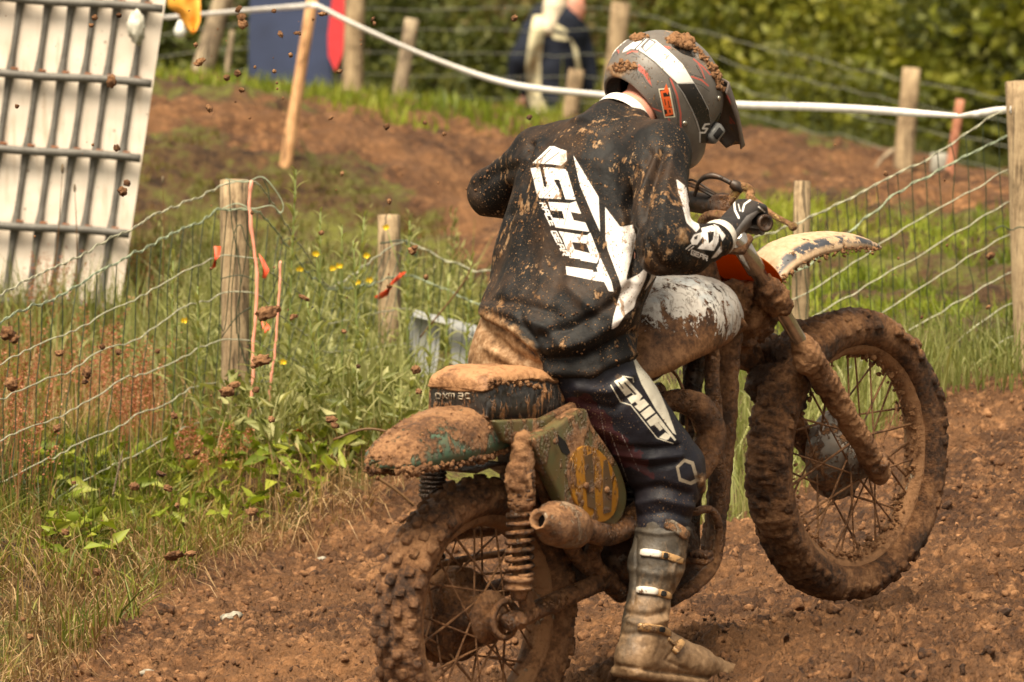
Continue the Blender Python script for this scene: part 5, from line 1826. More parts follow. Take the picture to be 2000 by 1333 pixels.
# ------------------------------------------------------------------ fork
fu = nrm(wp(1715, 905, .10) - wp(1440, 470, .09))           # down the fork
FT = W(*[(wp(1440, 470, .09) - BO) @ BA, 0, (wp(1440, 470, .09) - BO) @ BC])   # top, middle plane
FTc = ((wp(1440, 470, .09) - BO) @ BA, (wp(1440, 470, .09) - BO) @ BC)
FBc = ((wp(1718, 912, .10) - BO) @ BA, (wp(1718, 912, .10) - BO) @ BC)
def FK(s, b, off=0.0):
    """Point s metres down the fork."""
    a0, c0 = FTc; a1, c1 = FBc
    L = math.hypot(a1 - a0, c1 - c0)
    k = s / L
    return W(a0 + (a1 - a0) * k + off * (c0 - c1) / L, b, c0 + (c1 - c0) * k + off * (a1 - a0) / L)
FL = math.hypot(FBc[0] - FTc[0], FBc[1] - FTc[1])
for s in (1, -1):
    b = .093 * s
    leg = part('fork_leg', lathe(FK(-.02, b), FK(FL, b), [(0, .018), (.004, .0235), (.12, .0235), (.125, .0185), (FL * .47, .0185), (FL * .47 + .002, .0185), (FL * .5, .0182)], 22), M_CHROME if s > 0 else M_MUDMETAL,
               label='right fork leg with bright upper tube' if s > 0 else 'left fork leg')
    V, F = lathe(FK(FL * .46, b), FK(FL + .02, b), [(0, .024), (.012, .0275), (.06, .0285), (.20, .0285), (.30, .0265), (FL * .50, .0245), (FL * .52, .022), (FL * .56, .021)], 22)
    V2 = []
    V = np.concatenate([V])
    f = Field(np.minimum(FK(FL * .44, b), FK(FL + .03, b)) - .05, np.maximum(FK(FL * .44, b), FK(FL + .03, b)) + .05, .005)
    f.u(f.cone(FK(FL * .455, b), FK(FL * .62, b), .024, .0265))
    f.u(f.cone(FK(FL * .62, b), FK(FL * .95, b), .0265, .023), .01)
    f.u(f.cone(FK(FL * .95, b - .006 * s), FK(FL * 1.03, b - .006 * s), .024, .024), .01)
    f.u(f.ell(FK(FL * .50, b, -.012), (.03, .03, .035)), .02)
    V, F = f.mesh(1)
    V = V + vnormals(V, F) * (billow(V * 40, 3) * .0042 + fbm(V * 110, 2) * .0015 + .001)[:, None]
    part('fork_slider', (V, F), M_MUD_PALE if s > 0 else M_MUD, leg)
    # gaiter-like lump of mud at the lower clamp
    f = Field(FK(.19, b) - .11, FK(.19, b) + .11, .005)
    f.u(f.cone(FK(.16, b), FK(.225, b), .024, .021))
    f.u(f.ell(FK(.185, b - .01 * s), (.028, .028, .030)), .02)
    f.u(f.ell(FK(.220, b + .004, .01), (.023, .023, .028)), .02)
    V, F = f.mesh(1)
    part('caked_mud', (V + vnormals(V, F) * (billow(V * 38 + s, 3) * .0065 + fbm(V * 90, 2) * .002)[:, None], F), M_MUD, leg)
part('axle_clamp', lathe(FK(FL * .985, .066), FK(FL * .985, .125), [(0, .02), (.01, .026), (.046, .026), (.048, .016), (.056, .014)], 18), M_MUDMETAL, mud=.002)
part('top_clamp', box(FK(.012, 0), BB, nrm(FK(0, 0) - FK(1, 0)), nrm(FK(0, 0, 1) - FK(0, 0)), .118, .012, .030, .006), M_METAL, mud=.002, label='upper fork clamp')
part('bottom_clamp', box(FK(.185, 0), BB, nrm(FK(0, 0) - FK(1, 0)), nrm(FK(0, 0, 1) - FK(0, 0)), .118, .016, .034, .006), M_MUDMETAL, mud=.006, label='lower fork clamp buried in mud')
part('axle', tube([FK(FL * .985, -.13), FK(FL * .985, .13)], .010, 12), M_MUDMETAL)
part('brake_arm', tube([W(BF - .02, -.066, .0), W(BF - .07, -.075, .09), W(BF - .09, -.08, .12)], [.008, .007, .006], 8, n=12), M_MUDMETAL, mud=.002)
# mud packed round the steering head and under the fender
f = Field(wp(1455, 610, 0) - .17, wp(1455, 610, 0) + .17, .007)
for (x, y, b, r) in [(1430, 590, .02, .042), (1450, 622, .0, .045), (1468, 612, .03, .036), (1446, 655, -.02, .035), (1478, 640, -.03, .03), (1430, 630, .05, .03), (1500, 610, -.02, .03)]:
    f.u(f.ell(wp(x, y, b), (r * .8, r * .8, r * .9)), .025)
V, F = f.mesh(1)
part('caked_mud', (V + vnormals(V, F) * (billow(V * 30, 3) * .011 + billow(V * 85, 2) * .004)[:, None], F), M_MUD, label='mass of mud round the steering head')
f = Field(wp(1515, 700, -.02) - .20, wp(1515, 700, -.02) + .20, .007)
for (x, y, b, r) in [(1490, 690, -.09, .038), (1520, 735, -.07, .045), (1545, 700, -.02, .04), (1530, 770, -.02, .045), (1498, 750, -.05, .035), (1560, 660, -.03, .026)]:
    f.u(f.ell(wp(x, y, b), (r, r, r * 1.1)), .03)
V, F = f.mesh(1)
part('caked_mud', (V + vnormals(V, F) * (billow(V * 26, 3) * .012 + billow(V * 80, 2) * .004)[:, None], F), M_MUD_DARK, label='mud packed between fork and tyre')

# front fender
ff = [(1484, 548, 1500, 600), (1500, 500, 1522, 556), (1528, 474, 1548, 528), (1575, 457, 1592, 504), (1630, 453, 1640, 490), (1672, 462, 1676, 487), (1700, 474, 1702, 488), (1716, 482, 1718, 488)]
V, F = arched(ff, .07, 2.4, 70, 22, wtaper=[.050, .058, .070, .074, .070, .058, .040, .018], thick=.004)
V = muddy(V, F, .0015, 55, 3, .1)
_t = np.abs(np.sin(np.linspace(-math.pi / 2, math.pi / 2, 22)))
_lip = np.tile(_t, 70); _lip = np.concatenate([_lip, _lip])
def _ffc(t, base):
    l = t.attr('lip')
    k = t.math('MULTIPLY', t.math('MULTIPLY', t.rng(l, .55, .68), t.rng(l, .97, .90)), t.rng(t.noise(34, 5, .7), .44, .50))
    b = t.ramp(t.noise(60, 5, .7), [(.3, (.36, .235, .135)), (.7, (.60, .44, .29))])
    return t.mix(k, b, (.045, .05, .065))
M_FFENDER = mat_coat('front_fender_paint', (.5, .4, .3), 0.5, cover=0.22, scale=1.3, light=0.06, baseattr=_ffc)
ffo = part('front_fender', (V, F), M_FFENDER, attrs={'lip': _lip}, label='high curved front fender, tan mud over dark paint')
lip_mud([(1522, 556), (1548, 528), (1592, 504), (1640, 490), (1676, 487), (1716, 487)], .068, 110, ffo, 25, .005, .005, M_MUD_PALE)
# amber headlight shield seen from behind
n = 40
cx_, up_ = wp(1462, 512, .0), nrm(FK(0, 0) - FK(1, 0))
nn = nrm(FK(0, 0, 1) - FK(0, 0))
mb = MB()
rr_, aa_ = np.linspace(0, 1, 9), np.linspace(0, 2 * math.pi, n, endpoint=False)
V = []
for r in rr_:
    for a in aa_:
        V.append(cx_ + BB * (.112 * r * math.cos(a)) + up_ * (.082 * r * math.sin(a) * (1 + .1 * math.cos(a) ** 2)) - nn * (.035 * r ** 2))
V = np.array(V)
i, j = np.meshgrid(np.arange(8), np.arange(n), indexing='ij')
Q = np.stack([i * n + j, i * n + (j + 1) % n, (i + 1) * n + (j + 1) % n, (i + 1) * n + j], -1).reshape(-1, 4)
V = np.vstack([V, V + nn * .003]); k0 = n * 9
e = np.arange(n) + 8 * n; e2 = (np.arange(n) + 1) % n + 8 * n
part('headlight_shield', (V, np.concatenate([Q, Q[:, ::-1] + k0, np.stack([e, e2, e2 + k0, e + k0], 1)])), M_ORANGE, label='amber plastic shield seen from behind the fork')

# handlebar, grips, levers and cables
gR = [wp(1500, 437, .365), wp(1455, 428, .27)]
_bar = [wp(1492, 436, .35), wp(1440, 428, .24), wp(1392, 420, .145), wp(1372, 436, .10), FK(-.035, .05), FK(-.035, 0)]
def mirror(p):
    q = p - BO
    return BO + BA * (q @ BA) - BB * (q @ BB) + BC * (q @ BC)
_barL = [mirror(p) for p in _bar]
hb = part('handlebar', tube(_bar + _barL[::-1][1:], .0112, 12, n=90), M_GOLD, mud=.001)
for s, g in ((1, _bar), (-1, _barL)):
    d = nrm(g[0] - g[1])
    part('grip', lathe(g[0] - d * .12, g[0] + d * .012, [(0, .0135), (.003, .021), (.008, .021), (.010, .0165), (.120, .0165), (.122, .0205), (.129, .0205), (.1295, .014), (.124, .012)], 22), M_BLACKR, hb)
part('crossbar_pad', tube([wp(1325, 391, -.02), wp(1402, 402, .13)], [.024, .024], 18, n=10), M_BLACKR, hb, mud=.001)
part('crossbar', tube([wp(1300, 389, -.10), wp(1418, 404, .16)], .008, 10), M_WETMETAL, hb)
part('throttle_housing', box(wp(1412, 402, .16), nrm(BB), BA, BC, .026, .024, .026, .008), M_WETMETAL, hb, mud=.002)
pr = part('lever_perch', tube([wp(1418, 410, .17), wp(1432, 384, .19), wp(1450, 366, .21), wp(1466, 372, .23), wp(1464, 388, .24), wp(1470, 398, .26)], [.011, .010, .010, .009, .009, .008], 10, n=40), M_GOLD, hb, mud=.001, label='gold coloured brake lever perch')
lv = part('brake_lever', tube([wp(1466, 384, .24), wp(1490, 404, .29), wp(1512, 422, .33), wp(1535, 434, .37), wp(1547, 441, .40)], [.006, .0065, .0075, .0065, .006], 10, n=40), M_GOLD, hb)
V, F = ICO3
part('ball_end', (V * .0105 + wp(1549, 443, .40), F), M_GOLD, lv)
part('clutch_lever', tube([mirror(wp(1466, 384, .24)), mirror(wp(1512, 422, .33)), mirror(wp(1547, 441, .40))], .006, 8, n=20), M_GOLD, hb)
def cable(pts, r, nm='cable', lab=None, mat=M_BLACKR):
    return part(nm, tube([wp(*p) for p in pts], r, 8, n=50), mat, hb, label=lab)
cable([(1450, 372, .21), (1438, 364, .20), (1428, 358, .19)], [.010, .013, .010], 'cable_boot')
cable([(1428, 358, .19), (1408, 348, .16), (1392, 344, .14), (1376, 347, .12), (1364, 358, .10), (1360, 372, .08), (1356, 382, .07)], [.0065, .006, .008, .0065, .0045, .0045, .005])
cable([(1424, 400, .17), (1400, 388, .14), (1370, 372, .10), (1345, 362, .06), (1325, 358, .02)], .0035)
cable([(1420, 396, .17), (1395, 380, .13), (1365, 366, .09), (1335, 354, .03)], .0035)
cable([(1420, 392, .17), (1390, 374, .12), (1352, 352, .06), (1325, 360, .0)], .003)
# ================================================================== rider
AH = nrm([BA[0], BA[1], 0])
rider = empty('person', 'rider in black jersey, mud spattered pants and grey helmet sitting on the motorcycle', 'person', wp(1080, 745, 0))

def mat_print(name, base, layers, rough=0.6, spk=0.5, mudattr=None, spec=0.3, cloth=True, streak=(1, 1, .45), spkcol=None, wet=0.0):
    """Printed surface: each layer is a signed-distance attribute and a colour; spatters of mud lie over all of it."""
    t = NT(name)
    c = t.ramp(t.noise(20, 4), [(0.3, tuple(x * .75 for x in base)), (0.7, tuple(min(1, x * 1.25) for x in base))])
    for attr, col in layers:
        cc = t.ramp(t.noise(26, 4), [(0.3, tuple(x * .86 for x in col)), (0.7, col)])
        c = t.mix(t.rng(t.attr(attr), .55, -.55), c, cc)
    v = t.map(streak)
    fine = t.math('ADD', t.math('MULTIPLY', t.noise(70, 5, .7, v), .6), t.math('MULTIPLY', t.noise(9, 3, .6), .4))
    sp1 = t.rng(fine, .645 - spk * .08, .665 - spk * .08)
    dots = t.math('MAXIMUM', t.rng(t.vor(120, t.map((1, 1, .8))), .22, .12), t.math('MULTIPLY', t.rng(t.vor(230), .20, .12), .8))
    dots = t.math('MULTIPLY', dots, t.rng(t.noise(11, 3), .50 - spk * .10, .60 - spk * .08))
    f = t.math('MAXIMUM', t.math('MULTIPLY', sp1, .85), dots)
    dust = t.math('MULTIPLY', t.rng(t.noise(6, 5, .7), .48, .78), .14 * spk + .02)
    c = t.mix(dust, c, MUD_L)
    if mudattr:
        big = t.rng(t.math('ADD', t.math('MULTIPLY', t.attr(mudattr), -.03), t.math('MULTIPLY', t.math('SUBTRACT', t.noise(22, 6, .75), .5), 1.6)), -.1, .25)
        f = t.math('MAXIMUM', f, big)
    c = t.mix(f, c, spkcol or t.ramp(t.noise(34, 4, .7), [(.36, (.10, .050, .022)), (.50, (.235, .130, .062)), (.66, (.42, .28, .165))]))
    h = t.math('MULTIPLY', f, 1.0)
    if cloth:
        h = t.math('ADD', h, t.math('MULTIPLY', t.noise(16, 5, .6), 2.4))
    return t.fin(c, t.math('ADD', rough - wet * .2, t.math('MULTIPLY', f, .15)), normal=t.bump(h, .0026, .8), spec=spec)

SL = np.array([  # row, left, right, front-back radius
 (232, 1120, 1275, .070), (245, 1092, 1292, .088), (270, 1046, 1318, .108), (310, 1012, 1322, .124), (350, 1002, 1316, .130), (400, 991, 1305, .132),
 (450, 977, 1298, .130), (500, 962, 1290, .128), (550, 947, 1272, .132), (600, 934, 1252, .142), (650, 930, 1240, .150), (700, 934, 1234, .150), (740, 950, 1226, .140), (775, 1012, 1200, .105)], float)

def torso_sd(p, grow=0.0, r0=215, r1=790):
    px, py, D = proj(p)
    uc = np.interp(py, SL[:, 0], (SL[:, 1] + SL[:, 2]) / 2)
    hw = np.interp(py, SL[:, 0], (SL[:, 2] - SL[:, 1]) / 2) / FPX * 15.15
    ra = np.interp(py, SL[:, 0], SL[:, 3])
    rb = np.sqrt(np.maximum(hw ** 2 - (ra * BB[1]) ** 2, .0008)) / BB[0]
    ra, rb = ra + grow, rb + grow
    rows = np.linspace(150, 850, 36)
    cen = np.array([wp(np.interp(r, SL[:, 0], (SL[:, 1] + SL[:, 2]) / 2), r, 0) for r in rows])
    cx = np.interp(py, rows, cen[:, 0]); cy = np.interp(py, rows, cen[:, 1])
    qx, qy = p[:, 0] - cx, p[:, 1] - cy
    b = qx * BB[0] + qy * BB[1]
    a = qx * AH[0] + qy * AH[1]
    k0 = np.sqrt((a / ra) ** 2 + (b / rb) ** 2)
    k1 = np.sqrt((a / ra ** 2) ** 2 + (b / rb ** 2) ** 2)
    d = k0 * (k0 - 1) / np.maximum(k1, 1e-4)
    cap = np.maximum((r0 + 14 - py), (py - r1)) / 850.0 - grow
    h = np.maximum(.05 - np.abs(d - cap), 0) / .05
    return (np.maximum(d, cap) + h * h * .05 * .25).astype(np.float32)

def folds(V, F, items, only_front=True):
    N = vnormals(V, F)
    px, py, D = proj(V)
    toc = C0 - V; toc /= np.linalg.norm(toc, axis=1)[:, None]
    face = np.clip((N * toc).sum(1) * 2 + .2, 0, 1) if only_front else 1.0
    s = np.zeros(len(V))
    for pts, w, amp in items:
        s += amp * np.exp(-(seg_dist(px, py, pts, False) / w) ** 2)
    return V + N * (s * face)[:, None]

# ------------------------------------------------------------------ jersey
ES, EE, EW = wp(1282, 300, .185), wp(1297, 476, .37), wp(1398, 470, .345)
LS, LE, LWr = wp(1052, 306, -.19), wp(963, 378, -.36), wp(1085, 425, -.33)
lo = np.minimum.reduce([ES, EE, EW, LS, LE, LWr, wp(930, 780, 0), wp(1000, 230, 0)]) - .14
hi = np.maximum.reduce([ES, EE, EW, LS, LE, LWr, wp(930, 780, 0), wp(1250, 225, 0), wp(1240, 770, 0)]) + .14
f = Field(lo, hi, .0052)
f.u(torso_sd(f.p))
f.u(f.cone(wp(1252, 285, .12), ES, .062, .064), .05)
f.u(f.cone(ES, EE, .066, .058), .045)
f.u(f.cone(EE, wp(1345, 492, .36), .056, .052), .03)
f.u(f.cone(wp(1340, 488, .36), EW, .053, .043), .03)
f.u(f.ell(wp(1300, 505, .365), (.05, .05, .034)), .03)
f.u(f.cone(wp(1090, 292, -.12), LS, .052, .056), .05)
f.u(f.cone(wp(1188, 280, 0), wp(1202, 255, 0), .098, .070), .05)
f.u(f.cone(LS, LE, .058, .048), .04)
f.u(f.cone(LE, LWr, .047, .036), .03)
# hem: the shirt is pulled up over the seat of the pants at the back
_px, _py, _ = proj(f.p)
hem = np.interp(_px, [880, 930, 955, 1000, 1030, 1050, 1062, 1085, 1130, 1190, 1225, 1250, 1300], [600, 612, 620, 648, 676, 700, 728, 752, 768, 768, 740, 690, 640])
_arm = np.minimum(f.cone(ES, EE, .09, .09), f.cone(EE, EW, .08, .08))
f.keep(np.where(_arm < 0, -1, (_py - hem) / 850.0).astype(np.float32))
f.cut(f.cone(wp(1205, 262, 0), wp(1245, 180, .0), .052, .062))
V, F = f.mesh(2)
N0 = vnormals(V, F)
V = V + N0 * (fbm(V * np.array([7, 7, 4.0]), 3) * .007 + (1 - 2 * np.abs(noise3(V * np.array([13, 13, 5.0]) + 8))) * .0035 + fbm(V * np.array([22, 22, 12.0]) + 3, 2) * .0018)[:, None]
V = folds(V, F, [
 ([(1296, 300), (1262, 390), (1246, 470), (1240, 540)], 9, -.017), ([(1270, 300), (1238, 370), (1232, 450), (1244, 500)], 9, -.012),
 ([(1282, 310), (1252, 385), (1243, 440)], 7, .012), ([(1222, 320), (1212, 400), (1226, 480)], 12, .008), ([(1240, 330), (1224, 410)], 8, -.008),
 ([(1312, 300), (1300, 380), (1290, 450)], 10, .007), ([(1262, 470), (1290, 520), (1330, 530)], 8, -.008),
 ([(1180, 250), (1120, 262), (1060, 285)], 10, .005), ([(1120, 236), (1140, 232), (1160, 240)], 6, .006),
 ([(1040, 285), (1010, 350), (995, 420)], 8, -.012), ([(1052, 290), (1022, 360), (1005, 430)], 8, .008),
 ([(1005, 330), (960, 345), (930, 372)], 10, -.006), ([(985, 300), (950, 330), (925, 350)], 8, .006),
 ([(1000, 420), (975, 500), (955, 570)], 12, -.007), ([(1020, 430), (1000, 510), (985, 580)], 12, .006),
 ([(950, 600), (1000, 615), (1060, 640), (1110, 680)], 12, .012), ([(940, 585), (1010, 592), (1080, 610)], 9, -.008),
 ([(945, 618), (1000, 640), (1048, 680)], 7, .010),
 ([(1060, 655), (1120, 640), (1190, 600), (1235, 560)], 10, -.011), ([(1070, 680), (1140, 668), (1215, 620)], 11, .012),
 ([(1065, 705), (1140, 700), (1235, 650)], 9, -.013), ([(1075, 725), (1150, 728), (1230, 690)], 11, .014), ([(1080, 748), (1150, 752), (1222, 725)], 7, -.010),
 ([(1110, 560), (1150, 600), (1200, 620)], 12, .006), ([(1020, 620), (1040, 660), (1060, 700)], 7, -.008), ([(1160, 640), (1170, 690), (1160, 740)], 10, .006),
 ([(1240, 600), (1225, 650), (1232, 700)], 9, .007),
 ([(1375, 430), (1372, 470), (1385, 505)], 6, -.005), ([(1395, 430), (1392, 468), (1402, 500)], 5, .004), ([(1340, 440), (1345, 500)], 8, -.004),
])
V, F = refine(V, F, [(1030, 280, 1205, 580), (1310, 440, 1440, 530)], 1)
V, F = refine(V, F, [(1030, 280, 1205, 580), (1310, 440, 1440, 530)], 1)
px, py, D = proj(V)
N0 = vnormals(V, F)
toc = C0 - V; toc /= np.linalg.norm(toc, axis=1)[:, None]
front_ok = (N0 * toc).sum(1) > -0.05
arm_v = np.minimum(*[np.linalg.norm(V - (a + np.clip(((V - a) @ (b - a)) / ((b - a) @ (b - a)), 0, 1)[:, None] * (b - a)), axis=1) for a, b in ((ES, EE), (EE, EW))]) < .078
torso_v = ~arm_v
def masked(sd, m):
    return np.where(m & front_ok, sd, 60.0)
_S = [(1036, 329), (1053, 327), (1078, 328), (1104, 331), (1108, 336), (1124, 390), (1116, 390), (1054, 387), (1048, 378), (1042, 351)]
_H = [(1071, 395), (1113, 397.5), (1125, 393.5), (1135, 418), (1114.5, 414), (1120.5, 430.5), (1143.5, 435.5), (1151, 453), (1085, 444.5)]
_O = [(1091, 452), (1116, 456), (1145, 460.5), (1153, 455), (1171, 501), (1165.5, 514.5), (1134.5, 509), (1133, 506), (1113, 504), (1099, 467)]
_T = [(1105, 520.5), (1157.5, 528), (1159, 532), (1168, 532), (1165, 522.5), (1170, 515), (1171, 501), (1194, 550), (1198.6, 570), (1189, 569), (1180, 551), (1155, 547), (1107, 537)]
_DD = [(1040, 319), (1074, 286), (1082, 286), (1093, 291), (1106, 295), (1107, 314), (1096, 324), (1077, 321)]
_spear = [(1120, 304), (1169, 385), (1172, 453), (1155, 415), (1133, 363)]
_star = [(1182, 405), (1212, 444), (1244, 438), (1240, 481), (1229, 521), (1222, 549), (1248, 536), (1268, 516), (1261, 545), (1252, 566), (1243, 583), (1238, 602), (1220, 616), (1207, 637), (1194, 645), (1198, 620), (1205, 595), (1214, 564), (1209, 546), (1187, 488), (1183, 470)]
_strip2 = [(1280, 512), (1291, 527), (1257, 571), (1270, 545)]
holes = [[(1054, 325), (1060.5, 325), (1068, 363), (1067, 367), (1062, 364.5)], [(1081, 351), (1092, 351), (1105, 391), (1096, 391), (1091.5, 370)],
         [(1074, 411), (1098, 412.5), (1102, 428), (1079, 426)], [(1117, 473), (1145, 476), (1153, 495.6), (1137, 491.5), (1122, 488)]]
cuts = [([(1052, 314), (1076, 292)], 1.0), ([(1064, 319), (1092, 298)], 1.0), ([(1060, 388), (1098, 350)], .55), ([(1042, 345), (1055, 326)], .5), ([(1112, 396), (1102, 440)], .55), ([(1125, 455), (1118, 470)], .5),
        ([(1096, 468), (1104, 452)], .4), ([(1135, 505), (1130, 512)], .5), ([(1160, 530), (1155, 548)], .5), ([(1148, 458), (1146, 476)], .5)]
sd = shapes_sd(px, py, [_S, _H, _O, _T, _DD, _spear, _star, _strip2], holes,
               text_strokes('RACE GEAR', (1054, 398), (8.0, 18.0 / 1.6), (9.5, .8), 1.14 / 1.05, 1.1) if False else
               text_strokes('RACE', (1054.5, 397), (4.4, 9.2), (10.0, 0.8), 1.26, 1.15) + text_strokes('GEAR', (1076.5, 452), (4.9, 9.8), (10.0, 0.8), 1.27, 1.15), cuts)
sd_t = masked(sd, torso_v)
c4 = lambda pts: [(1320 + x / 6.06, 340 + y / 6.06) for x, y in pts]
sleeve = shapes_sd(px, py, [c4([(5, 60), (120, 150), (150, 300), (205, 400), (285, 640), (240, 690), (125, 575), (60, 300), (30, 220)]),
                            c4([(300, 640), (430, 610), (510, 660), (505, 800), (450, 910), (255, 885), (340, 800)]),
                            c4([(440, 590), (500, 620), (590, 730), (550, 795), (520, 720)]),
                            c4([(175, 790), (215, 720), (310, 690), (320, 740), (250, 840), (190, 840)]),
                            c4([(420, 1000), (540, 840), (545, 920), (480, 985)])],
                   [c4([(375, 690), (455, 680), (440, 780), (390, 830)]), c4([(215, 750), (262, 720), (252, 770), (222, 780)])],
                   text_strokes('GEAR', (1350, 497), (6.6, 2.6), (1.5, -8), 1.25, 1.0) + [(c4([(120, 890), (180, 840)]), 1.0), (c4([(150, 905), (210, 860)]), 1.0)],
                   [(c4([(50, 220), (130, 140)]), .6), (c4([(100, 480), (190, 390)]), .6)])
sd_s = masked(sleeve, arm_v | (px > 1335))
mudz = np.minimum(poly_sd(px, py, [(925, 600), (960, 612), (1012, 640), (1052, 684), (1048, 706), (1005, 668), (950, 632), (928, 628)]), poly_sd(px, py, [(1090, 296), (1108, 298), (1106, 322), (1092, 326)]))
mudz = np.minimum(mudz, poly_sd(px, py, [(1326, 446), (1340, 448), (1342, 474), (1330, 480), (1322, 465)]))
M_JERSEY = mat_print('black_jersey', (.0085, .008, .0085), [('print_back', (.82, .78, .76)), ('print_sleeve', (.82, .78, .76))], .6, 1.02, 'mudz', spec=.20)
mk('jersey', V, F, M_JERSEY, rider, attrs={'print_back': sd_t, 'print_sleeve': sd_s, 'mudz': np.clip(masked(mudz, front_ok), -60, 60)}, label='black jersey with large white lettering down the back, spattered with mud')
JV = V; JF = F

# ------------------------------------------------------------------ pants
HR, KR = wp(1150, 728, .105), wp(1303, 925, .20)
CRt = wp(1296, 1032, .215)
HL, KL, AL = W(.34, -.11, .50), W(.70, -.20, .40), W(.52, -.20, .10)
lo = np.minimum.reduce([HR, KR, CRt, HL, KL, AL, wp(930, 640, 0)]) - .14
hi = np.maximum.reduce([HR, KR, CRt, HL, KL, AL, wp(930, 600, 0), wp(1240, 620, 0)]) + .13
f = Field(lo, hi, .0055)
_qx, _qy, _ = proj(f.p)
f.u(np.maximum(torso_sd(f.p, np.where(_qx < 1064, -.007, -.034), 560, 790), (600 - _qy) / 850.0))
f.u(f.cone(HR, KR, .096, .078), .05)
f.u(f.cone(wp(1175, 745, .12), wp(1310, 905, .205), .088, .075), .03)
f.u(f.cone(KR, CRt, .078, .063), .03)
f.u(f.ell(wp(1338, 945, .205), (.046, .046, .058)), .03)
f.u(f.cone(HL, KL, .092, .072), .05)
f.u(f.cone(KL, AL, .070, .052), .03)
V, F = f.mesh(2)
N0 = vnormals(V, F)
V = V + N0 * (fbm(V * np.array([8, 8, 8.0]), 3) * .004 + fbm(V * 24 + 3, 2) * .0014)[:, None]
V = folds(V, F, [
 ([(1190, 868), (1260, 878), (1325, 872)], 6, -.008), ([(1200, 885), (1265, 896), (1330, 890)], 6, .007), ([(1215, 905), (1270, 915), (1320, 905)], 6, -.007),
 ([(1230, 960), (1290, 950), (1345, 965)], 8, -.009), ([(1235, 985), (1290, 975), (1350, 990)], 8, .008), ([(1240, 1008), (1300, 1000), (1350, 1012)], 7, -.007),
 ([(1140, 790), (1200, 800), (1235, 770)], 9, -.008), ([(1130, 760), (1190, 765), (1230, 735)], 10, .009), ([(1150, 830), (1200, 845), (1240, 880)], 9, .006),
 ([(1372, 940), (1380, 975), (1372, 1010)], 5, .007), ([(1362, 935), (1370, 975), (1362, 1010)], 4, -.005),
 ([(945, 640), (1000, 690), (1050, 715)], 9, -.009), ([(950, 680), (1010, 715), (1060, 740)], 9, .007)])
V, F = refine(V, F, [(1185, 725, 1335, 875), (1315, 885, 1372, 952)], 2)
V, F = refine(V, F, [(1160, 780, 1280, 940)], 1)
px, py, D = proj(V)
N0 = vnormals(V, F)
toc = C0 - V; toc /= np.linalg.norm(toc, axis=1)[:, None]
ok = ((N0 * toc).sum(1) > -0.05) & (((V - BO) @ BB) > -.02)
c5 = lambda pts: [(1170 + x * .135, 720 + y * .135) for x, y in pts]
shift = shapes_sd(px, py, [c5([(218, 185), (345, 118), (400, 150), (628, 402), (582, 468), (470, 350), (385, 400)]),
                           c5([(410, 432), (500, 378), (590, 468), (650, 440), (722, 520), (590, 622), (512, 552), (560, 520), (520, 480), (470, 515)]),
                           c5([(600, 650), (738, 545), (812, 635), (672, 735)]),
                           c5([(690, 765), (830, 655), (1115, 1030), (1095, 1050), (850, 775), (922, 870), (882, 905), (800, 815), (745, 838)]),
                           c5([(868, 1000), (960, 925), (1040, 975), (1000, 1030), (970, 1036)]),
                           [(1234, 690), (1246, 683), (1262, 722), (1282, 751), (1305, 805), (1321, 850), (1314, 846), (1281, 800), (1253, 751), (1244, 728)]],
                  [c5([(262, 190), (345, 300), (358, 292), (300, 205)]), c5([(355, 210), (520, 388), (545, 372), (375, 196)])],
                  [(c5([(335, 112), (490, 135), (500, 200)]), .8), (c5([(170, 240), (310, 485), (460, 530), (840, 1010), (1070, 1085)]), .9)])
stitch = shapes_sd(px, py, [], strokes=[([(1173, 800 + k), (1174 + k * .02, 808 + k)], .7) for k in ()] +
                   [([(1170 + k * .9, 790 + k * 5.2), (1171 + k * .9, 797 + k * 5.2)], .55) for k in range(0, 26, 2)] + [([(1192 + k * 1.8, 845 + k * 5.0), (1194 + k * 1.8, 852 + k * 5.0)], .55) for k in range(0, 20, 2)] +
                   [([(1215 + k * 2.2, 850 + k * 4.6), (1217 + k * 2.2, 856 + k * 4.6)], .5) for k in range(0, 16, 2)])
maroon = poly_sd(px, py, [(1105, 780), (1150, 770), (1200, 830), (1262, 900), (1275, 935), (1215, 905), (1165, 870), (1125, 830)]) + fbm(V * 50) * 9
emb = shapes_sd(px, py, [[(1320, 912), (1336, 896), (1355, 902), (1366, 940), (1350, 948), (1326, 940)]], [[(1326, 914), (1337, 903), (1350, 908), (1358, 936), (1348, 941), (1330, 934)]],
                [([(1332, 918), (1346, 914), (1338, 926), (1354, 924), (1340, 934)], 1.0)])
mudz = np.minimum(poly_sd(px, py, [(900, 560), (1000, 640), (1055, 700), (1068, 745), (1040, 800), (900, 800)]), poly_sd(px, py, [(1362, 925), (1395, 930), (1395, 1020), (1366, 1015), (1370, 970)]))
mudz = np.minimum(mudz, poly_sd(px, py, [(1197, 732), (1210, 730), (1210, 745), (1199, 745)]))
M_PANTS = mat_print('riding_pants', (.011, .011, .018), [('maroon', (.045, .012, .016)), ('stitch', (.45, .40, .40)), ('emblem', (.30, .25, .19)), ('shift', (.80, .76, .64))], .55, .12, 'mudz', spec=.3,
                    )
mk('pants', V, F, M_PANTS, rider, attrs={'maroon': np.where(ok, maroon, 60), 'stitch': np.where(ok, stitch, 60), 'emblem': np.where(ok, emb, 60), 'shift': np.where(ok, shift, 60), 'mudz': np.clip(np.where((N0 * toc).sum(1) > -.3, mudz, 60), -60, 60)},
   label='dark riding pants with SHIFT panel on the thigh, seat brown with mud')

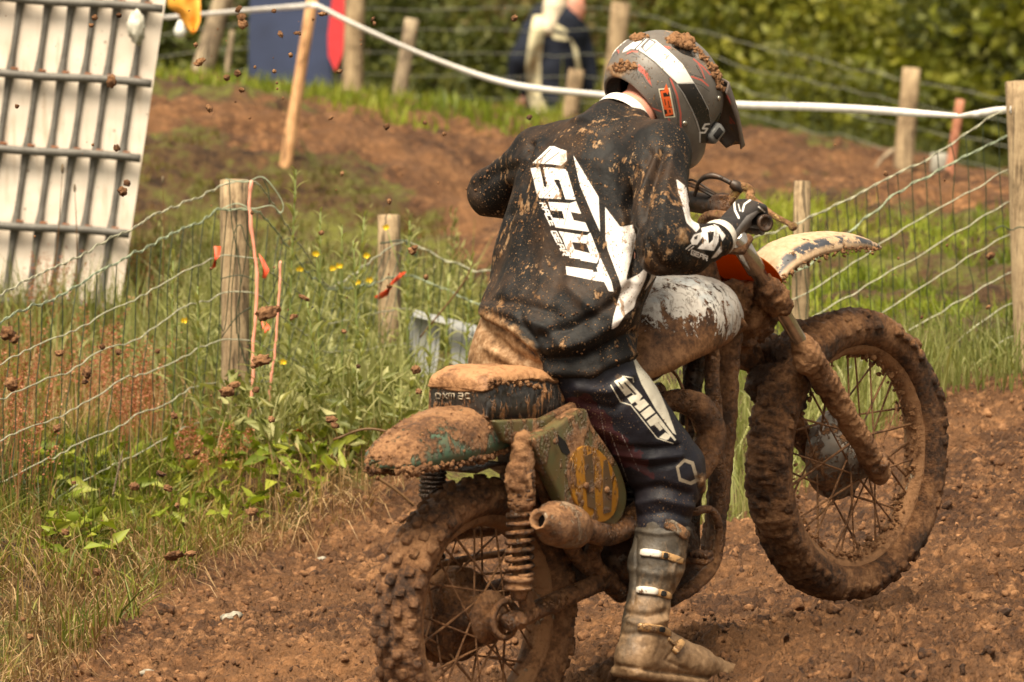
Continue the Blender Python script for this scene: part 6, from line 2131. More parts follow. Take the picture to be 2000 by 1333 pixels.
# ------------------------------------------------------------------ boots
from mathutils.bvhtree import BVHTree
def bvh_of(V, F):
    polys = [list(map(int, q)) for f_ in F for q in f_]
    return BVHTree.FromPolygons([Vector(v) for v in V], polys)
def hit(bvh, px, py, lift=0.0):
    o = P(px, py, 1.0) - C0
    o /= np.linalg.norm(o)
    loc, n, i, d = bvh.ray_cast(Vector(C0), Vector(o))
    if loc is None: return None, None
    n = np.array(n)
    if n @ o > 0: n = -n
    return np.array(loc) + n * lift, n

def boot(top, mid, ank, heel, ball, toe, side, label):
    pts = [top, mid, ank, heel, ball, toe]
    lo, hi = np.min(pts, 0) - .1, np.max(pts, 0) + .1
    f = Field(lo, hi, .0042)
    up = nrm(top - ank)
    f.u(f.cone(top, mid, .0640, .0615))
    f.u(f.cone(mid, ank, .0615, .0430), .02)
    f.u(f.cone(ank, heel, .0430, .0440), .03)
    f.u(f.cone(heel, ball, .043, .040), .025)
    f.u(f.cone(ank * .6 + heel * .4, ball, .040, .033), .03)
    f.u(f.cone(ball, toe, .040, .030), .02)
    d = nrm(toe - heel); dn = nrm(np.cross(d, BB))
    if dn @ BC > 0: dn = -dn
    # flat sole
    sd_plane = (f.p - (heel + dn * .036).astype(np.float32)) @ dn.astype(np.float32)
    f.d = np.maximum(f.d, sd_plane)
    c = (heel + toe) / 2 + dn * .034
    L = np.linalg.norm(toe - heel) / 2 + .036
    R = np.stack([d, nrm(np.cross(dn, d)), dn])
    f.u(f.rbox(c, (L, .046, .013), R, .011), .004)
    # open top and shin plate
    f.cut(f.cone(top + up * .02, top + up * .10, .050, .06))
    V, F = f.mesh(2)
    return V, F

BT, BM, BAk, BH, BBl, BTo = wp(1294, 1040, .215), wp(1282, 1105, .22), wp(1262, 1196, .23), wp(1241, 1287, .235), wp(1358, 1300, .245), wp(1424, 1318, .25)
V, F = boot(BT, BM, BAk, BH, BBl, BTo, 1, '')
N0 = vnormals(V, F)
V = V + N0 * (fbm(V * 18, 3) * .0022 + fbm(V * 60, 2) * .0010)[:, None]
V = folds(V, F, [([(1226, 1198), (1262, 1205), (1300, 1196)], 6, -.007), ([(1228, 1214), (1262, 1222), (1305, 1212)], 5, .004), ([(1215, 1240), (1262, 1236), (1310, 1244)], 5, -.004),
                 ([(1236, 1036), (1290, 1044), (1345, 1036)], 4, .005), ([(1242, 1050), (1242, 1120), (1238, 1180)], 2.5, -.004), ([(1326, 1080), (1312, 1120), (1318, 1160), (1300, 1210)], 4, .005),
                 ([(1206, 1300), (1280, 1312), (1340, 1318), (1420, 1330)], 3, -.005), ([(1330, 1250), (1300, 1290), (1345, 1310)], 3, -.004), ([(1228, 1112), (1290, 1124), (1330, 1118)], 7, .003)])
px, py, D = proj(V)
t = NT('boot_leather')
_c = t.ramp(t.noise(28, 5, .7), [(.3, (.022, .018, .014)), (.7, (.085, .066, .046))])
_g = t.rng(t.math('ADD', t.math('MULTIPLY', t.attr('low'), .006), t.math('MULTIPLY', t.math('SUBTRACT', t.noise(20, 6, .72, t.map((1, 1, .5))), .5), 2.4)), -.35, .25)
_tan = t.ramp(t.noise(40, 5, .65), [(.3, (.12, .070, .034)), (.55, (.25, .155, .082)), (.75, (.40, .265, .15))])
M_BOOT = t.fin(t.mix(_g, _c, _tan), t.rng(t.noise(30), .3, .7, .4, .75), normal=t.bump(t.math('ADD', t.noise(90, 5, .7), _g), .0022, .8), spec=.5)
b1 = mk('boot', V, F, M_BOOT, rider, attrs={'low': np.clip(py - 1165 + (px - 1285) * 1.3, -200, 200)}, label='right boot with four buckles, coated in tan mud')
bv = bvh_of(V, F)
M_STRAP = mat_coat('orange_stained_strap', (.50, .30, .13), .4, cover=.42, scale=2.2, light=.06)
M_BUCKLE = mat_coat('pale_buckle', (.66, .62, .55), .3, cover=.28, scale=2.2, light=.06)
M_KSTRAP = mat_coat('knee_strap_leather', (.20, .17, .13), .6, cover=.5, scale=2.2, light=.06)
def strap(pts, w, mat, name, parent, lift=.002, th=.003, n=18, bvh=None):
    c = catmull(np.array(pts, float), n)
    hv = [hit(bvh, x, y) for x, y in c]
    hv = [h for h in hv if h[0] is not None]
    if len(hv) < 3: return None
    p = np.array([h[0] for h in hv]); nn = np.array([h[1] for h in hv])
    for _ in range(2):
        p[1:-1] = (p[:-2] + p[1:-1] + p[2:]) / 3; nn[1:-1] = (nn[:-2] + nn[1:-1] + nn[2:]) / 3
    nn /= np.linalg.norm(nn, axis=1)[:, None]
    T = np.gradient(p, axis=0); T /= np.linalg.norm(T, axis=1)[:, None]
    s = np.cross(T, nn); s /= np.linalg.norm(s, axis=1)[:, None]
    ww = w * (1 - .25 * np.abs(np.linspace(-1, 1, len(p))) ** 6)[:, None]
    ring_ = [p + s * ww / 2 + nn * (lift - .006), p + s * ww / 2 + nn * (lift + th * .6), p + s * ww * .38 + nn * (lift + th), p - s * ww * .38 + nn * (lift + th), p - s * ww / 2 + nn * (lift + th * .6), p - s * ww / 2 + nn * (lift - .006)]
    V = np.concatenate(ring_); m = len(p); i = np.arange(m - 1)
    Q = np.concatenate([np.stack([i + k * m, i + 1 + k * m, i + 1 + ((k + 1) % 6) * m, i + ((k + 1) % 6) * m], 1) for k in range(6)])
    e = np.array([[k * m for k in (0, 1, 2, 3)], [0, 3 * m, 4 * m, 5 * m], [k * m + m - 1 for k in (3, 2, 1, 0)], [m - 1, 5 * m + m - 1, 4 * m + m - 1, 3 * m + m - 1]])
    return mk(name, V, np.concatenate([Q, e]), mat, parent)
for (x0, y0, x1, y1, x2, y2) in ((1253, 1080, 1292, 1085, 1334, 1097), (1246, 1153, 1286, 1159, 1324, 1171), (1246, 1224, 1282, 1228, 1308, 1238)):
    strap([(x0 + 34, y0 + 4), (x1 + 8, y1 + 1), (x2, y2)], .0165, M_STRAP, 'strap', b1, bvh=bv)
    strap([(x0, y0), (x0 + 18, y0 + 1), (x0 + 38, y0 + 4)], .0175, M_BUCKLE if y0 < 1200 else M_STRAP, 'buckle', b1, lift=.004, th=.004, n=8, bvh=bv)
    strap([(x1 + 3, y1 + 0), (x1 + 7, y1 + 1), (x1 + 11, y1 + 2)], .013, M_BLACKHOLE, 'buckle_slot', b1, lift=.0075, th=.001, n=5, bvh=bv)
strap([(1316, 1276), (1323, 1265), (1330, 1256)], .018, M_STRAP, 'buckle', b1, lift=.006, th=.005, n=8, bvh=bv)
strap([(1304, 1248), (1312, 1256), (1320, 1262)], .008, M_STRAP, 'strap', b1, n=8, bvh=bv)
strap([(1298, 1022), (1318, 1030), (1342, 1048)], .026, M_KSTRAP, 'knee_strap', b1, lift=.002, th=.004, n=12, bvh=bv)
# left boot on the far footrest
_t, _m, _a = W(.62, -.205, .24), W(.57, -.205, .15), W(.50, -.205, .06)
V, F = boot(_t, _m, _a, W(.47, -.205, -.01), W(.58, -.21, -.03), W(.64, -.21, -.035), -1, '')
mk('boot', V, F, M_BOOT, rider, attrs={'low': np.full(len(V), 40.0)})

# ------------------------------------------------------------------ gloved hands
def hand(mir, name_label):
    g = (lambda a, b, c: W(a, b * mir, c))
    gb0, gb1 = (_bar[0], _bar[1]) if mir > 0 else (_barL[0], _barL[1])
    ax = nrm(gb1 - gb0)                       # towards the middle of the bar
    e0 = gb0 + ax * .030                      # middle of the little finger on the grip
    fw, up = BA, BC
    wr = (EW if mir > 0 else LWr)
    lo, hi = np.minimum(e0, wr) - .15, np.maximum(e0, wr) + .15
    f = Field(lo, hi, .0030)
    kn = []
    for k in range(4):
        q = e0 + ax * (.0215 * k)
        kn.append(q - fw * .002 + up * (.0345 + .003 * (1 - abs(k - 1.5) / 1.5)))
    # back of the hand
    wr2 = wr + (kn[1] - wr) * .22
    for k in range(4):
        f.u(f.cone(wr2 + ax * (.008 * (k - 1.5)), kn[k], .0225, .0150), .012)
    f.u(f.cone(wr, wr2, .030, .028), .02)
    # fingers close over the front of the grip
    hold = f.d.copy()
    for k in range(4):
        q = e0 + ax * (.0215 * k)
        r = (.0098, .0110, .0115, .0110)[k]
        ln = (.9, 1.0, 1.06, 1.0)[k]
        p1 = kn[k]
        p2 = q + fw * .032 * ln + up * .026
        p3 = q + fw * .035 * ln - up * .010
        p4 = q + fw * .012 - up * .027
        d = np.minimum(np.minimum(f.cone(p1, p2, .0145, r), f.cone(p2, p3, r, r * .95)), f.cone(p3, p4, r * .95, r * .85))
        f.u(d, .004)
    # thumb goes under the bar from the side of the palm
    th0 = wr + (kn[3] - wr) * .40 - up * .012 + ax * .012
    th1 = e0 + ax * .085 - fw * .022 - up * .012
    th2 = e0 + ax * .088 + fw * .010 - up * .026
    f.u(f.cone(th0, th1, .0165, .0135), .008)
    f.u(f.cone(th1, th2, .0130, .0115), .003)
    # heel of the palm
    f.u(f.cone(wr2 - up * .010, e0 + ax * .02 - fw * .022 + up * .006, .020, .0165), .01)
    V, F = f.mesh(1)
    return V, F, kn, e0
V, F, kn, e0 = hand(1, '')
V, F = refine(V, F, [(1400, 380, 1510, 480)], 1)
px, py, D = proj(V)
N0 = vnormals(V, F)
toc = C0 - V; toc /= np.linalg.norm(toc, axis=1)[:, None]
_ok = (N0 * toc).sum(1) > -.1
grey = poly_sd(px, py, [(1425, 470), (1440, 446), (1458, 422), (1478, 412), (1500, 425), (1500, 470), (1440, 490)])
logo = shapes_sd(px, py, [], strokes=[(c4([(690, 330), (700, 430), (745, 520)]), 2.0), (c4([(790, 440), (810, 360), (880, 310)]), 1.8), (c4([(740, 360), (760, 440)]), 1.0), (c4([(980, 390), (1050, 450)]), 1.3)])
M_GLOVE = mat_print('black_glove', (.022, .022, .024), [('grey', (.20, .19, .19)), ('logo', (.80, .78, .76))], .5, .25)
gl = mk('glove', V, F, M_GLOVE, rider, attrs={'grey': np.where(_ok, grey, 60), 'logo': np.where(_ok, logo, 60)}, label='right glove closed round the grip, black with grey palm')
# cuff of the glove
cd = nrm(kn[1] - EW)
cuff = EW + cd * .026
x_, y_, _ = frame_of(cd)
a = np.linspace(0, 2 * math.pi, 28, endpoint=False)
mk('cuff', *tube([EW + cd * .004, EW + cd * .012, cuff, cuff + cd * .010], [.0425, .0435, .041, .037], 28, caps=False, n=12), mat_plain('white_cuff', (.74, .68, .60), .6, var=.15, scale=60), gl)
V, F, kn, _ = hand(-1, '')
mk('glove', V, F, mat_plain('plain_black_glove', (.02, .02, .022), .6), rider)

# ------------------------------------------------------------------ body under the clothes: one continuous figure
HC = wp(1301, 178, 0)                                       # middle of the helmet
psi, pit = math.radians(35), math.radians(45)
FH = np.array([math.cos(psi) * math.cos(pit), math.sin(psi) * math.cos(pit), -math.sin(pit)])
UH = np.array([math.cos(psi) * math.sin(pit), math.sin(psi) * math.sin(pit), math.cos(pit)])
RH = np.cross(FH, UH)
def H(f_, r_, u_): return HC + FH * f_ + RH * r_ + UH * u_
lo = np.minimum.reduce([LE, EE, HL, KR, BTo, BH, W(.47, -.205, -.03), HC]) - .12
hi = np.maximum.reduce([HC, EW, LS, KL, e0, BTo]) + .14
f = Field(lo, hi, .0105)
f.u(torso_sd(f.p, -.024, 232, 770))
for a_, b_, ra, rb in ((ES, EE, .045, .038), (EE, EW, .038, .026), (LS, LE, .045, .036), (LE, LWr, .036, .026), (HR, KR, .072, .055), (KR, BM, .055, .045), (BM, BAk, .045, .033), (BAk, BH, .033, .030), (BH, BBl, .030, .028), (BBl, BTo, .028, .022),
                       (HL, KL, .072, .055), (KL, _m, .055, .045), (_m, _a, .045, .033), (_a, W(.47, -.205, -.01), .033, .028), (W(.47, -.205, -.01), W(.60, -.21, -.03), .028, .022),
                       (wp(1200, 290, 0), wp(1232, 228, .0), .062, .050), (wp(1232, 228, .0), H(-.02, 0, -.04), .050, .056)):
    f.u(f.cone(a_, b_, ra, rb), .03)
f.u(f.ell(H(0, 0, .01), (.095, .078, .105), np.stack([FH, RH, UH])), .02)
f.u(f.ell(H(.10, 0, -.03), (.018, .016, .028), np.stack([FH, RH, UH])), .01)
for s in (1, -1):
    f.u(f.ell(H(-.005, .078 * s, -.01), (.016, .008, .03), np.stack([FH, RH, UH])), .005)
V, F = f.mesh(1)
t = NT('skin')
M_SKIN = t.fin(t.ramp(t.noise(30, 4), [(.3, (.50, .20, .14)), (.7, (.66, .32, .23))]), .5)
t.b.inputs['Subsurface Weight'].default_value = .08
mk('body', V, F, M_SKIN, rider)

# collar
cpts = []
nd = nrm(H(-.02, 0, -.04) - wp(1205, 285, 0))
cc = wp(1217, 229, 0)
V, F = tube([cc - nd * .014, cc + nd * .008, cc + nd * .016, cc + nd * .010], [.069, .0645, .061, .056], 44, caps=False, n=12)
mk('inner_collar', V, F, mat_plain('white_collar', (.80, .77, .72), .6, var=.12, scale=50), rider)

# ------------------------------------------------------------------ helmet
RH3 = np.stack([FH, RH, UH])
f = Field(HC - .22, HC + .22, .0034)
f.u(f.ell(H(0, 0, .005), (.150, .122, .130), RH3))
f.u(f.ell(H(-.035, 0, -.02), (.115, .116, .110), RH3), .03)
f.u(f.ell(H(.050, 0, -.062), (.120, .100, .066), RH3), .035)
f.u(f.ell(H(.110, 0, -.082), (.056, .064, .040), RH3), .04)
f.cut(f.ell(H(-.047, 0, -.136), (.098, .088, .102), RH3), .008)
f.cut(f.ell(H(.155, 0, .0), (.075, .098, .050), RH3), .012)
f.cut(f.ell(H(0, 0, .0), (.120, .095, .105), RH3))
V, F = f.mesh(2)
def head_proj(V):
    """Project with the left half folded onto the right, so that both sides carry the same print."""
    r = (V - HC) @ RH
    Vm = np.where((r < 0)[:, None], V - 2 * r[:, None] * RH, V)
    return proj(Vm)
V, F = refine(V, F, [(1180, 60, 1440, 330)], 1)
V, F = refine(V, F, [(1280, 160, 1325, 235)], 1)
px, py, D = head_proj(V)
c3 = lambda pts: [(1180 + x * .18, 60 + y * .18) for x, y in pts]
strap_w = c3([(560, 110), (700, 225), (850, 370), (975, 575), (790, 580), (680, 470), (560, 350), (440, 258)])
strap_r = c3([(195, 250), (225, 200), (290, 150), (360, 105), (430, 80), (560, 110), (440, 258), (370, 215), (290, 205), (240, 232)])
strap_k = c3([(790, 580), (975, 575), (1060, 720), (1130, 860), (1150, 1000), (1150, 1120), (1100, 1230), (1035, 1215), (1035, 1100), (1000, 980), (940, 840), (860, 690)])
_dx, _dy, _ = proj(V)
_nn = vnormals(V, F); _fc = (_nn * (C0 - V)).sum(1) > 0
sw, sk = np.minimum(poly_sd(px, py, strap_w), np.where(_fc, poly_sd(_dx, _dy, strap_r), 60)), poly_sd(px, py, strap_k)
N0 = vnormals(V, F)
ctr = (V - HC)
outer = (N0 * ctr).sum(1) > 0
band = np.minimum(sw, sk)
V = V + N0 * (np.where(outer, .0030, 0) * np.clip(.5 - band / 1.5, 0, 1))[:, None]
vent = poly_sd(px, py, c3([(740, 165), (890, 150), (960, 200), (1020, 290), (960, 285), (850, 245)]))
V = V - N0 * (np.where(outer, .008, 0) * np.clip(.5 - vent / 2.5, 0, 1))[:, None]
edge_k = poly_sd(px, py, c3([(0, 900), (0, 690), (40, 640), (120, 620), (230, 640), (360, 730), (470, 850), (560, 950), (640, 1060), (600, 1080), (470, 1010), (330, 860), (240, 790), (130, 760), (60, 800)]))
red = shapes_sd(px, py, [c3([(370, 360), (420, 400), (480, 470), (520, 610), (480, 560), (430, 480), (370, 430)]), c3([(640, 165), (730, 180), (700, 200)])],
                strokes=[(c3([(720, 520), (790, 700), (830, 900), (830, 1150)]), 1.6), (c3([(970, 310), (1080, 400), (1150, 480)]), 1.2), (c3([(950, 500), (1060, 540), (1130, 600)]), 1.5), (c3([(1020, 360), (1060, 430), (1090, 520)]), 1.0),
                         (c3([(500, 835), (620, 880)]), 1.3), (c3([(700, 960), (740, 1060)]), 1.6), (c3([(360, 230), (300, 225), (250, 250)]), 1.2)])
blk = shapes_sd(px, py, [], strokes=[(c3([(350, 430), (375, 520), (400, 460), (450, 560), (520, 620)]), .7), (c3([(700, 520), (760, 700), (800, 900), (805, 1150)]), .8), (c3([(900, 460), (1080, 520), (1000, 380)]), .8), (c3([(980, 570), (1060, 600), (1140, 660)]), .7),
                                     (c3([(230, 270), (300, 240), (390, 290), (300, 285)]), .8), (c3([(430, 260), (560, 350), (680, 470), (790, 585), (940, 840), (1030, 1100)]), .5)])
st_o = poly_sd(px, py, c3([(588, 632), (712, 622), (772, 940), (655, 950)]))
st_i = poly_sd(px, py, c3([(600, 645), (700, 637), (757, 930), (663, 938)]))
st_r = shapes_sd(px, py, [c3([(650, 640), (675, 575), (700, 650), (690, 700)])], strokes=text_strokes('USA', (1180 + 622 * .18, 60 + 668 * .18), (2.6, 13.0), (12.5, -1.6), 1.24, 2.3))
buck = shapes_sd(_dx, _dy, [c3([(400, 190), (490, 95), (570, 135), (450, 250)])], [c3([(425, 190), (495, 115), (545, 140), (450, 225)])], [(c3([(340, 210), (460, 90)]), 1.4), (c3([(370, 220), (480, 100)]), .8)])
slog = shapes_sd(px, py, [], strokes=[(c3([(1130, 1010), (1085, 1015), (1060, 1060), (1110, 1060), (1080, 1105), (1040, 1105)]), 1.7)])
lines = shapes_sd(px, py, [], strokes=[(c3([(975, 575), (1060, 720), (1130, 860), (1150, 1000)]), .6), (c3([(790, 585), (860, 690), (940, 840), (1000, 980), (1035, 1100), (1035, 1215)]), .6)])
io = lambda s: np.where(outer, s, 60.0)
M_HELMET = mat_print('grey_helmet', (.125, .113, .103), [('red', (.50, .10, .075)), ('blk', (.03, .03, .03)), ('edge', (.012, .012, .012)), ('sw', (.84, .82, .79)), ('sk', (.012, .012, .013)), ('lines', (.7, .68, .66)), ('vent', (.008, .008, .008)), ('buck', (.10, .095, .10)),
                      ('st_o', (.78, .72, .55)), ('st_i', (.02, .015, .012)), ('st_r', (.80, .13, .03)), ('slog', (.8, .78, .76))], .42, .30, 'mudz', spec=.5, cloth=False)
mudz = np.minimum.reduce([poly_sd(px, py, c3([(80, 400), (160, 330), (340, 360), (330, 460), (220, 520), (60, 560)])) * .8 + 3, poly_sd(px, py, c3([(0, 560), (100, 540), (260, 640), (180, 660), (20, 660)])) + 4,
                          poly_sd(px, py, c3([(660, 70), (880, 40), (1010, 190), (1200, 380), (1320, 560), (1330, 720), (1230, 640), (1150, 440), (1000, 220), (760, 140)])) * .8 + 3])
hel = mk('helmet', V, F, M_HELMET, rider, attrs={'red': io(red), 'blk': io(blk), 'edge': np.where(outer, edge_k, -5), 'sw': io(sw), 'sk': io(sk), 'lines': io(lines), 'vent': io(vent), 'buck': io(buck), 'st_o': io(st_o), 'st_i': io(st_i), 'st_r': io(st_r), 'slog': io(slog), 'mudz': np.clip(io(mudz), -60, 60)},
         label='grey helmet with a white goggle strap and a red USA sticker, mud on its crown')
hb_ = bvh_of(V, F)
# peak
def HP(px_, py_, r_):
    """Point of the helmet plane r_ metres to its right seen at a pixel."""
    o = P(px_, py_, 1.0) - C0
    t_ = ((HC + RH * r_ - C0) @ RH) / (o @ RH)
    return C0 + o * t_
n = 26; m = 21
V = []
for i in range(n):
    s = i / (n - 1)
    fo = .075 + .168 * s
    wdt = .098 * (1 - s) + .030 * s + .012 * math.sin(s * 3.14)
    for j in range(m):
        q = (j / (m - 1) - .5) * 2
        rise = (.108 - .030 * s) + .022 * (1 - abs(q) ** 2.2) + (.0 if abs(q) < .8 else -.024 * (abs(q) - .8) * 5 * (1 - .75 * s))
        V.append(H(fo + .012 * (1 - q * q) * s, wdt * q, rise - .012 - .020 * s))
V = np.array(V)
i, j = np.meshgrid(np.arange(n - 1), np.arange(m - 1), indexing='ij'); a = (i * m + j).ravel()
Q = np.stack([a, a + 1, a + m + 1, a + m], 1)
px, py, D = head_proj(V)
redp = shapes_sd(px, py, [], strokes=[(c3([(1240, 780), (1340, 900), (1430, 1010)]), 1.6), (c3([(1280, 900), (1330, 860)]), 1.0), (c3([(1330, 700), (1400, 820)]), 1.4)])
pk = mk('peak', V, Q, mat_print('peak_paint', (.115, .095, .088), [('red', (.45, .10, .08))], .45, .8, None, cloth=False), hel, attrs={'red': redp})
m_ = pk.modifiers.new('thickness', 'SOLIDIFY'); m_.thickness = .003
for (x, y) in ((1337, 241), (1403, 192)):
    p_, n_ = hit(hb_, x, y, .002)
    if p_ is not None:
        mk('screw', *lathe(p_ - n_ * .003, p_ + n_ * .004, [(0, .0062), (.004, .0062), (.006, .004)], 14), mat_plain('screw_metal', (.45, .42, .36), .3, .8), hel)
# goggles and the small camera on them
f = Field(H(.12, 0, 0) - .12, H(.12, 0, 0) + .12, .004)
f.u(f.rbox(H(.098, 0, -.002), (.026, .088, .046), RH3, .024))
f.cut(f.ell(H(.03, 0, 0), (.085, .075, .05), RH3))
V, F = f.mesh(1)
mk('goggles', V, F, mat_plain('black_goggles', (.012, .012, .014), .2), hel)
cb = wp(1396, 262, .06)
ac = mk('small_camera', *box(H(.128, .075, -.012), FH, RH, UH, .016, .020, .024, .005), mat_plain('grey_camera_case', (.17, .17, .17), .35), hel)
mk('camera_window', *box(H(.128, .0965, -.012), FH, RH, UH, .008, .0015, .013, .001), M_BLACKHOLE, ac)
# lumps of mud stuck on the crown and the back
def mud_on(bvh, poly, n, smin, smax, parent, seed, mat=M_MUD_PALE, name='caked_mud'):
    rs = np.random.RandomState(seed)
    xs = [p[0] for p in poly]; ys = [p[1] for p in poly]
    C, S = [], []
    tries = 0
    while len(C) < n and tries < n * 30:
        tries += 1
        x, y = rs.uniform(min(xs), max(xs)), rs.uniform(min(ys), max(ys))
        if poly_sd(np.array([x]), np.array([y]), poly)[0] > 0: continue
        p_, n_ = hit(bvh, x, y)
        if p_ is None: continue
        C.append(p_ + n_ * .001); S.append(smin + (smax - smin) * rs.rand() ** 2)
    C = np.array(C); S = np.array(S)
    V, F = scatter(ICO2, C, np.stack([S, S * .8, S * .75], 1), rand_rot(len(C), rs), jit=.16, rs=rs)
    V = V + smax * .35 * np.stack([fbm(V * 120), fbm(V * 120 + 7), fbm(V * 120 + 13)], 1)
    return mk(name, V, F, mat, parent, kind='stuff')
mud_on(hb_, c3([(300, 70), (420, 60), (480, 80), (340, 120)]), 26, .003, .010, hel, 1)
mud_on(hb_, c3([(660, 90), (740, 50), (900, 50), (960, 120), (940, 170), (700, 150)]), 90, .003, .013, hel, 2)
mud_on(hb_, c3([(1120, 360), (1200, 380), (1290, 500), (1330, 640), (1240, 650), (1180, 500)]), 80, .003, .009, hel, 3)
mud_on(hb_, c3([(900, 150), (1000, 180), (1180, 360), (1120, 380)]), 60, .002, .006, hel, 5)
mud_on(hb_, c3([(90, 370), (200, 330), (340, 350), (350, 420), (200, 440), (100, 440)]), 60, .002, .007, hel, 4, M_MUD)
jb = bvh_of(JV, JF)
mud_on(jb, [(1020, 240), (1300, 270), (1320, 400), (1200, 400), (1000, 500), (1000, 300)], 110, .0007, .0030, rider, 7)
mud_on(jb, [(925, 330), (990, 300), (990, 420), (930, 420)], 18, .001, .0045, rider, 8)
mud_on(jb, [(940, 560), (1200, 600), (1220, 720), (1060, 740), (950, 610)], 60, .0007, .0035, rider, 9)

# ================================================================== spectator behind the far fence
SD = 41.5
spec = empty('person', 'spectator in a navy coat with cream panels and jeans, walking behind the far fence', 'person', (P(1060, 400, SD)[0], SD, float(gz(P(1060, 400, SD)[0], SD)[0])))
def sp(x, y, d=0.0): return P(x, y, SD + d)
zf = float(gz(P(1060, 400, SD)[0], SD)[0])
_feet_row = 666.5 - (np.array([0, SD, zf]) - C0) @ CU / ((np.array([0, SD, zf]) - C0) @ CF) * FPX
f = Field(sp(920, _feet_row + 60, -.5), sp(920, _feet_row + 60, -.5) + np.array([1.0, 1.0, 2.4]), .022)
f = Field(np.minimum(sp(930, _feet_row + 30), sp(1200, -60)) - np.array([.1, .45, .1]), np.maximum(sp(930, -90), sp(1200, -90)) + np.array([.1, .45, .1]), .02)
fr = _feet_row
for a_, b_, ra, rb in ((sp(1085, 60), sp(1080, 130), .17, .16), (sp(1080, 130), sp(1070, 205), .16, .165), (sp(1030, 215, -.02), sp(1030, 330, -.05), .085, .06), (sp(1030, 330, -.05), sp(1012, fr - 18, -.05), .06, .045),
                       (sp(1095, 215, .08), sp(1112, 330, .1), .085, .06), (sp(1112, 330, .1), sp(1135, fr - 20, .1), .06, .045), (sp(1012, fr - 14, -.05), sp(1050, fr - 8, -.05), .045, .035), (sp(1135, fr - 16, .1), sp(1170, fr - 8, .1), .045, .035),
                       (sp(1045, 62, -.18), sp(1018, 120, -.22), .06, .05), (sp(1018, 120, -.22), sp(995, 172, -.2), .048, .035), (sp(1125, 62, .18), sp(1140, 125, .2), .06, .05), (sp(1140, 125, .2), sp(1150, 180, .15), .048, .035),
                       (sp(1095, 50), sp(1108, 22), .055, .05)):
    f.u(f.cone(a_, b_, ra, rb), .05)
f.u(f.ell(sp(1120, 18, -.03), (.080, .080, .115)), .03)
f.u(f.ell(sp(1136, 25), (.02, .015, .02)), .015)
V, F = f.mesh(1)
mk('body', V, F, M_SKIN, spec)
def shrunk(items, grow, mat, name, k=.05, h=.018, extra=None, **attrs):
    pts = [p for it in items for p in it[:2]]
    g = Field(np.min(pts, 0) - .27, np.max(pts, 0) + .27, h)
    for a_, b_, ra, rb in items: g.u(g.cone(a_, b_, ra + grow, rb + grow), k)
    V, F = g.mesh(2)
    V = V + vnormals(V, F) * (fbm(V * 5, 3) * .02)[:, None]
    at = {}
    if extra:
        x, y, _ = proj(V)
        at = {kk: shapes_sd(x, y, *vv) for kk, vv in extra.items()}
    return mk(name, V, F, mat, spec, attrs=at)
t = NT('spectator_coat')
M_SCOAT = t.fin(t.mix(t.rng(t.attr('cream'), 1, -1), t.ramp(t.noise(5, 3), [(.3, (.010, .012, .020)), (.7, (.022, .027, .042))]), (.62, .57, .38)), .9, spec=.1)
shrunk([(sp(1084, 62), sp(1080, 130), .19, .175), (sp(1080, 130), sp(1074, 208), .175, .19), (sp(1040, 62, -.18), sp(1014, 120, -.22), .07, .06), (sp(1014, 120, -.22), sp(996, 166, -.2), .055, .045),
        (sp(1125, 62, .18), sp(1142, 125, .2), .07, .06), (sp(1142, 125, .2), sp(1150, 175, .15), .055, .045)], .01, M_SCOAT, 'coat',
       extra={'cream': ([[(1042, 30), (1076, 30), (1062, 70), (1056, 120), (1056, 190), (1074, 215), (1046, 232), (1030, 190), (1026, 130), (1034, 70)], [(1078, 42), (1106, 58), (1110, 66), (1084, 56)], [(1076, 64), (1108, 72), (1110, 80), (1080, 76)], [(1112, 72), (1128, 95), (1136, 140), (1127, 142), (1120, 100)]],)})
shrunk([(sp(1030, 220, -.02), sp(1030, 330, -.05), .09, .066), (sp(1030, 330, -.05), sp(1014, fr - 25, -.05), .066, .055), (sp(1095, 220, .08), sp(1112, 330, .1), .09, .066), (sp(1112, 330, .1), sp(1132, fr - 25, .1), .066, .055)],
       .008, mat_plain('blue_jeans', (.045, .075, .125), .8, var=.25, scale=10), 'jeans')
shrunk([(sp(1014, fr - 12, -.05), sp(1052, fr - 7, -.05), .048, .038)], .008, M_BLACKC, 'shoe')
shrunk([(sp(1134, fr - 12, .1), sp(1172, fr - 7, .1), .048, .038)], .008, M_BLACKC, 'shoe')
shrunk([(sp(1092, -6, -.04), sp(1086, 22, -.04), .085, .08), (sp(1080, 20, -.12), sp(1070, 58, -.18), .07, .05)], .0, mat_plain('pale_blond_hair', (.66, .56, .42), .7, var=.2, scale=30), 'hair', .03)
shrunk([(sp(1096, 40, -.05), sp(1122, 56, -.04), .05, .055), (sp(1122, 56, -.04), sp(1118, 72, -.06), .04, .03)], .0, mat_plain('purple_scarf', (.20, .12, .27), .8), 'scarf', .03)
# ================================================================== weeds on the left bank
def leaf_blade_mesh(seed, L, Wd):
    rs = np.random.RandomState(seed)
    n = 7
    t_ = np.linspace(0, 1, n)
    w = Wd * np.sin(np.pi * np.clip(t_ * .92 + .05, 0, 1)) ** .8 * .5
    V = []
    for i in range(n):
        x, z = L * t_[i], L * (.30 * t_[i] - .55 * t_[i] ** 2)
        V += [[x, w[i], z + w[i] * .35], [x, 0, z], [x, -w[i], z + w[i] * .35]]
    F = []
    for i in range(n - 1):
        a = i * 3
        F += [[a, a + 1, a + 4, a + 3], [a + 1, a + 2, a + 5, a + 4]]
    return raw_mesh('leaf', np.array(V), np.array(F), True, {'rnd': np.full(len(V), rs.uniform(.3, .95))})
_leafm = [leaf_blade_mesh(s, L, w) for s, (L, w) in enumerate(((.075, .016), (.09, .018), (.060, .014), (.11, .022)))]
for m in _leafm: m.materials.append(M_WEED)
